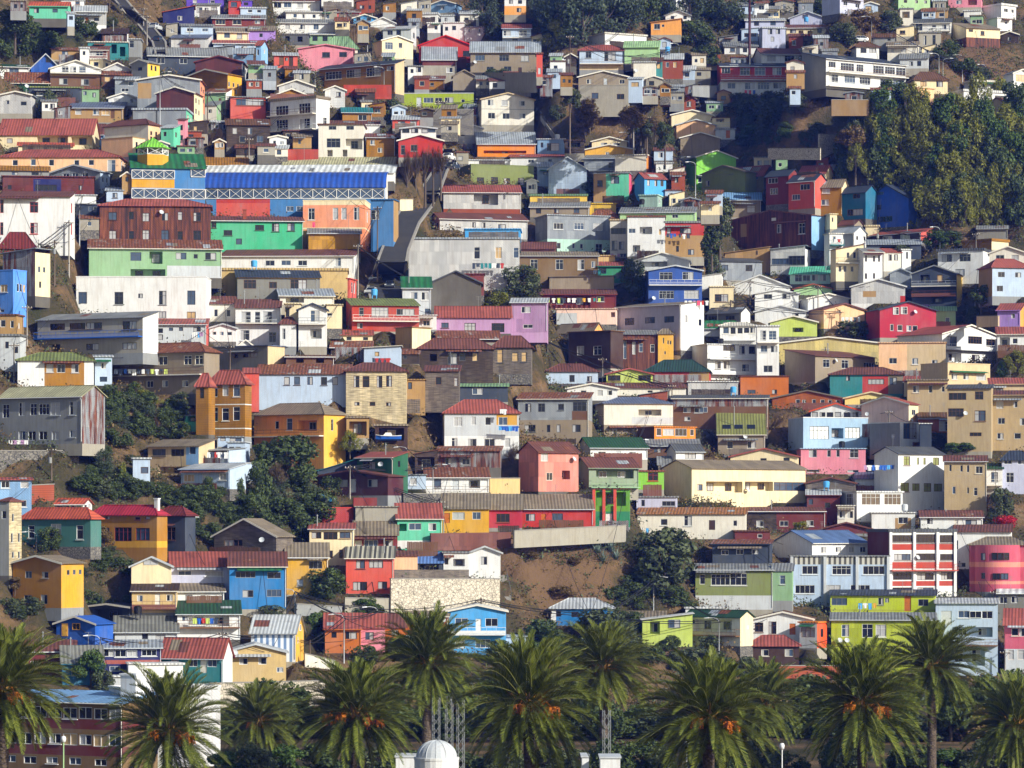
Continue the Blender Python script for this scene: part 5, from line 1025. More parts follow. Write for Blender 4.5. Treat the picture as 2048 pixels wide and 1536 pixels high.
1495 1598 0|1292 1272 1335|h:redroof|darkbrown|1305 14 18 1578;1305 12 16 1530|dark house with rusty red hip roof among creepers
1599 1634 20|1246 1243 1295|f:orange|white|1264 20 32 1616;s1266 18 6 1644|white bay house with orange trim beside the acid green house|side=orangered frame=brown
1661 1870 0|1191 1180 1234|m:darkslate|acid|1204 14 30 1679;1202 13 12 1762;1201 9 9 1774;d1207 30 12 1815;1205 13 19 1846|acid green upper house with dark roof and a plank deck|bal=1232:woodbrown
1663 1871 0|1240 1226 1345|m:grey|acid.v|1262 25 16 1691;1262 25 22 1735 1762;1266 18 12 1840|acid green lower house with three white windows and two dishes|frame=white dish=1680:1281 dish2=1694:1281 band=1292:1294:khaki
1872 1995 0|1207 1197 1350|m:lightgrey|paleblue|1229 15 22 1928 1951 1974;d1236 30 20 1893;o1264 20 80 1945;o1312 40 70 1935|pale blue bay house on posts beside the acid green house|frame=white bal=1290:woodbrown
1996 2060 0|1187 1179 1250|m:whiteroof|greytaupe|1200 14 14 2007 2029|grey taupe house with white roof at the edge above palms
2009 2060 0|1250 1219 1345|m:redroof|rosepink|1264 16 14 2030 2045;1310 20 14 2022 2042|rose pink house with red roof at the edge above palms|band=1298:1345:lightgrey
'''
RECS = [parse(l) for l in DATA.strip().split('\n') if l.strip()]  # shade put into colours: paleblue ravine walls, darkslate alley, darkred end of crimson roof
# small sheds and lean-tos squeezed into the gaps of the built-up slope
GREEN = [(165, 430, 775, 1020), (425, 665, 855, 1100), (0, 262, 1150, 1260), (1010, 1410, 1076, 1340), (1150, 1340, 190, 305), (1055, 1168, 172, 285), (1465, 1705, 185, 325), (1675, 2048, 205, 462), (0, 125, 15, 128), (125, 255, 55, 112), (940, 1305, -9, 105),
    (1330, 1485, -9, 112), (1650, 1800, 30, 95), (1870, 2048, 90, 165), (1398, 1468, 425, 560), (222, 335, -9, 110), (728, 905, 285, 612), (0, 2048, 1325, 1600), (1930, 2048, 540, 640), (960, 1040, 540, 620), (780, 1010, 1150, 1235), (1640, 1760, 640, 690)]
ri = random.Random(23); NI = {}
def covered(x, y, q=RECS): return any(h['x0']+min(h['s'], 0)-2 < x < h['x1']+max(h['s'], 0)+2 and min(h['ye'], h['yr'])-2 < y < h['yb']+2 for h in q)
for gy_ in range(16, 1320, 15):
    for gx_ in range(8, 2048, 24):
        x, y = gx_+ri.uniform(-6, 6), gy_+ri.uniform(-4, 4)
        if len(NI) > 110 or any(a < x < b and c < y < d for a, b, c, d in GREEN) or covered(x, y) or covered(x-8, y-3) or covered(x+8, y-3): continue
        w, h = ri.uniform(20, 38), ri.uniform(14, 24); x0, x1 = x-w/2, x+w/2; yb = y+8; rf = ri.choice(['rust', 'zinc', 'redbrown', 'grey', 'taupe', 'rust', 'lightgrey']); ty = ri.choice('mmmfsG')
        cn, wc = ri.choice([('grey', 'zinc.c'), ('brown', 'wood.h'), ('rusty', 'rustyzinc.c'), ('white', 'white'), ('pale blue', 'paleblue'), ('tan', 'tan'), ('cream', 'cream'), ('dull red', 'brick'), ('pale green', 'sage'), ('concrete', 'concrete'), ('ochre', 'ochre.h'), ('off white', 'offwhite')])
        hs = min((q for q in RECS if 'auto' not in q), key=lambda q: (max(q['x0']-x, x-q['x1'], 0))**2+(max(min(q['ye'], q['yr'])-y, y-q['yb'], 0))**2)
        rel = 'above' if y < (hs['ye']+hs['yb'])/2 else 'below'; lab = 'small %s lean-to shed %s the %s' % (cn, rel, short(hs['label'], 8))
        if lab in NI: continue
        NI[lab] = 1; ye = yb-h; yr = ye-(ri.uniform(3, 7) if ty != 'f' else 2)
        wn = ';'.join('%.0f %.0f %.0f %.0f' % (ye+h*.5, ri.uniform(7, 10), ri.uniform(6, 11), x0+w*p_) for p_ in ri.choice([[.5], [.3, .72], [.35]]))
        q = parse('%.0f %.0f 0|%.0f %.0f %.0f|%s:%s|%s|%s|%s|name=shed L=3.4' % (x0, x1, ye, yr, yb, ty, rf, wc, wn, lab)); q['auto'] = 1; RECS.append(q)
print('INFILL', len(NI))
RECS.sort(key=lambda h: -h['yb'])
for h in RECS: h['root'] = build_house(h)
pp = sorted(h['push'] for h in RECS); print('HOUSES', len(RECS), 'push median %.3f p90 %.3f max %.3f' % (pp[len(pp)//2], pp[int(len(pp)*.9)], pp[-1]))
def house_at(x, y):
    c = [h for h in HOUSES if h[2]-2 <= x <= h[3]+2 and h[4]-14 <= y <= h[5]+6]
    return min(c, key=lambda h: h[7]) if c else None
def near(x, y, skip=0):
    q = sorted(HOUSES, key=lambda h: (max(abs(x-h[0])-(h[3]-h[2])/2, 0))**2+(max(abs(y-h[1])-(h[5]-h[4])/2, 0)*1.2)**2+.02*abs(x-h[0]))
    return q[skip]
PA = np.array(PUSH)
def local_push(x, y):
    w = np.exp(-((PA[:, 0]-x)/45)**2-((PA[:, 1]-y)/28)**2)+1e-9; return float((w*PA[:, 2]).sum()/w.sum())
def limits(x, y, w=0):
    """what the photo shows in front of and behind a foot at (x, y): nearest and farthest depth it may have"""
    f = [h[7]+.5 for h in HOUSES if h[2]-w+1 < x < h[3]+w-1 and h[5] > y and h[4] < y]; b = [h[7]-.5 for h in HOUSES if h[2]-w+1 < x < h[3]+w-1 and h[5] < y-1]
    return max(f, default=0), min(b, default=9e9)
def push_back(x, y, r=.6, px=4):
    """depth of a small thing whose foot shows at (x, y): where its ray meets the ground, moved out of houses in its way"""
    Y = depth(y, x)*local_push(x, y)
    for q in np.arange(428, 840, 1.0):
        if ground((x-1024)/F*q, q) >= ZC+elev(y)*q-.05: Y = q; break
    lo, hi = limits(x, y); Y = max(min(Y, hi), lo)
    for _ in range(80):
        p = at(x, y, Y); B = (0, 0, 0, 0, corners((p.x, p.y), r, r, 0))
        if not any(A[0]-px < x < A[1]+px and overlap(B, A) for A in PLACED): break
        Y += .4
    return Y

# ---------------------------------------------------------------- roads (they shape the ground too)
ROADS = [('street', [(236, -6, 9), (262, 25, 10), (290, 50, 11), (318, 84, 11), (322, 104, 9)]),
         ('street', [(776, 608, 30), (770, 575, 32), (790, 500, 24), (812, 445, 24), (836, 410, 26), (858, 385, 18), (886, 330, 10), (896, 298, 9)])]
def road_pts(pts):
    out = []
    for (x0, y0, w0), (x1, y1, w1) in zip(pts, pts[1:]):
        n = max(2, int(abs(y1-y0)/4)+int(abs(x1-x0)/12))
        for i in range(n): t = i/n; out.append((x0+(x1-x0)*t, y0+(y1-y0)*t, w0+(w1-w0)*t))
    return out+[pts[-1]]
for nm, pts in ROADS:
    for x, y, w in road_pts(pts):
        Y = depth(y, x)*local_push(x, y); p = at(x, y, Y); ANCH.append(p); FOOT.append((p.x, p.y, w*Y/F+.6, 1.2, 0, p.z-.12))

g = N('kerb concrete'); g.base(g.mix(g.noise(g.coords((1, 1, 1), False), 1.5, 5), (.17, .16, .145), (.32, .30, .27)), .9, .2); KERB = g.m
CARVE = []; WFOOT = []
# ---------------------------------------------------------------- garden walls, fences, retaining walls
WALLS = '''
687 171 192 783 171 192|brickred.v|panel_fence|orange red panel fence below the ochre house with three wide windows
538 300 319 637 300 319|brickred.v|panel_fence|dark red fence below the white modern three storey house
860 219 264 947 219 264|stone|stone_wall|dark stone wall under the long lime green house
1536 297 313 1640 297 314|palestone|stone_wall|long low pale stone wall at the foot of the scrubby ravine
1640 269 314 1690 269 288|palestone|stone_wall|tall curved pale stone wall end above the green wood
1663 200 226 1738 200 226|umber|brick_wall|brown block wall under the long white balcony house
1024 955 987 1076 955 987|sand|garden_wall|sand wall beside the salmon pink house where people stand
1034 1041 1056 1180 1041 1056|mustard.v|board_fence|mustard board fence in front of the red row house
1029 1062 1088 1252 1051 1076|concrete|retaining_wall|long whitewashed retaining wall above the brown earth slope
0 902 963 158 902 963|stone|stone_wall|dark rough stone wall under the big grey house
63 971 1001 108 969 992|brick|brick_wall|stepped brick wall beside the light blue boarded house
807 988 1007 882 988 1007|stone|stone_wall|grey stone wall under the white veranda house
707 997 1012 800 997 1012|darkred.v|board_fence|dark red board fence below the dark plum bungalow
645 1016 1045 707 1016 1045|red.c|metal_fence|bright red ribbed metal fence above the tall cream house
782 1158 1227 1000 1158 1227|palestone|stone_wall|large pale stone wall under the white gable house
788 1141 1160 938 1141 1160|greywood.v|board_fence|grey plank fence beside the white gable house
862 1068 1093 1022 1066 1093|redbrown.v|board_fence|ragged rusty board fence below the golden yellow house
815 792 847 900 792 847|stone|stone_wall|tall stone wall below the grey rotting timber house
610 1307 1341 670 1322 1341|offwhite|garden_wall|peeling white wall beside the house with bright yellow end
593 1208 1227 684 1214 1229|grey|garden_wall|low grey wall with tiled top above the street tree
420 1367 1412 650 1362 1408|palestone|stone_wall|rough stone wall behind the palms below the sand house
1556 1332 1349 1690 1332 1349|brick|brick_wall|low brick wall behind palms below the acid green house
980 957 991 1040 957 991|sand|garden_wall|sand coloured yard wall beside the white veranda house
1385 172 187 1434 172 191|grey|garden_wall|grey wall beside the red and white row house
941 146 180 1072 146 180|concrete|retaining_wall|concrete wall under the taupe house with grey corrugated roof
1953 633 649 1996 632 646|beige|garden_wall|beige wall leading to the lilac house near the edge
800 399 430 826 399 430|cream|garden_wall|cream wall at the bend of the steep street
1245 1378 1400 1330 1378 1400|darkstone|garden_wall|dark wall behind the tall palm pair
200 1075 1100 330 1078 1104|stone|stone_wall|shaded stone wall under the ochre house with crimson roof
690 1196 1224 782 1198 1226|concrete|retaining_wall|concrete wall under the coral house with striped roof'''
for ln in WALLS.strip().split('\n'):
    a, mt, nm, lab = ln.split('|'); x0, t0, b0, x1, t1, b1 = map(float, a.split())
    Ya, Yb = depth(b0, x0)*local_push(x0, b0), depth(b1, x1)*local_push(x1, b1); sh = 0; cap = min([h[7]-.7 for h in HOUSES if min(h[3], x1)-max(h[2], x0) > 6 and h[5] < min(t0, t1)+8], default=9e9); sh = min(0, cap-max(Ya, Yb)); shm = cap-max(Ya, Yb)
    for _ in range(60):
        p, q = at(x0, b0, Ya+sh), at(x1, b1, Yb+sh); c_ = (p+q)/2; r_ = math.atan2(q.y-p.y, q.x-p.x); hx = (q-p).length/2
        B = (x0+3, x1-3, 0, 0, corners((c_.x, c_.y), hx*.96, .2, r_))
        if not any(B[0] < A[1] and A[0] < B[1] and overlap(B, A) for A in PLACED): break
        sh += .4
    if sh > shm: sh = shm; p, q = at(x0, b0, Ya+sh), at(x1, b1, Yb+sh); c_ = (p+q)/2; r_ = math.atan2(q.y-p.y, q.x-p.x); hx = (q-p).length/2
    mb = MB(); h0, h1 = (b0-t0)*(Ya+sh)/F, (b1-t1)*(Yb+sh)/F; n = max(2, int(hx/1.2)); top = []
    mb.hexa([(-hx, 0, -.6), (hx, 0, -.6+q.z-p.z), (hx, .28, -.6+q.z-p.z), (-hx, .28, -.6), (-hx, 0, h0), (hx, 0, h1+q.z-p.z), (hx, .28, h1+q.z-p.z), (-hx, .28, h0)])
    WFOOT.append((c_.x, c_.y, hx, .3, r_, min(p.z, q.z))); CARVE.append((x0, x1, (b0+b1)/2, min(p.y, q.y))); loc = Vector((c_.x, c_.y, p.z)); o = thing(nm, lab, nm.replace('_', ' '), loc, r_, 'walls and fences on the hillside')
    mb.obj('panel' if 'fence' in nm else 'wall', wallmat(mt), o)
    cb = MB(); cw = .07 if 'fence' not in nm else .03
    cb.hexa([(-hx-.04, -cw, h0+.003), (hx+.04, -cw, h1+q.z-p.z+.003), (hx+.04, .28+cw, h1+q.z-p.z+.003), (-hx-.04, .28+cw, h0+.003), (-hx-.04, -cw, h0+.12), (hx+.04, -cw, h1+q.z-p.z+.12), (hx+.04, .28+cw, h1+q.z-p.z+.12), (-hx-.04, .28+cw, h0+.12)])
    cb.obj('coping' if 'fence' not in nm else 'rail', KERB if 'fence' not in nm else wallmat(mt.split('.')[0]), o)

# ---------------------------------------------------------------- the ground
gx = np.concatenate([[-900, -600, -400, -260, -200], np.arange(-160, 160.1, 1.25), [200, 260, 400, 600, 900]])
gy = np.concatenate([[-400, -200, 0, 100, 200, 300, 360, 400], np.arange(425, 842, 1.25), [850, 880, 950, 1100, 1500]])
GX, GY = np.meshgrid(gx, gy); GZ = plane_z(GX, GY).astype(float)
ax = np.array([(f[0]+math.sin(f[4])*f[3], f[1]-math.cos(f[4])*f[3], f[5]) for f in FOOT]); res = ax[:, 2]-plane_z(ax[:, 0], ax[:, 1])
num = np.zeros_like(GZ); den = np.full_like(GZ, .08)
for (x, y, _), r_ in zip(ax, res):
    w = np.exp(-((GX-x)**2+(GY-y)**2)/(2*6.5**2)); num += w*r_; den += w
GZ += num/den
rng = np.random.RandomState(3)
GZ += .35*np.sin(GX*.31+1.7*np.sin(GY*.17))*np.sin(GY*.27+GX*.05)*(GY > 482)*(GY < 840)
FREE = np.ones(GZ.shape, bool)
for (cx, cy, hx, hy, r_, z) in FOOT:
    ca, sa = math.cos(r_), math.sin(r_); u = (GX-cx)*ca+(GY-cy)*sa; v = -(GX-cx)*sa+(GY-cy)*ca
    m = (abs(u) < hx+.5) & (abs(v) < hy+.5); GZ[m] = np.minimum(GZ[m], z-.15); FREE &= ~m
PXG = 1024+F*GX/np.maximum(GY, 1)
for a, b, y, Y in [(h[2], h[3], h[5], h[7]) for h in HOUSES]+CARVE:     # the ground in front of a wall lies lower than its foot
    m = (PXG > a-2) & (PXG < b+2) & (GY < Y-.2) & (GY > 425)
    GZ[m] = np.minimum(GZ[m], ZC+elev(y+1.5)*GY[m])
for _ in range(7):                        # no needles or ridges left standing between the yards
    av = GZ.copy(); av[1:-1, 1:-1] = (GZ[:-2, 1:-1]+GZ[2:, 1:-1]+GZ[1:-1, :-2]+GZ[1:-1, 2:])/4; GZ = np.minimum(GZ, av+.12)
for (cx, cy, hx, hy, r_, z) in FOOT[:len(HOUSES)]+WFOOT:      # a little level ground at each doorstep
    ca, sa = math.cos(r_), math.sin(r_); u = (GX-cx)*ca+(GY-cy)*sa; v = -(GX-cx)*sa+(GY-cy)*ca; d = -hy-v
    m = (abs(u) < hx+.3) & (d > -.6) & (d < 2.6) & (FREE | (d < .6)); GZ[m] = np.maximum(GZ[m], np.minimum(z-.12-.5*np.maximum(d[m]-.5, 0), GZ[m]+1.6))
def ground(x, y):
    i = int(np.clip(np.searchsorted(gx, x)-1, 0, len(gx)-2)); j = int(np.clip(np.searchsorted(gy, y)-1, 0, len(gy)-2))
    a = (x-gx[i])/(gx[i+1]-gx[i]); b = (y-gy[j])/(gy[j+1]-gy[j])
    return float(GZ[j, i]*(1-a)*(1-b)+GZ[j, i+1]*a*(1-b)+GZ[j+1, i]*(1-a)*b+GZ[j+1, i+1]*a*b)
ny, nx = GZ.shape; idx = np.arange(nx*ny).reshape(ny, nx)
fq = np.stack([idx[:-1, :-1], idx[:-1, 1:], idx[1:, 1:], idx[1:, :-1]], -1).reshape(-1, 4)
g = N('dry hillside ground'); v = g.coords((1, 1, 1), False)
c = g.ramp(g.noise(v, .09, 6, .6), [(.34, (.035, .038, .018)), (.48, (.085, .065, .034)), (.60, (.19, .115, .058)), (.72, (.25, .18, .11))])
c = g.mix(g.ramp(g.noise(v, 1.1, 5, .7), [(.4, (0, 0, 0)), (.7, (.7, .7, .7))]), c, (.035, .038, .016))
for (x_, y_, r_) in ((1105, 1130, 13), (1960, 130, 13), (1260, 265, 8)):      # bare eroded banks of warm earth
    p_ = at(x_, y_, depth(y_, x_)); ds = g.n('VectorMath', operation='DISTANCE'); tcg = g.n('TexCoord'); g.l(tcg.outputs['Object'], ds.inputs[0]); ds.inputs[1].default_value = p_
    dv = g.n('Math', operation='MULTIPLY_ADD', i1=-1/r_, i2=1.25); g.l(ds.outputs['Value'], dv.inputs[0]); nz = g.n('Math', operation='MULTIPLY_ADD', i1=1.4, i2=-.7); g.l(g.noise(v, .35, 6, .65), nz.inputs[0]); sm = g.n('Math', operation='ADD'); g.l(dv.outputs[0], sm.inputs[0]); g.l(nz.outputs[0], sm.inputs[1])
    c = g.mix(g.ramp(sm.outputs[0], [(.3, (0, 0, 0)), (.6, (.85, .85, .85))]), c, (.16, .095, .052))
g.bump(g.noise(v, 1.6, 6, .7), 1, .5); g.base(c, .95, .1)
go = link('hillside', npmesh('hillside', np.stack([GX, GY, GZ], -1).reshape(-1, 3), fq, g.m)); go['kind'] = 'structure'
g = N('worn asphalt'); v = g.coords((1, 1, 1), False); g.base(g.mix(g.noise(v, .5, 6, .65), (.025, .025, .028), (.06, .058, .056)), .9, .2); ASPH = g.m
for nm, pts in ROADS:
    mb = MB(); ps = []
    for x, y, w in road_pts(pts):
        Y = depth(y, x)*local_push(x, y); p = at(x, y, Y); ps.append((p, w*Y/F))
    for (p, a), (q, b) in zip(ps, ps[1:]):
        mb.face([(p.x-a, p.y, p.z), (p.x+a, p.y, p.z), (q.x+b, q.y, q.z), (q.x-b, q.y, q.z)], 0)
        for s_ in (-1, 1):
            mb.hexa([(p.x+s_*a, p.y, p.z-.3), (p.x+s_*(a+.4), p.y, p.z-.3), (q.x+s_*(b+.4), q.y, q.z-.3), (q.x+s_*b, q.y, q.z-.3), (p.x+s_*a, p.y, p.z+.14), (p.x+s_*(a+.4), p.y, p.z+.14), (q.x+s_*(b+.4), q.y, q.z+.14), (q.x+s_*b, q.y, q.z+.14)], 1)
    o = mb.obj(nm, [ASPH, KERB]); o['kind'] = 'structure'

# ---------------------------------------------------------------- trees and bushes
def leafmat(name, a, b, tr=.12):
    g = N(name); oi = g.n('ObjectInfo'); geo = g.n('NewGeometry')
    c = g.mix(geo.outputs['Random Per Island'], a, b); c = g.mix(g.ramp(oi.outputs['Random'], [(0, (0, 0, 0)), (1, (.45, .45, .45))]), c, mul(b, .75))
    g.base(c, .6, .25)
    t = g.n('BsdfTranslucent'); g.l(c, t.inputs[0]); ms = g.n('MixShader'); ms.inputs[0].default_value = tr
    out = [n for n in g.t.nodes if n.type == 'OUTPUT_MATERIAL'][0]
    g.l(g.b.outputs[0], ms.inputs[1]); g.l(t.outputs[0], ms.inputs[2]); g.l(ms.outputs[0], out.inputs[0]); return g.m
LM = {'e': leafmat('dark evergreen leaves', (.028, .05, .014), (.09, .12, .034)), 'y': leafmat('yellow green leaves', (.095, .115, .016), (.29, .285, .045), .28),
      'u': leafmat('eucalyptus leaves', (.028, .048, .026), (.085, .11, .055)), 'c': leafmat('cypress leaves', (.02, .045, .014), (.06, .10, .03)),
      'o': leafmat('olive grey leaves', (.035, .052, .022), (.11, .13, .055)), 'b': leafmat('bare brown twigs', (.08, .05, .03), (.17, .115, .07), .05), 'a': leafmat('dry autumn leaves', (.08, .055, .02), (.20, .13, .045)),
      'r': leafmat('red flowers', (.30, .01, .02), (.62, .03, .05)), 'm': leafmat('magenta flowers', (.35, .01, .10), (.65, .03, .22)), 'g': leafmat('fresh green leaves', (.03, .065, .012), (.09, .14, .025))}
g = N('tree bark'); g.base(g.mix(g.noise(g.coords((1, 1, .3)), 4, 4), (.05, .038, .028), (.14, .11, .085)), .95, .1); BARK = g.m
def crown(kind, seed):
    """a unit crown (width 1, height 1, foot at 0) of leaf-sized faces gathered in clumps"""
    r = np.random.RandomState(seed); V = []
    if kind == 'b':
        def grow(p, d, ln, lv):
            q = p+d*ln; w = .006*(.62**(3-lv))+.0018
            for s_ in (np.array([1, 0, 0.]), np.array([0, 1., 0])): V.append(np.stack([p-s_*w, p+s_*w, q+s_*w*.7, q-s_*w*.7]))
            if lv == 0: return
            for _ in range(4 if lv > 1 else 5):
                e = d+r.normal(0, .48, 3); e[2] = abs(e[2])*.8+.12; e /= np.linalg.norm(e); t = r.uniform(.45, 1); grow(p+(q-p)*t, e, ln*r.uniform(.55, .85), lv-1)
        for _ in range(5):
            d = np.array([r.normal(0, .5), r.normal(0, .5), 1.1]); d /= np.linalg.norm(d); grow(np.array([0, 0, .12]), d, r.uniform(.2, .3), 4)
        V = np.concatenate([x[None] for x in V]); c = V.reshape(-1, 3); w = np.abs(c[:, :2]).max(); V[..., :2] *= .5/w; V[..., 2] *= 1/c[:, 2].max()
    else:
        cl = {'c': 26, 'y': 24, 'u': 22}.get(kind, 22); per = {'c': 110, 'u': 110, 'r': 110, 'm': 90, 'y': 120}.get(kind, 160); cs = []
        for i in range(cl):
            if kind == 'c': z = r.uniform(.06, .97); rad = .40*(1-z)**.75+.03; a = i*2.4+r.uniform(-.3, .3); q = rad*r.uniform(.5, 1); cs.append((q*math.cos(a), q*math.sin(a), z, .15*(1-z)+.06, .14))
            elif kind == 'y': z = r.uniform(.02, .96); rad = .40*math.sin(min(1, (1.08-z))*math.pi*.62)**.8; a = i*2.4; q = rad*r.uniform(.35, 1); cs.append((q*math.cos(a), q*math.sin(a), z, r.uniform(.08, .15), r.uniform(.12, .2)))
            else:
                a, b = r.uniform(0, 6.28), r.uniform(-.75, 1); q = r.uniform(.55, 1)*math.sqrt(max(0, 1-b*b*.85)); s_ = r.uniform(.10, .19)
                cs.append((.36*q*math.cos(a), .36*q*math.sin(a), .46+.40*b, s_, s_*r.uniform(.8, 1.1)))
        for (x, y, z, sr, sz) in cs:
            n = per; d = r.normal(size=(n, 3)); d /= np.linalg.norm(d, axis=1)[:, None]; d *= r.uniform(.55, 1.08, (n, 1))**.6
            p = np.array([x, y, z])+d*np.array([sr, sr, sz])
            nn = d*.8+r.normal(0, .55, (n, 3)); nn /= np.linalg.norm(nn, axis=1)[:, None]
            u = np.cross(nn, r.normal(size=(n, 3))); u /= np.linalg.norm(u, axis=1)[:, None]; w = np.cross(nn, u)
            s1 = r.uniform(.022, .044, (n, 1)); s2 = s1*r.uniform(.4, .8, (n, 1))
            if kind in 'uy': s1 = s1*1.1; s2 = s2*.7
            V.append(np.stack([p-u*s1, p-w*s2, p+u*s1, p+w*s2], 1))
        V = np.concatenate(V)
    f = np.arange(V.shape[0]*4).reshape(-1, 4)
    return npmesh('crown', V.reshape(-1, 3), f, LM[kind])
CROWNS = {k: [crown(k, 10*i+ord(k)) for i in range(3)] for k in LM}
def trunkmesh(seed):
    r = random.Random(seed); m = MB(); m.tube([(0, 0, -.5), (.01, 0, .1), (r.uniform(-.03, .03), .02, .35), (r.uniform(-.05, .05), 0, .62)], [.045, .034, .026, .012], 7)
    for i in range(5):
        a = r.uniform(0, 6.28); z = r.uniform(.22, .45); m.tube([(0, 0, z), (math.cos(a)*.14, math.sin(a)*.14, z+.14), (math.cos(a)*.26, math.sin(a)*.26, z+.34)], [.018, .012, .005], 5)
    return m.mesh('trunk', [BARK], True)
TRUNKS = [trunkmesh(i) for i in range(4)]
TN = {'e': ('tree', 'dense dark evergreen tree'), 'y': ('tree', 'feathery yellow green tree'), 'u': ('tree', 'tall dusky eucalyptus tree'), 'c': ('conifer', 'dense green cone shaped conifer'), 'o': ('shrub', 'olive green shrub'), 'b': ('bare_tree', 'bare brown twiggy tree'),
      'a': ('shrub', 'dry brown autumn shrub'), 'r': ('flowering_bush', 'bright red flowering bush'), 'm': ('flowering_bush', 'magenta flowering bush'), 'g': ('bush', 'fresh green bush')}
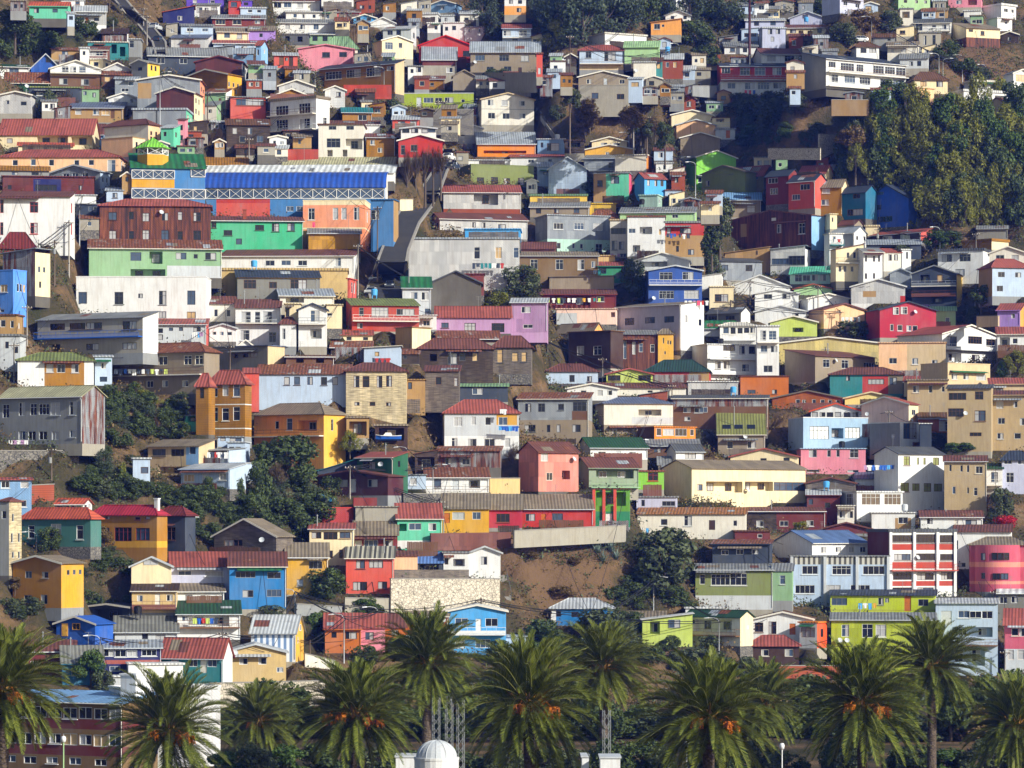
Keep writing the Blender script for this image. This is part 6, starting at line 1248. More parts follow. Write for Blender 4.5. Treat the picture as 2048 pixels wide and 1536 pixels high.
TREES = '''
30 78 72 62 e;62 108 62 66 e;105 86 50 60 e;168 78 52 45 e;98 112 62 50 e;10 118 42 62 e;135 100 60 50 u;222 54 30 20 o;262 70 30 20 o;25 238 55 46 y;95 237 36 58 o;133 236 46 62 b;185 246 36 20 e
492 434 62 52 e;584 434 66 58 e;1045 602 82 72 o;1000 618 60 32 y;1188 396 56 48 e;1150 375 26 28 o;1215 396 30 20 o
965 52 70 75 u;990 74 50 62 u;1080 62 62 72 u;1122 88 92 112 u;1166 92 100 122 u;1210 78 90 112 u;1112 102 60 62 y;1250 72 80 82 u;1296 66 62 82 e;1388 97 78 58 e;1382 42 60 62 u;1452 62 80 62 u;1500 52 60 62 u;1560 32 92 62 u;1602 22 80 50 u;1642 36 60 42 e;1340 60 60 70 u;1420 40 60 60 e;1180 50 70 60 u;1240 40 70 60 u
1366 223 54 72 c;1385 152 46 36 a;1412 132 62 46 e;1690 92 60 46 o;1726 62 60 42 a;1782 62 50 42 o;1872 42 62 42 e;1892 122 50 42 e;1922 152 60 42 e;1958 168 50 34 o;1762 86 30 24 e;1835 120 40 30 o
1782 226 62 66 e;1800 212 50 46 o;1500 242 62 52 o;1546 252 72 56 o;1510 287 62 36 g;1572 292 52 36 g;1612 242 62 42 b;1652 262 62 42 b;1542 214 46 32 o;1702 302 62 50 a;1742 294 62 52 a;1792 312 62 52 a;1652 332 62 28 a;1612 322 52 24 a;1480 215 50 30 o;1590 226 50 40 o;1560 318 50 25 a;1690 250 50 40 e;1730 250 50 40 e;1770 262 50 40 e;1830 262 60 50 e;1870 235 50 40 b;1905 232 60 46 b;1940 242 50 40 b
1190 222 60 50 b;1180 250 50 36 a;1232 266 62 42 a;1292 240 62 42 b;1262 256 52 42 a;1210 282 42 26 a;1310 272 42 32 a;1250 222 60 36 a;1330 300 36 60 e;1180 205 36 30 o;1215 230 50 36 a;1160 275 36 30 a;1290 285 40 26 b;1140 215 40 40 o;1100 215 50 20 a;1115 240 40 30 o;1430 560 40 60 o
1440 478 62 84 o;1424 512 52 62 e;1452 440 30 46 b
572 966 132 104 e;520 1012 56 90 e;632 1042 82 62 e;572 1052 92 62 e;545 992 56 72 b;512 1060 62 72 e;600 1078 82 56 e;660 990 46 38 e;290 812 62 30 y;316 872 24 56 b;246 974 30 46 y;170 987 72 40 e;202 1000 52 40 o;100 1100 52 46 e;207 1100 42 46 a;340 1120 50 46 o;380 1060 60 60 e;420 1090 50 46 e;240 900 50 40 e;270 870 60 46 e;350 840 50 40 e;220 850 40 30 e;240 1150 50 36 e;200 1140 50 36 e;300 1100 50 40 e;450 1050 50 46 e;470 1000 50 50 e;320 1000 60 40 e;400 1020 60 50 e;440 985 50 40 e;520 930 40 40 e
655 1198 82 62 e;640 1302 78 76 g;732 1232 62 36 g;880 1230 62 36 o;752 1240 40 30 o;862 1215 50 26 o;700 900 46 36 y;682 930 30 46 o
1326 1184 142 128 o;1090 1304 92 66 e;1192 1304 142 86 o;1252 1322 72 62 o;1150 1330 70 50 e;1402 1346 92 52 o;1452 1352 52 42 e;1492 1354 52 42 o;1340 1300 40 30 e;1300 1330 60 46 e;1360 1345 60 46 o;1270 1195 70 50 e;1230 1205 60 36 e;1350 1210 60 40 e;1395 1205 30 30 o
2002 1044 54 68 o;2012 1062 52 32 r;2032 742 52 38 y;2002 762 32 38 c;1265 592 52 74 e;1250 560 34 30 g;1280 596 36 40 e;1596 660 26 30 r;1700 676 60 34 o;1730 672 50 30 o;1950 660 40 46 e;1962 610 50 40 e;2010 622 62 40 e;1940 690 50 20 y;1900 492 50 30 g;1870 500 50 40 g;1800 520 40 30 o
276 1283 46 24 r;618 690 36 20 m;406 1276 62 28 y;182 1372 62 72 g;206 1392 52 52 o;594 316 36 58 b;712 316 42 58 b;756 316 42 46 a;815 388 32 92 b;832 384 36 96 b;850 378 38 92 b;866 372 34 82 b;882 366 34 72 b;440 302 42 52 b;414 308 46 52 b;470 312 32 32 y;786 112 36 28 y;776 246 62 50 o;742 243 36 36 o;702 243 32 32 e;986 172 46 34 e;1002 163 36 26 o;880 167 52 22 b;545 770 30 34 g;545 690 30 18 o;915 905 30 26 o;1905 905 40 20 g;1930 905 36 20 g;1600 1066 36 24 y;500 672 26 10 g;1025 938 40 56 b;660 270 30 30 o;790 250 40 34 o;930 600 30 26 b;690 700 26 22 a
90 1215 60 40 o;140 1215 60 36 e;60 1230 60 36 o;20 1235 50 40 o;180 1215 50 36 e;30 1180 30 26 a;540 1240 60 30 o;1060 1120 40 16 a;1150 1130 40 16 a;1120 1196 60 26 a;880 1320 60 40 o;800 1320 60 50 o;1000 1330 60 50 e;730 1330 60 40 e;1420 1300 50 30 o;1660 1310 50 30 o;1560 1310 50 30 o;1760 1340 60 40 e;2000 1340 60 40 o;1960 1340 40 50 a
560 1440 120 90 e;700 1450 120 90 e;900 1430 110 90 e;1000 1440 110 90 e;1130 1440 110 90 o;1300 1500 90 80 o;1500 1470 110 80 e;1620 1440 110 90 e;1780 1450 110 90 e;1900 1430 100 90 e;1980 1440 100 90 e;1940 1500 90 90 a;1210 1490 90 90 e;2040 1430 100 90 e;1680 1500 110 80 e;860 1500 100 80 e;590 1530 120 80 e;1090 1530 120 80 e;1340 1540 100 80 e;1560 1540 110 80 e;1850 1540 110 90 e;260 1550 90 60 y;150 1550 60 50 y;400 1555 60 40 y'''
TL = []
for q in TREES.replace('\n', ';').split(';'):
    if q.strip(): a = q.split(); TL.append((*map(float, a[:4]), a[4]))
rw = random.Random(11)                      # the wood on the right: rows of feathery trees with a few dark ones between
for row, (ya, n) in enumerate(((452, 9), (420, 11), (392, 13), (362, 14), (332, 13), (304, 11), (276, 8), (252, 6))):
    xl = 1838 if row == 0 else 1815 if row == 1 else 1690 if row < 4 else 1700 if row < 6 else 1760
    for i in range(n):
        x = xl+(2070-xl)*(i+rw.uniform(.1, .9))/n; TL.append((x, ya+rw.uniform(-10, 8), rw.uniform(44, 74), rw.uniform(62, 104), rw.choice('yyygyeygy' if row > 1 else 'eyeyy')))
for x, y, w, h, k in [(rw.uniform(-20, 2070), rw.uniform(-30, 2), rw.uniform(40, 80), rw.uniform(40, 60), rw.choice('euoe')) for _ in range(46)]:
    if not (230 < x < 300): TL.append((x, y, w, h, k))
for bx0, bx1, by0, by1, n in ((205, 390, 800, 885, 34), (165, 300, 890, 1005, 26), (430, 640, 960, 1090, 26), (330, 480, 985, 1110, 20), (175, 330, 1100, 1160, 10), (20, 260, 1195, 1245, 16), (1690, 1800, 260, 330, 14), (1470, 1680, 225, 300, 14), (1170, 1330, 215, 300, 16), (1200, 1380, 1185, 1290, 14)):  # scattered extra bushes; dark ones added to stand for the left ravine's shade
    for _ in range(n): TL.append((rw.uniform(bx0, bx1), rw.uniform(by0, by1), rw.uniform(26, 52), rw.uniform(20, 40), rw.choice('aoab') if bx0 in (1170, 1050) else rw.choice('eeeoeu')))
for i in range(27): TL.append((425+i*62+rw.uniform(-20, 20), 1512, rw.uniform(70, 110), rw.uniform(80, 120), rw.choice('eeoeeo')))
for i in range(26): TL.append((440+i*64+rw.uniform(-20, 20), 1575, rw.uniform(70, 110), rw.uniform(72, 100), rw.choice('eoeeog')))
TC = {}
for i, (x, y, w, h, k) in enumerate(TL):
    Y = push_back(x, y, .5) if y < 1400 else (386+random.uniform(0, 14) if y < 1560 else 325+random.uniform(0, 10)); p = at(x, y, Y)
    if y >= 1400: p.z = 0; h = (p.z-ZC)/Y*-F+YH-(y-h)
    nm, ds = TN[k]; hs = near(x, y-h*.4); key = (k, hs[6]); TC[key] = TC.get(key, 0)+1
    sz = 'small ' if h < 34 else 'large ' if h > 84 else ''
    if nm in ('tree', 'bush', 'shrub') and h < 40 and k in 'eo': nm = 'bush' if k == 'e' else 'shrub'; ds = ds.replace('tree', 'bush')
    if y < 4: lab = '%s on the hilltop at the top edge' % ds
    elif 1690 < x and 235 < y < 460: lab = '%s in the green wood on the slope' % ds
    elif y >= 1400: lab = '%s behind the row of palms' % ds
    else: lab = '%s%s by the %s' % (sz, ds, short(hs[6], 7))
    t = thing(nm, lab, nm.replace('_', ' '), p, random.uniform(0, 6.28), 'trees and bushes '+ds)
    s_ = Y/F; cm = CROWNS[k][i % 3]; c_ = link('crown', cm, t); c_.scale = (w*s_*1.22, w*s_*1.22, h*s_*1.1); c_.location.z = -h*s_*.07
    tr = link('trunk', TRUNKS[i % 4], t); b_ = (w+h)*.5*s_; tr.scale = (min(b_, h*s_), min(b_, h*s_), h*s_)
# undergrowth: low scrub that nobody could count
def scrub(name, mat, n, seed, brown):
    r = np.random.RandomState(seed); V = []; fy, fx = np.nonzero(FREE & (GY > 460) & (GY < 835) & (np.abs(GX) < GY*.155)); pick = r.choice(len(fx), n)
    for j in pick:
        x, y = GX[fy[j], fx[j]]+r.uniform(-.6, .6), GY[fy[j], fx[j]]+r.uniform(-.6, .6); z = ground(x, y)
        cl = math.sin(x*.13+1)*math.sin(y*.11)+math.sin(x*.05-y*.07)
        if (cl > .2) == brown and r.rand() < .8: continue
        m = 20; s_ = r.uniform(.5, 1.7); d = r.normal(size=(m, 3))*np.array([.55, .55, .35])*s_; p = np.array([x, y, z+.25*s_])+d; p[:, 2] = np.maximum(p[:, 2], z)
        u = r.normal(size=(m, 3)); u /= np.linalg.norm(u, axis=1)[:, None]; w = np.cross(u, r.normal(size=(m, 3))); w /= np.linalg.norm(w, axis=1)[:, None]
        a = r.uniform(.10, .26, (m, 1)); V.append(np.stack([p-u*a, p-w*a*.6, p+u*a, p+w*a*.6], 1))
    V = np.concatenate(V); o = link(name, npmesh(name, V.reshape(-1, 3), np.arange(len(V)*4).reshape(-1, 4), mat)); o['kind'] = 'stuff'
scrub('undergrowth', LM['o'], 16000, 1, False); scrub('dry_grass', LM['a'], 14000, 2, True)

# ---------------------------------------------------------------- palms
PALML = leafmat('palm leaflets', (.022, .044, .006), (.20, .22, .03), .14)
PALMR = plain('palm rachis', (.20, .20, .05), .5); PALMD = plain('palm petiole bases', (.38, .20, .03), .8, mott=.5)
FRUIT = plain('orange palm fruit', (.75, .22, .015), .5); g = N('palm trunk'); wv = g.n('TexVoronoi'); wv.inputs['Scale'].default_value = 5; g.l(g.coords((1, 1, 1.6)), wv.inputs[0])
g.base(g.mix(wv.outputs[0], (.16, .12, .09), (.045, .034, .026)), .95, .1); g.bump(wv.outputs[0], .8, .08); PTRUNK = g.m
def palm_crown(seed):
    r = random.Random(seed); V, F_ = [], []; RV = MB(); n = 178
    for i in range(n):
        az = i*2.39996+r.uniform(-.2, .2); t = (i+.5)/n; el = R(86-t*136+r.uniform(-8, 8)); ln = r.uniform(.88, 1.08)*(1.0 if t > .12 else .8)
        d0 = Vector((math.cos(az)*math.cos(el), math.sin(az)*math.cos(el), math.sin(el))); hor = Vector((math.cos(az), math.sin(az), 0)); side = Vector((-math.sin(az), math.cos(az), 0))
        m = 14; pts = [Vector((0, 0, 0))+hor*.06+Vector((0, 0, r.uniform(-.06, .04)))]; d = d0.copy(); droop = r.uniform(.075, .13)*(1.1 if el > .3 else .8)
        sw = side*r.uniform(-.03, .03)
        for k in range(m):
            pts.append(pts[-1]+d*(ln/m)); d = (d+Vector((0, 0, -droop*(.12+1.7*(k/m)**1.4)))+sw).normalized()
        RV.tube(pts[::2]+[pts[-1]], [.009-.007*q/7 for q in range(len(pts[::2])+1)], 4)
        nl = 62; tw = r.uniform(-.5, .5)
        for k in range(nl):
            q = .13+.87*(k+r.random()*.7)/nl; f = q*m; a = min(int(f), m-1); p = pts[a].lerp(pts[a+1], f-a); tan = (pts[a+1]-pts[a]).normalized(); sd_ = tan.cross(Vector((0, 0, 1)))
            sd_ = sd_.normalized() if sd_.length > .05 else side; up = sd_.cross(tan).normalized()
            ll = .158*math.sin(math.pi*min(1, .16+q*.80))**.7*r.uniform(.85, 1.1)
            for s_ in (-1, 1):
                dd = (tan*.82+sd_*s_*.56+up*(.34+r.uniform(-.14, .14))).normalized(); e = p+dd*ll+Vector((0, 0, -.04*ll*ll/.15)); wd = (tan*.5-sd_*s_*.5+up*.4*tw).normalized()*.0066
                b = len(V); V += [p-wd*.6, p+wd*.6, (p*.4+e*.6)+wd, e]; F_.append((b, b+1, b+2, b+3))
    return npmesh('crown', [tuple(v) for v in V], F_, PALML), RV.mesh('rachis', [PALMR], True)
PC = [palm_crown(s) for s in (1, 2, 3)]
def boss_mesh():
    m = MB(); r = random.Random(4); m.lathe([(.05, -.24), (.10, -.18), (.13, -.08), (.12, .02), (.06, .1)], 12)
    for i in range(70):
        a = i*2.4; z = -.2+.26*(i/70); q = Vector((math.cos(a)*.11, math.sin(a)*.11, z)); m.tube([q, q+Vector((math.cos(a)*.16, math.sin(a)*.16, .13))], [.016, .006], 4)
    return m.mesh('petiole_bases', [PALMD], True)
def fruit_mesh(seed):
    m = MB(); r = random.Random(seed); m.tube([(0, 0, 0), (.0, -.10, .05), (0, -.17, 0)], [.012, .01, .008], 5)
    for i in range(26):
        d = Vector((r.uniform(-.08, .08), -.17+r.uniform(-.06, .05), 0)); e = d+Vector((r.uniform(-.03, .03), r.uniform(-.03, .02), -r.uniform(.06, .14)))
        m.tube([(0, -.17, 0), d, e], .004, 4)
        for k in range(5):
            c = d.lerp(e, (k+1)/5)+Vector((r.uniform(-.01, .01), r.uniform(-.01, .01), 0)); s_ = .011; b = len(m.v)
            m.v += [tuple(c+Vector(q)*s_) for q in ((1, 0, 0), (0, 1, 0), (-1, 0, 0), (0, -1, 0), (0, 0, 1.3), (0, 0, -1.3))]
            for t_ in ((0, 1, 4), (1, 2, 4), (2, 3, 4), (3, 0, 4), (1, 0, 5), (2, 1, 5), (3, 2, 5), (0, 3, 5)): m.f.append(tuple(b+i_ for i_ in t_)); m.mi.append(0)
    return m.mesh('fruit_cluster', [FRUIT], True)
BOSS = boss_mesh(); FR = [fruit_mesh(i) for i in range(2)]
PALMS = [(5, 1372, 138, 3, 'large fruiting palm cut by the frame edge beside the beige and dark red building'), (335, 1458, 124, 3, 'large palm with two orange fruit clusters in front of the blank white wall building'), (518, 1440, 92, 1, 'smaller palm between the blank white wall building and the big fruiting palm'),
    (712, 1424, 130, 4, 'broad palm with several orange fruit clusters below the peeling white wall'), (853, 1322, 112, 0, 'tall palm with a visible trunk below the sky blue gable house'), (1058, 1402, 142, 2, 'broad palm with a small orange fruit cluster beside the tall palm with olive trees behind'),
    (1207, 1330, 108, 0, 'tall palm in front of the olive trees below the cerulean house'), (1418, 1430, 142, 3, 'broad palm with bright orange fruit beside a white street lantern'), (1528, 1402, 88, 0, 'smaller palm half behind the broad fruiting palm and white lantern'),
    (1724, 1402, 134, 3, 'broad palm with dull orange fruit below the acid green lower house'), (1863, 1330, 114, 0, 'tall palm with visible trunk below the pale blue bay house on posts'), (2034, 1446, 114, 0, 'palm cut by the frame edge beside the tall palm by the bay house'), (135, 1560, 74, 0, 'small palm whose tips show at the lower edge by the beige and dark red building')]
for i, (x, y, rp, nf, lab) in enumerate(PALMS):
    rad = 5.35+(i*37 % 7)*.06; Y = min(F*rad/rp/1.09, 366); rad = rp*1.09*Y/F; p = at(x, y, Y); p.z = 0
    t = thing('palm_tree', lab, 'palm tree', p, i*1.3, 'palm trees along the front street'); hz = at(x, y, Y).z
    cv, rv = PC[i % 3]; c_ = link('crown', cv, t); c_.location.z = hz; c_.scale = (rad*(1+.05*math.sin(i*2.1)), rad, rad*(1+.09*math.sin(i*1.7))); c_.rotation_euler = (.07*math.sin(i*3.1), .08*math.cos(i*2.3), i*.9); r_ = link('rachis', rv, c_)
    b_ = link('petiole_bases', BOSS, t); b_.location.z = hz; b_.scale = (rad*1.1,)*3
    m = MB(); m.tube([(0, 0, -.5), (0, 0, .6), (.05, 0, hz*.5), (0, 0, hz-.7)], [.62, .46, .40, .44], 14); m.obj('trunk', PTRUNK, t, True)
    for k in range(nf):
        f = link('fruit_cluster', FR[k % 2], t); a = -i*1.3+R([-35, 30, 80, -80][k]+i*7 % 20); f.location = (math.sin(a)*1.15, -math.cos(a)*1.15, hz-.15-.2*(k % 3)); f.rotation_euler.z = a; f.scale = (rad*(.88+.25*(k % 2)),)*3

# ---------------------------------------------------------------- poles, lamps and cables
CONC = plain('weathered pole', (.34, .31, .27), .9, .1); WOODP = plain('pole timber', (.16, .12, .09), .95, .1); GALV = plain('galvanised lamp post', (.42, .44, .46), .5, .5)
LAMPH = plain('lamp housing', (.7, .7, .7), .4, .5, mott=.1)
POLES = '219 -5 22;287 15 62;294 30 97;415 183 262;498 275 327;688 20 67;708 47 92;876 200 254;886 200 262;960 195 257;808 268 312;1267 225 288;1294 232 292;77 486 520;138 440 530;109 480 572;54 610 692;28 685 768;755 412 535;716 488 597;900 612 660;945 610 665;1095 680 742;1205 715 778;1461 600 648;1756 455 502;1952 465 562;1680 620 682;1651 695 764;1636 570 640;103 895 967;887 1010 1080;1335 775 838;1344 768 838;1778 820 897;445 1262 1364;365 1278 1330;309 1262 1310;542 1260 1358;962 1195 1302;1181 1225 1290;1573 1140 1218;1140 70 282;940 190 240;617 680 772;655 1370 1372;1040 600 640;830 560 602;620 1280 1330;1610 1090 1150;1500 560 610;1990 1180 1250;1390 880 960;880 1000 1082;460 690 760;330 690 760;700 930 1000;1720 1240 1300;2010 1300 1360'
LAMPS = '320 145 262;477 265 318;630 145 182;592 195 262;735 55 118;768 135 198;1125 55 98;1247 48 88;1340 78 178;1358 88 142;1258 265 332;1360 315 378;1391 325 400;1743 33 88;1630 10 30;1878 108 154;1886 118 158;1925 110 168;1972 130 164;159 405 492;820 555 605;1880 455 505;1950 580 655;369 1035 1108;73 1065 1104;815 895 958;200 1272 1345;688 1230 1335;755 1215 1306;1307 1155 1226;1438 1237 1330;590 1180 1230;866 930 1000;1272 880 915;930 597 660'
PT = []
def spot(x, yt, yb):
    Y = push_back(x, yb, .35, 2); p = at(x, yb, Y); return p, max(2.5, (yb-yt)*Y/F)
for i, q in enumerate(POLES.split(';')):
    x, yt, yb = map(float, q.split()); 
    if yb-yt < 8: continue
    p, h = spot(x, yt, yb); hs = near(x, (yt+yb)/2)
    t = thing('utility_pole', 'slim grey utility pole standing by the '+short(hs[6], 8), 'utility pole', p, random.uniform(-.5, .5), 'utility poles on the hillside')
    m = MB(); m.tube([(0, 0, -2.5), (0, 0, h)], [.15, .09], 8); m.obj('shaft', CONC if i % 3 else WOODP, t, True)
    if h > 4:
        m = MB(); m.box(-.8, .8, -.06, .06, h-.5, h-.38); m.tube([(-.5, .07, h-.45), (0, .1, h-1.1)], .03, 4); m.tube([(.5, .07, h-.45), (0, .1, h-1.1)], .03, 4); ca = m.obj('crossarm', WOODP, t)
        for k in (-.7, -.25, .25, .7): m = MB(); m.lathe([(.05, h-.38), (.06, h-.3), (.03, h-.26), (.05, h-.2), (.0, h-.18)], 8, c=(k, 0)); m.obj('insulator', paint('offwhite'), ca)
        if i % 5 == 0: m = MB(); m.lathe([(.0, h-2.2), (.24, h-2.2), (.24, h-1.4), (.0, h-1.35)], 10, c=(0, -.35)); m.obj('transformer', paint('grey'), t)
    PT.append((x, yt, p, h))
for i, q in enumerate(LAMPS.split(';')):
    x, yt, yb = map(float, q.split()); p, h = spot(x, yt, yb); hs = near(x, (yt+yb)/2)
    t = thing('street_lamp', 'pale street lamp with curved arm by the '+short(hs[6], 8), 'street lamp', p, random.choice([-.3, .2, 2.9, 3.4]), 'street lamps on the hillside')
    m = MB(); m.tube([(0, 0, -2.5), (0, 0, h-.7)], [.10, .07], 8); m.obj('pole', GALV, t, True)
    m = MB(); m.tube([(0, 0, h-.72), (.05, 0, h-.3), (.35, 0, h), (1.0, 0, h+.12), (1.6, 0, h+.1)], .045, 6); a = m.obj('arm', GALV, t, True)
    m = MB(); m.hexa([(1.5, -.13, h+.02), (2.2, -.11, h+.0), (2.2, .11, h+.0), (1.5, .13, h+.02), (1.55, -.10, h+.18), (2.15, -.05, h+.10), (2.15, .05, h+.10), (1.55, .10, h+.18)]); m.obj('lamp_head', LAMPH, t)
    PT.append((x, yt, p, h))
def cable(a, b, sag, rad, lab, grp):
    a, b = Vector(a), Vector(b); n = 10; pts = []
    for i in range(n+1): s_ = i/n; q = a.lerp(b, s_); q.z -= sag*4*s_*(1-s_); pts.append(q-a)
    m = MB(); m.tube(pts, rad, 4, cap=False); me = m.mesh('cable', [wire_m()]); return thing('cable', lab, 'cable', a, 0, grp, me)
done = set(); rc_ = random.Random(5)
for i, (x, y, p, h) in enumerate(PT):
    c_ = sorted([(abs(x-q[0])+1.3*abs(y-q[1]), j) for j, q in enumerate(PT) if j != i and 30 < abs(x-q[0]) < 260 and abs(y-q[1]) < 90])
    for _, j in c_[:2]:
        if (j, i) in done or (i, j) in done: continue
        done.add((i, j)); q = PT[j]; A, B = p+Vector((0, 0, h-.2)), q[2]+Vector((0, 0, q[3]-.2)); hs = near((x+q[0])/2, (y+q[1])/2)
        for k in range(2): cable(A+Vector((.3*k, 0, -.35*k)), B+Vector((.3*k, 0, -.35*k)), (B-A).length*rc_.uniform(.02, .045), .055, 'thin black cable strung between poles above the '+short(hs[6], 6), 'cables between the poles')
    for _ in range(2):
        hs = rc_.choice([q for q in sorted(HOUSES, key=lambda h_: abs(h_[0]-x)+abs(h_[4]-y))[1:9]]); B = at(hs[0]+rc_.uniform(-.4, .4)*(hs[3]-hs[2]), hs[4], hs[7])
        if (B-p).length < 60: cable(p+Vector((0, 0, h-.3)), B, (B-p).length*.04, .038, 'thin black service cable from a pole to the '+short(hs[6], 7), 'service cables to the houses')

# ---------------------------------------------------------------- stairs
def stairs(x0, y0, x1, y1, wid, lab):
    p, q = at(x0, y0, push_back(x0, y0)), at(x1, y1, push_back(x1, y1)); d = q-p; n = max(4, int(abs(d.z)/.2)); a = math.atan2(d.y, d.x); ln = math.hypot(d.x, d.y)
    t = thing('outdoor_stairs', lab, 'stairs', p, a, 'stairs on the hillside'); m = MB()
    for i in range(n): m.box(ln*i/n, ln*(i+1)/n, -wid/2, wid/2, d.z*i/n-1.0, d.z*(i+1)/n)
    m.obj('steps', KERB, t); m = MB()
    for s_ in (-1, 1):
        m.tube([(0, s_*wid/2, .95), (ln, s_*wid/2, d.z+.95)], .04, 5)
        for i in range(0, n+1, 6): m.tube([(ln*i/n, s_*wid/2, d.z*i/n-.2), (ln*i/n, s_*wid/2, d.z*i/n+.95)], .03, 4)
    m.obj('handrail', paint('darkgrey'), t)
for a in ((1118, 276, 1088, 232, 2.4, 'long concrete stairs climbing past the cream two storey house'), (1104, 228, 1120, 190, 2.4, 'upper concrete stairs climbing to the parked vans'), (935, 262, 880, 226, 2.0, 'stairs beside the dark stone wall under the lime green house'), (236, 398, 222, 372, 1.8, 'steps beside the long peach building'), (1010, 1196, 1000, 1150, 1.8, 'narrow steps beside the large pale stone wall')): stairs(*a)
# ---------------------------------------------------------------- cars
RUB = plain('tyre rubber', (.02, .02, .02), .8); RIM = plain('wheel rim', (.45, .46, .48), .35, .5, .6); GLS = glass('dark')
def car(x, y, col, rz, lab, van=False, Y=None):
    Y = Y or push_back(x, y, 1.2, 0); p = at(x, y, Y); t = thing('van' if van else 'parked_car', lab, 'van' if van else 'car', p+Vector((0, 0, .05)), R(rz), 'vehicles parked on the hillside')
    pm = MATS.get('car '+col) or plain('car '+col, lin(PAL[col]), .25, .6, .2, .08); hl = 2.1; hw = .86; ht = 1.95 if van else 1.46
    pr = [(-hl, .38, .78, 1), (-hl+.1, .3, .86, 1), (-hl+.95, .28, .95, 1), (.55, .28, .98, 1), (hl-.25, .3, .96, 1), (hl, .4, .85, .96)]
    m = MB(); L_ = []
    for (a, z0, z1, k) in pr: L_.append([(a, -hw*k*.96, z0), (a, -hw*k, (z0+z1)/2), (a, -hw*k*.93, z1), (a, hw*k*.93, z1), (a, hw*k, (z0+z1)/2), (a, hw*k*.96, z0)])
    for A, B in zip(L_, L_[1:]):
        for i in range(6): m.face([A[i], A[(i+1) % 6], B[(i+1) % 6], B[i]])
    m.face(L_[0][::-1]); m.face(L_[-1])
    ra, rb_ = (-.85, hl-.2) if van else (-.35, 1.25)
    m.hexa([(ra, -hw*.72, ht-.06), (rb_, -hw*.72, ht-.06), (rb_, hw*.72, ht-.06), (ra, hw*.72, ht-.06), (ra+.1, -hw*.66, ht), (rb_-.08, -hw*.66, ht), (rb_-.08, hw*.66, ht), (ra+.1, hw*.66, ht)])
    fa, fb = (-1.25, hl-.05) if van else (-1.1, 1.85)
    for sx, tx in ((fa, ra), (fb, rb_)):
        for s_ in (-1, 1): m.tube([(sx, s_*hw*.88, .95), (tx, s_*hw*.70, ht-.04)], .04, 4)
    for s_ in (-1, 1): m.tube([(.35, s_*hw*.90, .96), (.35, s_*hw*.71, ht-.04)], .04, 4)
    m.obj('body', pm, t, False)
    w = MB(); q = [(fa+.02, -hw*.88, .95), (fb-.02, -hw*.88, .95), (fb-.02, hw*.88, .95), (fa+.02, hw*.88, .95), (ra, -hw*.70, ht-.05), (rb_, -hw*.70, ht-.05), (rb_, hw*.70, ht-.05), (ra, hw*.70, ht-.05)]; w.hexa(q); w.obj('windscreen', GLS, t)
    for ax_ in (-1.3, 1.3):
        for s_ in (-1, 1):
            m = MB(); m.tube([(ax_, s_*(hw-.17), .31), (ax_, s_*(hw+.02), .31)], .31, 14); wo = m.obj('wheel', RUB, t); m = MB(); m.tube([(ax_, s_*(hw+.0), .31), (ax_, s_*(hw+.035), .31)], .18, 10); m.obj('rim', RIM, wo)
    for s_ in (-1, 1):
        m = MB(); m.box(-hl-.015, -hl+.1, s_*.62-.16, s_*.62+.16, .62, .76); m.obj('headlight', LAMPH, t)
        m = MB(); m.box(hl-.1, hl+.012, s_*.66-.12, s_*.66+.12, .62, .78); m.obj('tail_light', paint('darkred'), t)
    m = MB(); m.box(-hl-.03, -hl+.0, -.7, .7, .36, .5); m.obj('bumper', paint('darkgrey'), t)
for a in ((570, 135, 'red', 200, 'bright red car parked beside the coral garage'), (312, 62, 'lightgrey', 250, 'silver car parked on the steep street near the hilltop'), (320, 88, 'darkslate', 250, 'dark car parked below the silver car on the steep hilltop street'),
          (592, 158, 'navy', 75, 'dark blue van parked beside the ochre house', True), (1104, 158, 'white', 20, 'white van parked by the tall utility pole beside the taupe house', True), (1114, 138, 'darkgrey', 60, 'dark grey car behind the white van'), (1130, 128, 'lightgrey', 40, 'silver car farthest up the parking spot by the narrow coral street front'),
          (743, 592, 'lightgrey', 80, 'silver car parked facing down the street above the brick red house'), (752, 566, 'zinc', 80, 'grey blue car parked behind the silver car on the street'), (781, 579, 'darkslate', 85, 'dark car parked opposite the silver cars on the street'),
          (716, 872, 'black', 170, 'black car under the open carport', False, None), (1716, 86, 'lightgrey', 10, 'silver car parked above the long white balcony house'), (896, 322, 'white', 70, 'white car at the top of the narrow street between bare trees'), (905, 340, 'darkslate', 70, 'dark car on the narrow street beside the olive green house'),
          (640, 1008, 'skyblue', 165, 'pale blue old car in the yard above the red metal fence'), (1648, 778, 'lightgrey', 5, 'silver car on the terrace beside the teal and red house'), (1931, 572, 'lightgrey', 120, 'silver car by the dark balcony house with yellow end'), (1500, 92, 'white', 10, 'white car on the road behind the garden palm')):
    car(*a)

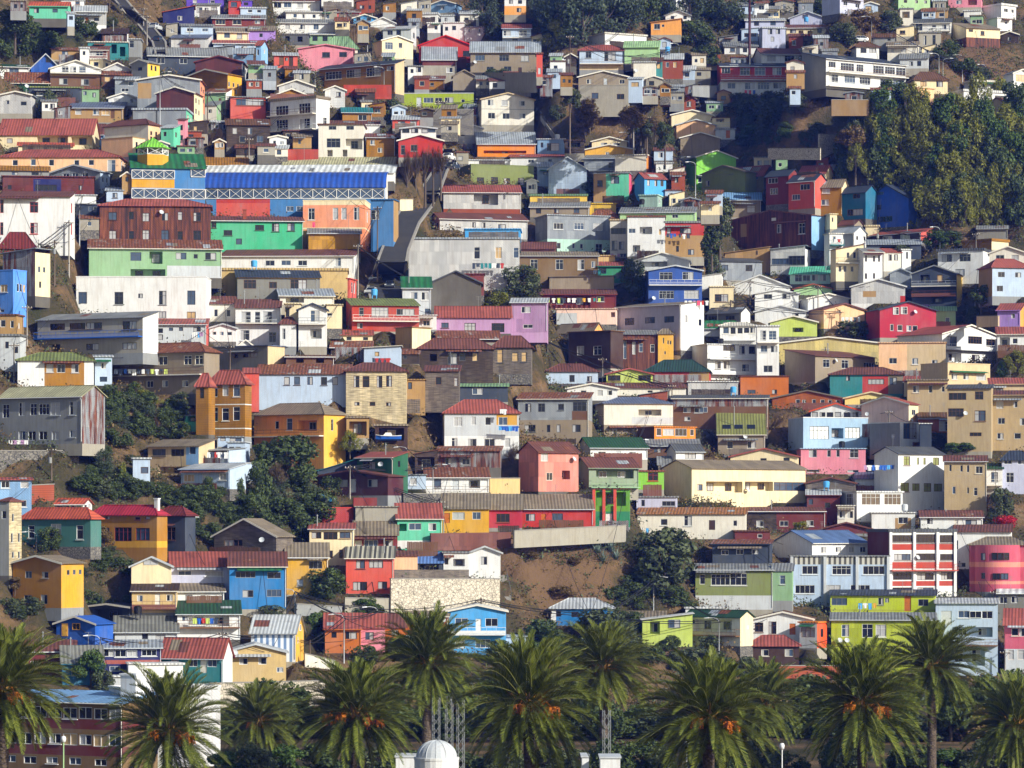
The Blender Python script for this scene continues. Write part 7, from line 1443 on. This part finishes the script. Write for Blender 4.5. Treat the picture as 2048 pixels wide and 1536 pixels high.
# ---------------------------------------------------------------- washing
CW = {'w': 'white', 'b': 'blue', 'r': 'red', 'k': 'darkslate', 'g': 'limepale', 'y': 'gold', 'l': 'skyblue', 'p': 'mauve', 'm': 'rose', 't': 'teal'}
CN = {'w': 'white', 'b': 'blue', 'r': 'red', 'k': 'dark', 'g': 'pale green', 'y': 'yellow', 'l': 'light blue', 'p': 'mauve', 'm': 'pink', 't': 'teal'}
for x0, x1, y, cs in ((228, 336, 738, 'kkbwwkwkgwkg'), (1092, 1204, 596, 'gwgkwwkywtg'), (1333, 1352, 467, 'kbb'), (1356, 1380, 468, 'kwk'), (1368, 1418, 601, 'wwpmrw'), (944, 1008, 526, 'kktttwkr'), (998, 1036, 852, 'lbblbb'), (415, 455, 904, 'wkrwkw'), (746, 778, 716, 'krkrkr'), (386, 436, 1236, 'gbrgbk'), (1728, 1788, 930, 'pwbwbblb'),
                      (1682, 1722, 634, 'wwwkw'), (18, 56, 880, 'wpwpw'), (1602, 1634, 68, 'lrrpr'), (1488, 1512, 180, 'mmb'), (386, 404, 664, 'wwlp'), (1668, 1688, 478, 'wrw'), (1716, 1754, 1206, 'lwly'), (1268, 1300, 1056, 'pwl'), (1001, 1012, 818, 'ww'), (1480, 1500, 1250, 'mw'), (615, 640, 444, 'm'), (1186, 1212, 540, 'ktk'), (1222, 1252, 507, 'pwpkk')):
    hs = house_at((x0+x1)/2, y) or near((x0+x1)/2, y); Y = hs[7]-1.45; A, B = at(x0-2, y, Y), at(x1+2, y, Y); hl_ = short(hs[6], 7)
    cable(A, B, .06, .012, 'washing line hung in front of the '+hl_, 'washing lines')
    for i, k in enumerate(cs):
        q = A.lerp(B, (i+.7)/(len(cs)+.4)); r_ = rc_; w, h = r_.uniform(.42, .62), r_.uniform(.6, 1.0)
        m = MB(); n = 5
        for s_ in (0, .012):
            for a in range(n):
                ua, ub = a/n, (a+1)/n; fy_ = lambda u, v: .04*math.sin(u*9+i)*v+s_
                xs = lambda u, v: (u-.5)*w*(1-.12*v*math.sin(u*3+i))
                for (va, vb) in ((0, .5), (.5, 1)): m.face([(xs(ua, vb), fy_(ua, vb), -h*vb), (xs(ub, vb), fy_(ub, vb), -h*vb), (xs(ub, va), fy_(ub, va), -h*va), (xs(ua, va), fy_(ua, va), -h*va)])
        if k in 'wkrb' and i % 2: m.box(-w*.72, -w*.46, -.01, .01, -h*.34, -.03); m.box(w*.46, w*.72, -.01, .01, -h*.34, -.03)
        thing('washing', '%s washing hanging on the line at the %s' % (CN[k], hl_), 'washing', q-Vector((0, .02, .03)), 0, '%s washing at the %s' % (CN[k], hl_), m.mesh('washing', [paint(CW[k])]))

# ---------------------------------------------------------------- people
def person(x, y, top, legs, lab, rz):
    Y = push_back(x, y, .3, 0); p = at(x, y, Y); 
    V = [(0, 0, .95), (0, .01, 1.12), (0, .01, 1.30), (0, .0, 1.44), (0, 0, 1.54), (0, -.02, 1.64), (.17, 0, 1.40), (.24, .02, 1.12), (.24, -.08, .88), (-.17, 0, 1.40), (-.25, .02, 1.12), (-.24, -.06, .88), (.10, 0, .90), (.11, -.02, .50), (.11, .02, .08), (.12, -.13, .03), (-.10, 0, .90), (-.11, .0, .50), (-.12, .03, .08), (-.13, -.12, .03)]
    E_ = [(0, 1), (1, 2), (2, 3), (3, 4), (4, 5), (3, 6), (6, 7), (7, 8), (3, 9), (9, 10), (10, 11), (0, 12), (12, 13), (13, 14), (14, 15), (0, 16), (16, 17), (17, 18), (18, 19)]
    rd = [.15, .14, .17, .13, .055, .10, .07, .05, .04, .07, .05, .04, .10, .07, .045, .04, .10, .07, .045, .04]
    me = bpy.data.meshes.new('person'); me.from_pydata(V, E_, []); t = thing('person', lab, 'person', p, R(rz), 'people standing outdoors', me)
    t.modifiers.new('skin', 'SKIN'); sv = me.skin_vertices[0].data
    for i, r_ in enumerate(rd): sv[i].radius = (r_, r_*.8)
    sv[0].use_root = True; sb = t.modifiers.new('sub', 'SUBSURF'); sb.levels = sb.render_levels = 1
    me.materials.append(paint(top)); me.materials.append(paint('peach')); 
    m = MB(); m.lathe([(.0, 1.78), (.07, 1.765), (.11, 1.70), (.115, 1.63), (.10, 1.58)], 10, c=(0, .015)); m.obj('hair', paint('darkbrown'), t, True)
    m = MB()
    for s_ in (-1, 1): m.tube([(s_*.09, 0, .98), (s_*.115, -.01, .5), (s_*.12, .02, .07)], [.12, .09, .06], 8)
    m.lathe([(.17, .92), (.18, 1.0), (.16, 1.06)], 10); m.obj('trousers', paint(legs), t, True)
    m = MB(); m.lathe([(.0, 1.53), (.07, 1.545), (.10, 1.62), (.095, 1.70), (.0, 1.74)], 10, c=(0, -.035)); m.box(-.012, .012, -.16, -.12, 1.61, 1.66); m.obj('face', paint('peach'), t, True)
for a in ((1027, 982, 'white', 'darkslate', 'person in a white top by the sand wall beside the salmon pink house', 20), (1060, 982, 'black', 'darkslate', 'person in dark clothes standing nearest the sand wall by the salmon pink house', 10), (1070, 983, 'darkbrown', 'black', 'person in dark brown clothes closest to the salmon pink house corner', -30), (247, 400, 'skyblue', 'denim', 'person in light blue walking below the school block with green roof', 60)):
    person(*a)

# ---------------------------------------------------------------- gazebo on the school roof, tower dome, masts, lanterns, boat, agave
hs = [h for h in HOUSES if h[6].startswith('school block with green')][0]; Y = hs[7]+3.2; k = Y/F
p = at(306, 331, Y); t = thing('gazebo', 'little yellow gazebo tower with green pointed roof on the school', 'gazebo', p)
def hexring(r, z): return [(r*math.cos(i*math.pi/3+.25), r*math.sin(i*math.pi/3+.25), z) for i in range(6)]
m = MB(); a, b = hexring(31*k, -1.5), hexring(31*k, 20*k)
for i in range(6): m.face([a[i], a[(i+1) % 6], b[(i+1) % 6], b[i]])
m.face(b); m.obj('drum', wallmat('gold'), t)
m = MB(); z0, z1 = 20*k, 34*k; a, b = hexring(30*k, z0), hexring(30*k, z1)
for i in range(6):
    j = (i+1) % 6; m.tube([a[i], b[i]], .09, 4); m.tube([b[i], b[j]], .08, 4); m.tube([a[i], a[j]], .08, 4); m.tube([a[i], b[j]], .05, 4); m.tube([a[j], b[i]], .05, 4)
m.obj('lattice', paint('white'), t)
m = MB(); a = hexring(35*k, 33.5*k)
for i in range(6): m.face([a[i], a[(i+1) % 6], (0, 0, 55*k)]); m.tube([a[i], (0, 0, 55*k)], .07, 4)
m.face(a[::-1]); m.tube([(0, 0, 54*k), (0, 0, 58*k)], .05, 5); m.obj('roof', roofmat('lime', 'x'), t)
t = thing('domed_kiosk', 'white kiosk with ribbed dome behind the tall palm trunk', 'kiosk', Vector(((873-1024)/F*300, 300, 0)))
m = MB(); m.lathe([(1.9, -.2), (1.9, 3.9)], 24); m.lathe([(1.95, 3.9), (1.95, 4.1), (1.7, 4.1)], 24); m.obj('wall', wallmat('white'), t)
m = MB(); m.lathe([(1.72*math.cos(q/10*math.pi/2), 4.1+1.45*math.sin(q/10*math.pi/2)) for q in range(11)], 24)
for q in range(12): m.tube([(1.73*math.cos(s_/8*math.pi/2)*math.cos(q*.5236), 1.73*math.cos(s_/8*math.pi/2)*math.sin(q*.5236), 4.1+1.46*math.sin(s_/8*math.pi/2)) for s_ in range(9)], .03, 4)
m.obj('dome', wallmat('lightgrey'), t, False)
for i, (x, w, yt, Y) in enumerate(((845, 110, 1518, 305), (1222, 40, 1520, 290), (1172, 14, 1518, 292))):
    h = ZC+elev(yt)*Y; k = Y/F; t = thing('low_building', ['low white flat building under the domed kiosk', 'low white cube building beside the tall palm trunk', 'narrow white block by the tall palm trunk'][i], 'building', Vector(((x-1024)*k, Y+4, 0)))
    m = MB(); hx = w*k/2; m.box(-hx, hx, -2, 2, -.2, h); m.obj('wall', wallmat('white'), t); m = MB(); m.box(-hx-.1, hx+.1, -2.1, 2.1, h+.002, h+.14); m.obj('roof', wallmat('lightgrey'), t)
for i, (x, yt) in enumerate(((872, 1395), (898, 1392), (921, 1400), (1213, 1420))):
    Y = 318; h = ZC+elev(yt)*Y; t = thing('lattice_mast', ['white lattice mast nearest the tall palm trunk', 'white lattice mast in the middle behind the domed kiosk', 'white lattice mast beside the broad palm', 'white lattice mast behind the second tall palm'][i], 'mast', Vector(((x-1024)/F*Y, Y, 0)), .3, 'lattice masts behind the palms')
    m = MB(); c4 = [(-.28, -.28), (.28, -.28), (.28, .28), (-.28, .28)]; n = int(h/.8)
    for q in c4: m.tube([(*q, 0), (*q, h)], .04, 4)
    m2 = MB()
    for j in range(n):
        for a_ in range(4): p_, q = c4[a_], c4[(a_+1) % 4]; m2.tube([(*p_, h*j/n), (*q, h*(j+1)/n)], .022, 4)
    m.obj('frame', paint('grey'), t); m2.obj('lacing', paint('grey'), t)
for i, (x, yt) in enumerate(((1373, 1482), (1564, 1486), (127, 1472), (636, 1545))):
    Y = 262; h = ZC+elev(yt)*Y; c_ = 'white' if i < 2 else 'palegreen'; t = thing('street_lantern', ['white street lantern in front of the broad fruiting palm', 'white street lantern between the two broad palms', 'pale green ornate lantern in front of the beige and dark red building', 'street lantern at the lower edge below the broad palm'][i], 'street lamp', Vector(((x-1024)/F*Y, Y, 0)), 0, 'street lanterns along the front street')
    m = MB(); m.lathe([(.12, 0), (.12, .5), (.06, .7), (.05, h-.6), (.08, h-.5)], 10); m.obj('pole', paint(c_), t, True)
    m = MB(); m.lathe([(.0, h-.5), (.16, h-.45), (.2, h-.2), (.14, h-.02), (.0, h)], 12); m.obj('lantern_head', LAMPH, t, True)
p, h = spot(1499, -30, 128); t = thing('tall_mast', 'very tall thick dark red brown mast rising past the top edge', 'mast', p)
m = MB(); m.tube([(0, 0, -2), (0, 0, h*.5), (0, 0, h)], [.34, .27, .2], 12); m.obj('shaft', paint('plum'), t, True); m = MB(); m.tube([(.3, 0, 1), (.3, 0, h)], .03, 5); m.obj('conduit', paint('darkgrey'), t)
hs = [h for h in HOUSES if 'blue boat' in h[6]][0]; p = at(778, 884, hs[7]-.2); t = thing('small_boat', 'small blue and white boat under the dark lean-to shelter', 'boat', p+Vector((0, -1.0, .15)), R(8))
m = MB(); st_ = [(-2.0, .05, .75), (-1.2, .55, .62), (0, .75, .58), (1.2, .7, .6), (1.9, .6, .66)]; rings = [[(x, -w, z+.15), (x, -w*.75, .25), (x, 0, .02 if x > -1.8 else .4), (x, w*.75, .25), (x, w, z+.15)] for x, w, z in st_]
for A, B in zip(rings, rings[1:]):
    for i in range(4): m.face([A[i], A[i+1], B[i+1], B[i]])
m.face(rings[-1]); m.obj('hull', paint('blue'), t); m = MB()
for A, B in zip(rings, rings[1:]):
    for i in (0, 4): m.tube([A[i], B[i]], .06, 5)
m.obj('gunwale', paint('white'), t); m = MB(); m.hexa([(-.9, -.45, .8), (.5, -.45, .8), (.5, .45, .8), (-.9, .45, .8), (-.5, -.35, 1.25), (.3, -.35, 1.25), (.3, .35, 1.25), (-.5, .35, 1.25)]); m.obj('cabin', paint('offwhite'), t)
AG = leafmat('agave leaves', (.09, .13, .11), (.20, .26, .22), .05)
for x, y, w in ((1205, 1128, 46), (1232, 1122, 44), (1222, 1105, 36), (1195, 1108, 34), (1240, 1140, 32)):
    Y = push_back(x, y, .5); p = at(x, y, Y); t = thing('agave', 'large grey green agave clump on the brown slope below the whitewashed wall', 'agave', p, x, 'agaves on the brown slope'); m = MB(); r_ = random.Random(x)
    for i in range(34):
        a = i*2.4; el = R(80-60*i/34); ln = w*Y/F*r_.uniform(.5, .75); d = Vector((math.cos(a)*math.cos(el), math.sin(a)*math.cos(el), math.sin(el))); s_ = Vector((-math.sin(a), math.cos(a), 0)); q = [Vector((0, 0, .1))]
        for j in range(4): q.append(q[-1]+d*ln/4); d = (d+Vector((0, 0, -.16))).normalized()
        wd = [.09, .12, .10, .06, .0]
        for j in range(4): m.face([q[j]-s_*wd[j], q[j]+s_*wd[j], q[j+1]+s_*wd[j+1], q[j+1]-s_*wd[j+1]])
    m.obj('leaves', AG, t)
HZ = MB(); HZ.box(-950, 950, -450, 1550, -8, 260); ho = HZ.obj('haze', [bpy.data.materials.new('thin blue haze')]); ho['kind'] = 'stuff'
hm = ho.data.materials[0]; hm.use_nodes = True; t_ = hm.node_tree; t_.nodes.remove(t_.nodes['Principled BSDF']); pv = t_.nodes.new('ShaderNodeVolumePrincipled')
pv.inputs['Color'].default_value = (.09, .20, 1, 1); pv.inputs['Density'].default_value = .0001; pv.inputs['Absorption Color'].default_value = (1, 1, 1, 1); pv.inputs['Anisotropy'].default_value = 0
t_.links.new(pv.outputs[0], t_.nodes['Material Output'].inputs['Volume'])
print('OBJECTS', len(bpy.data.objects))
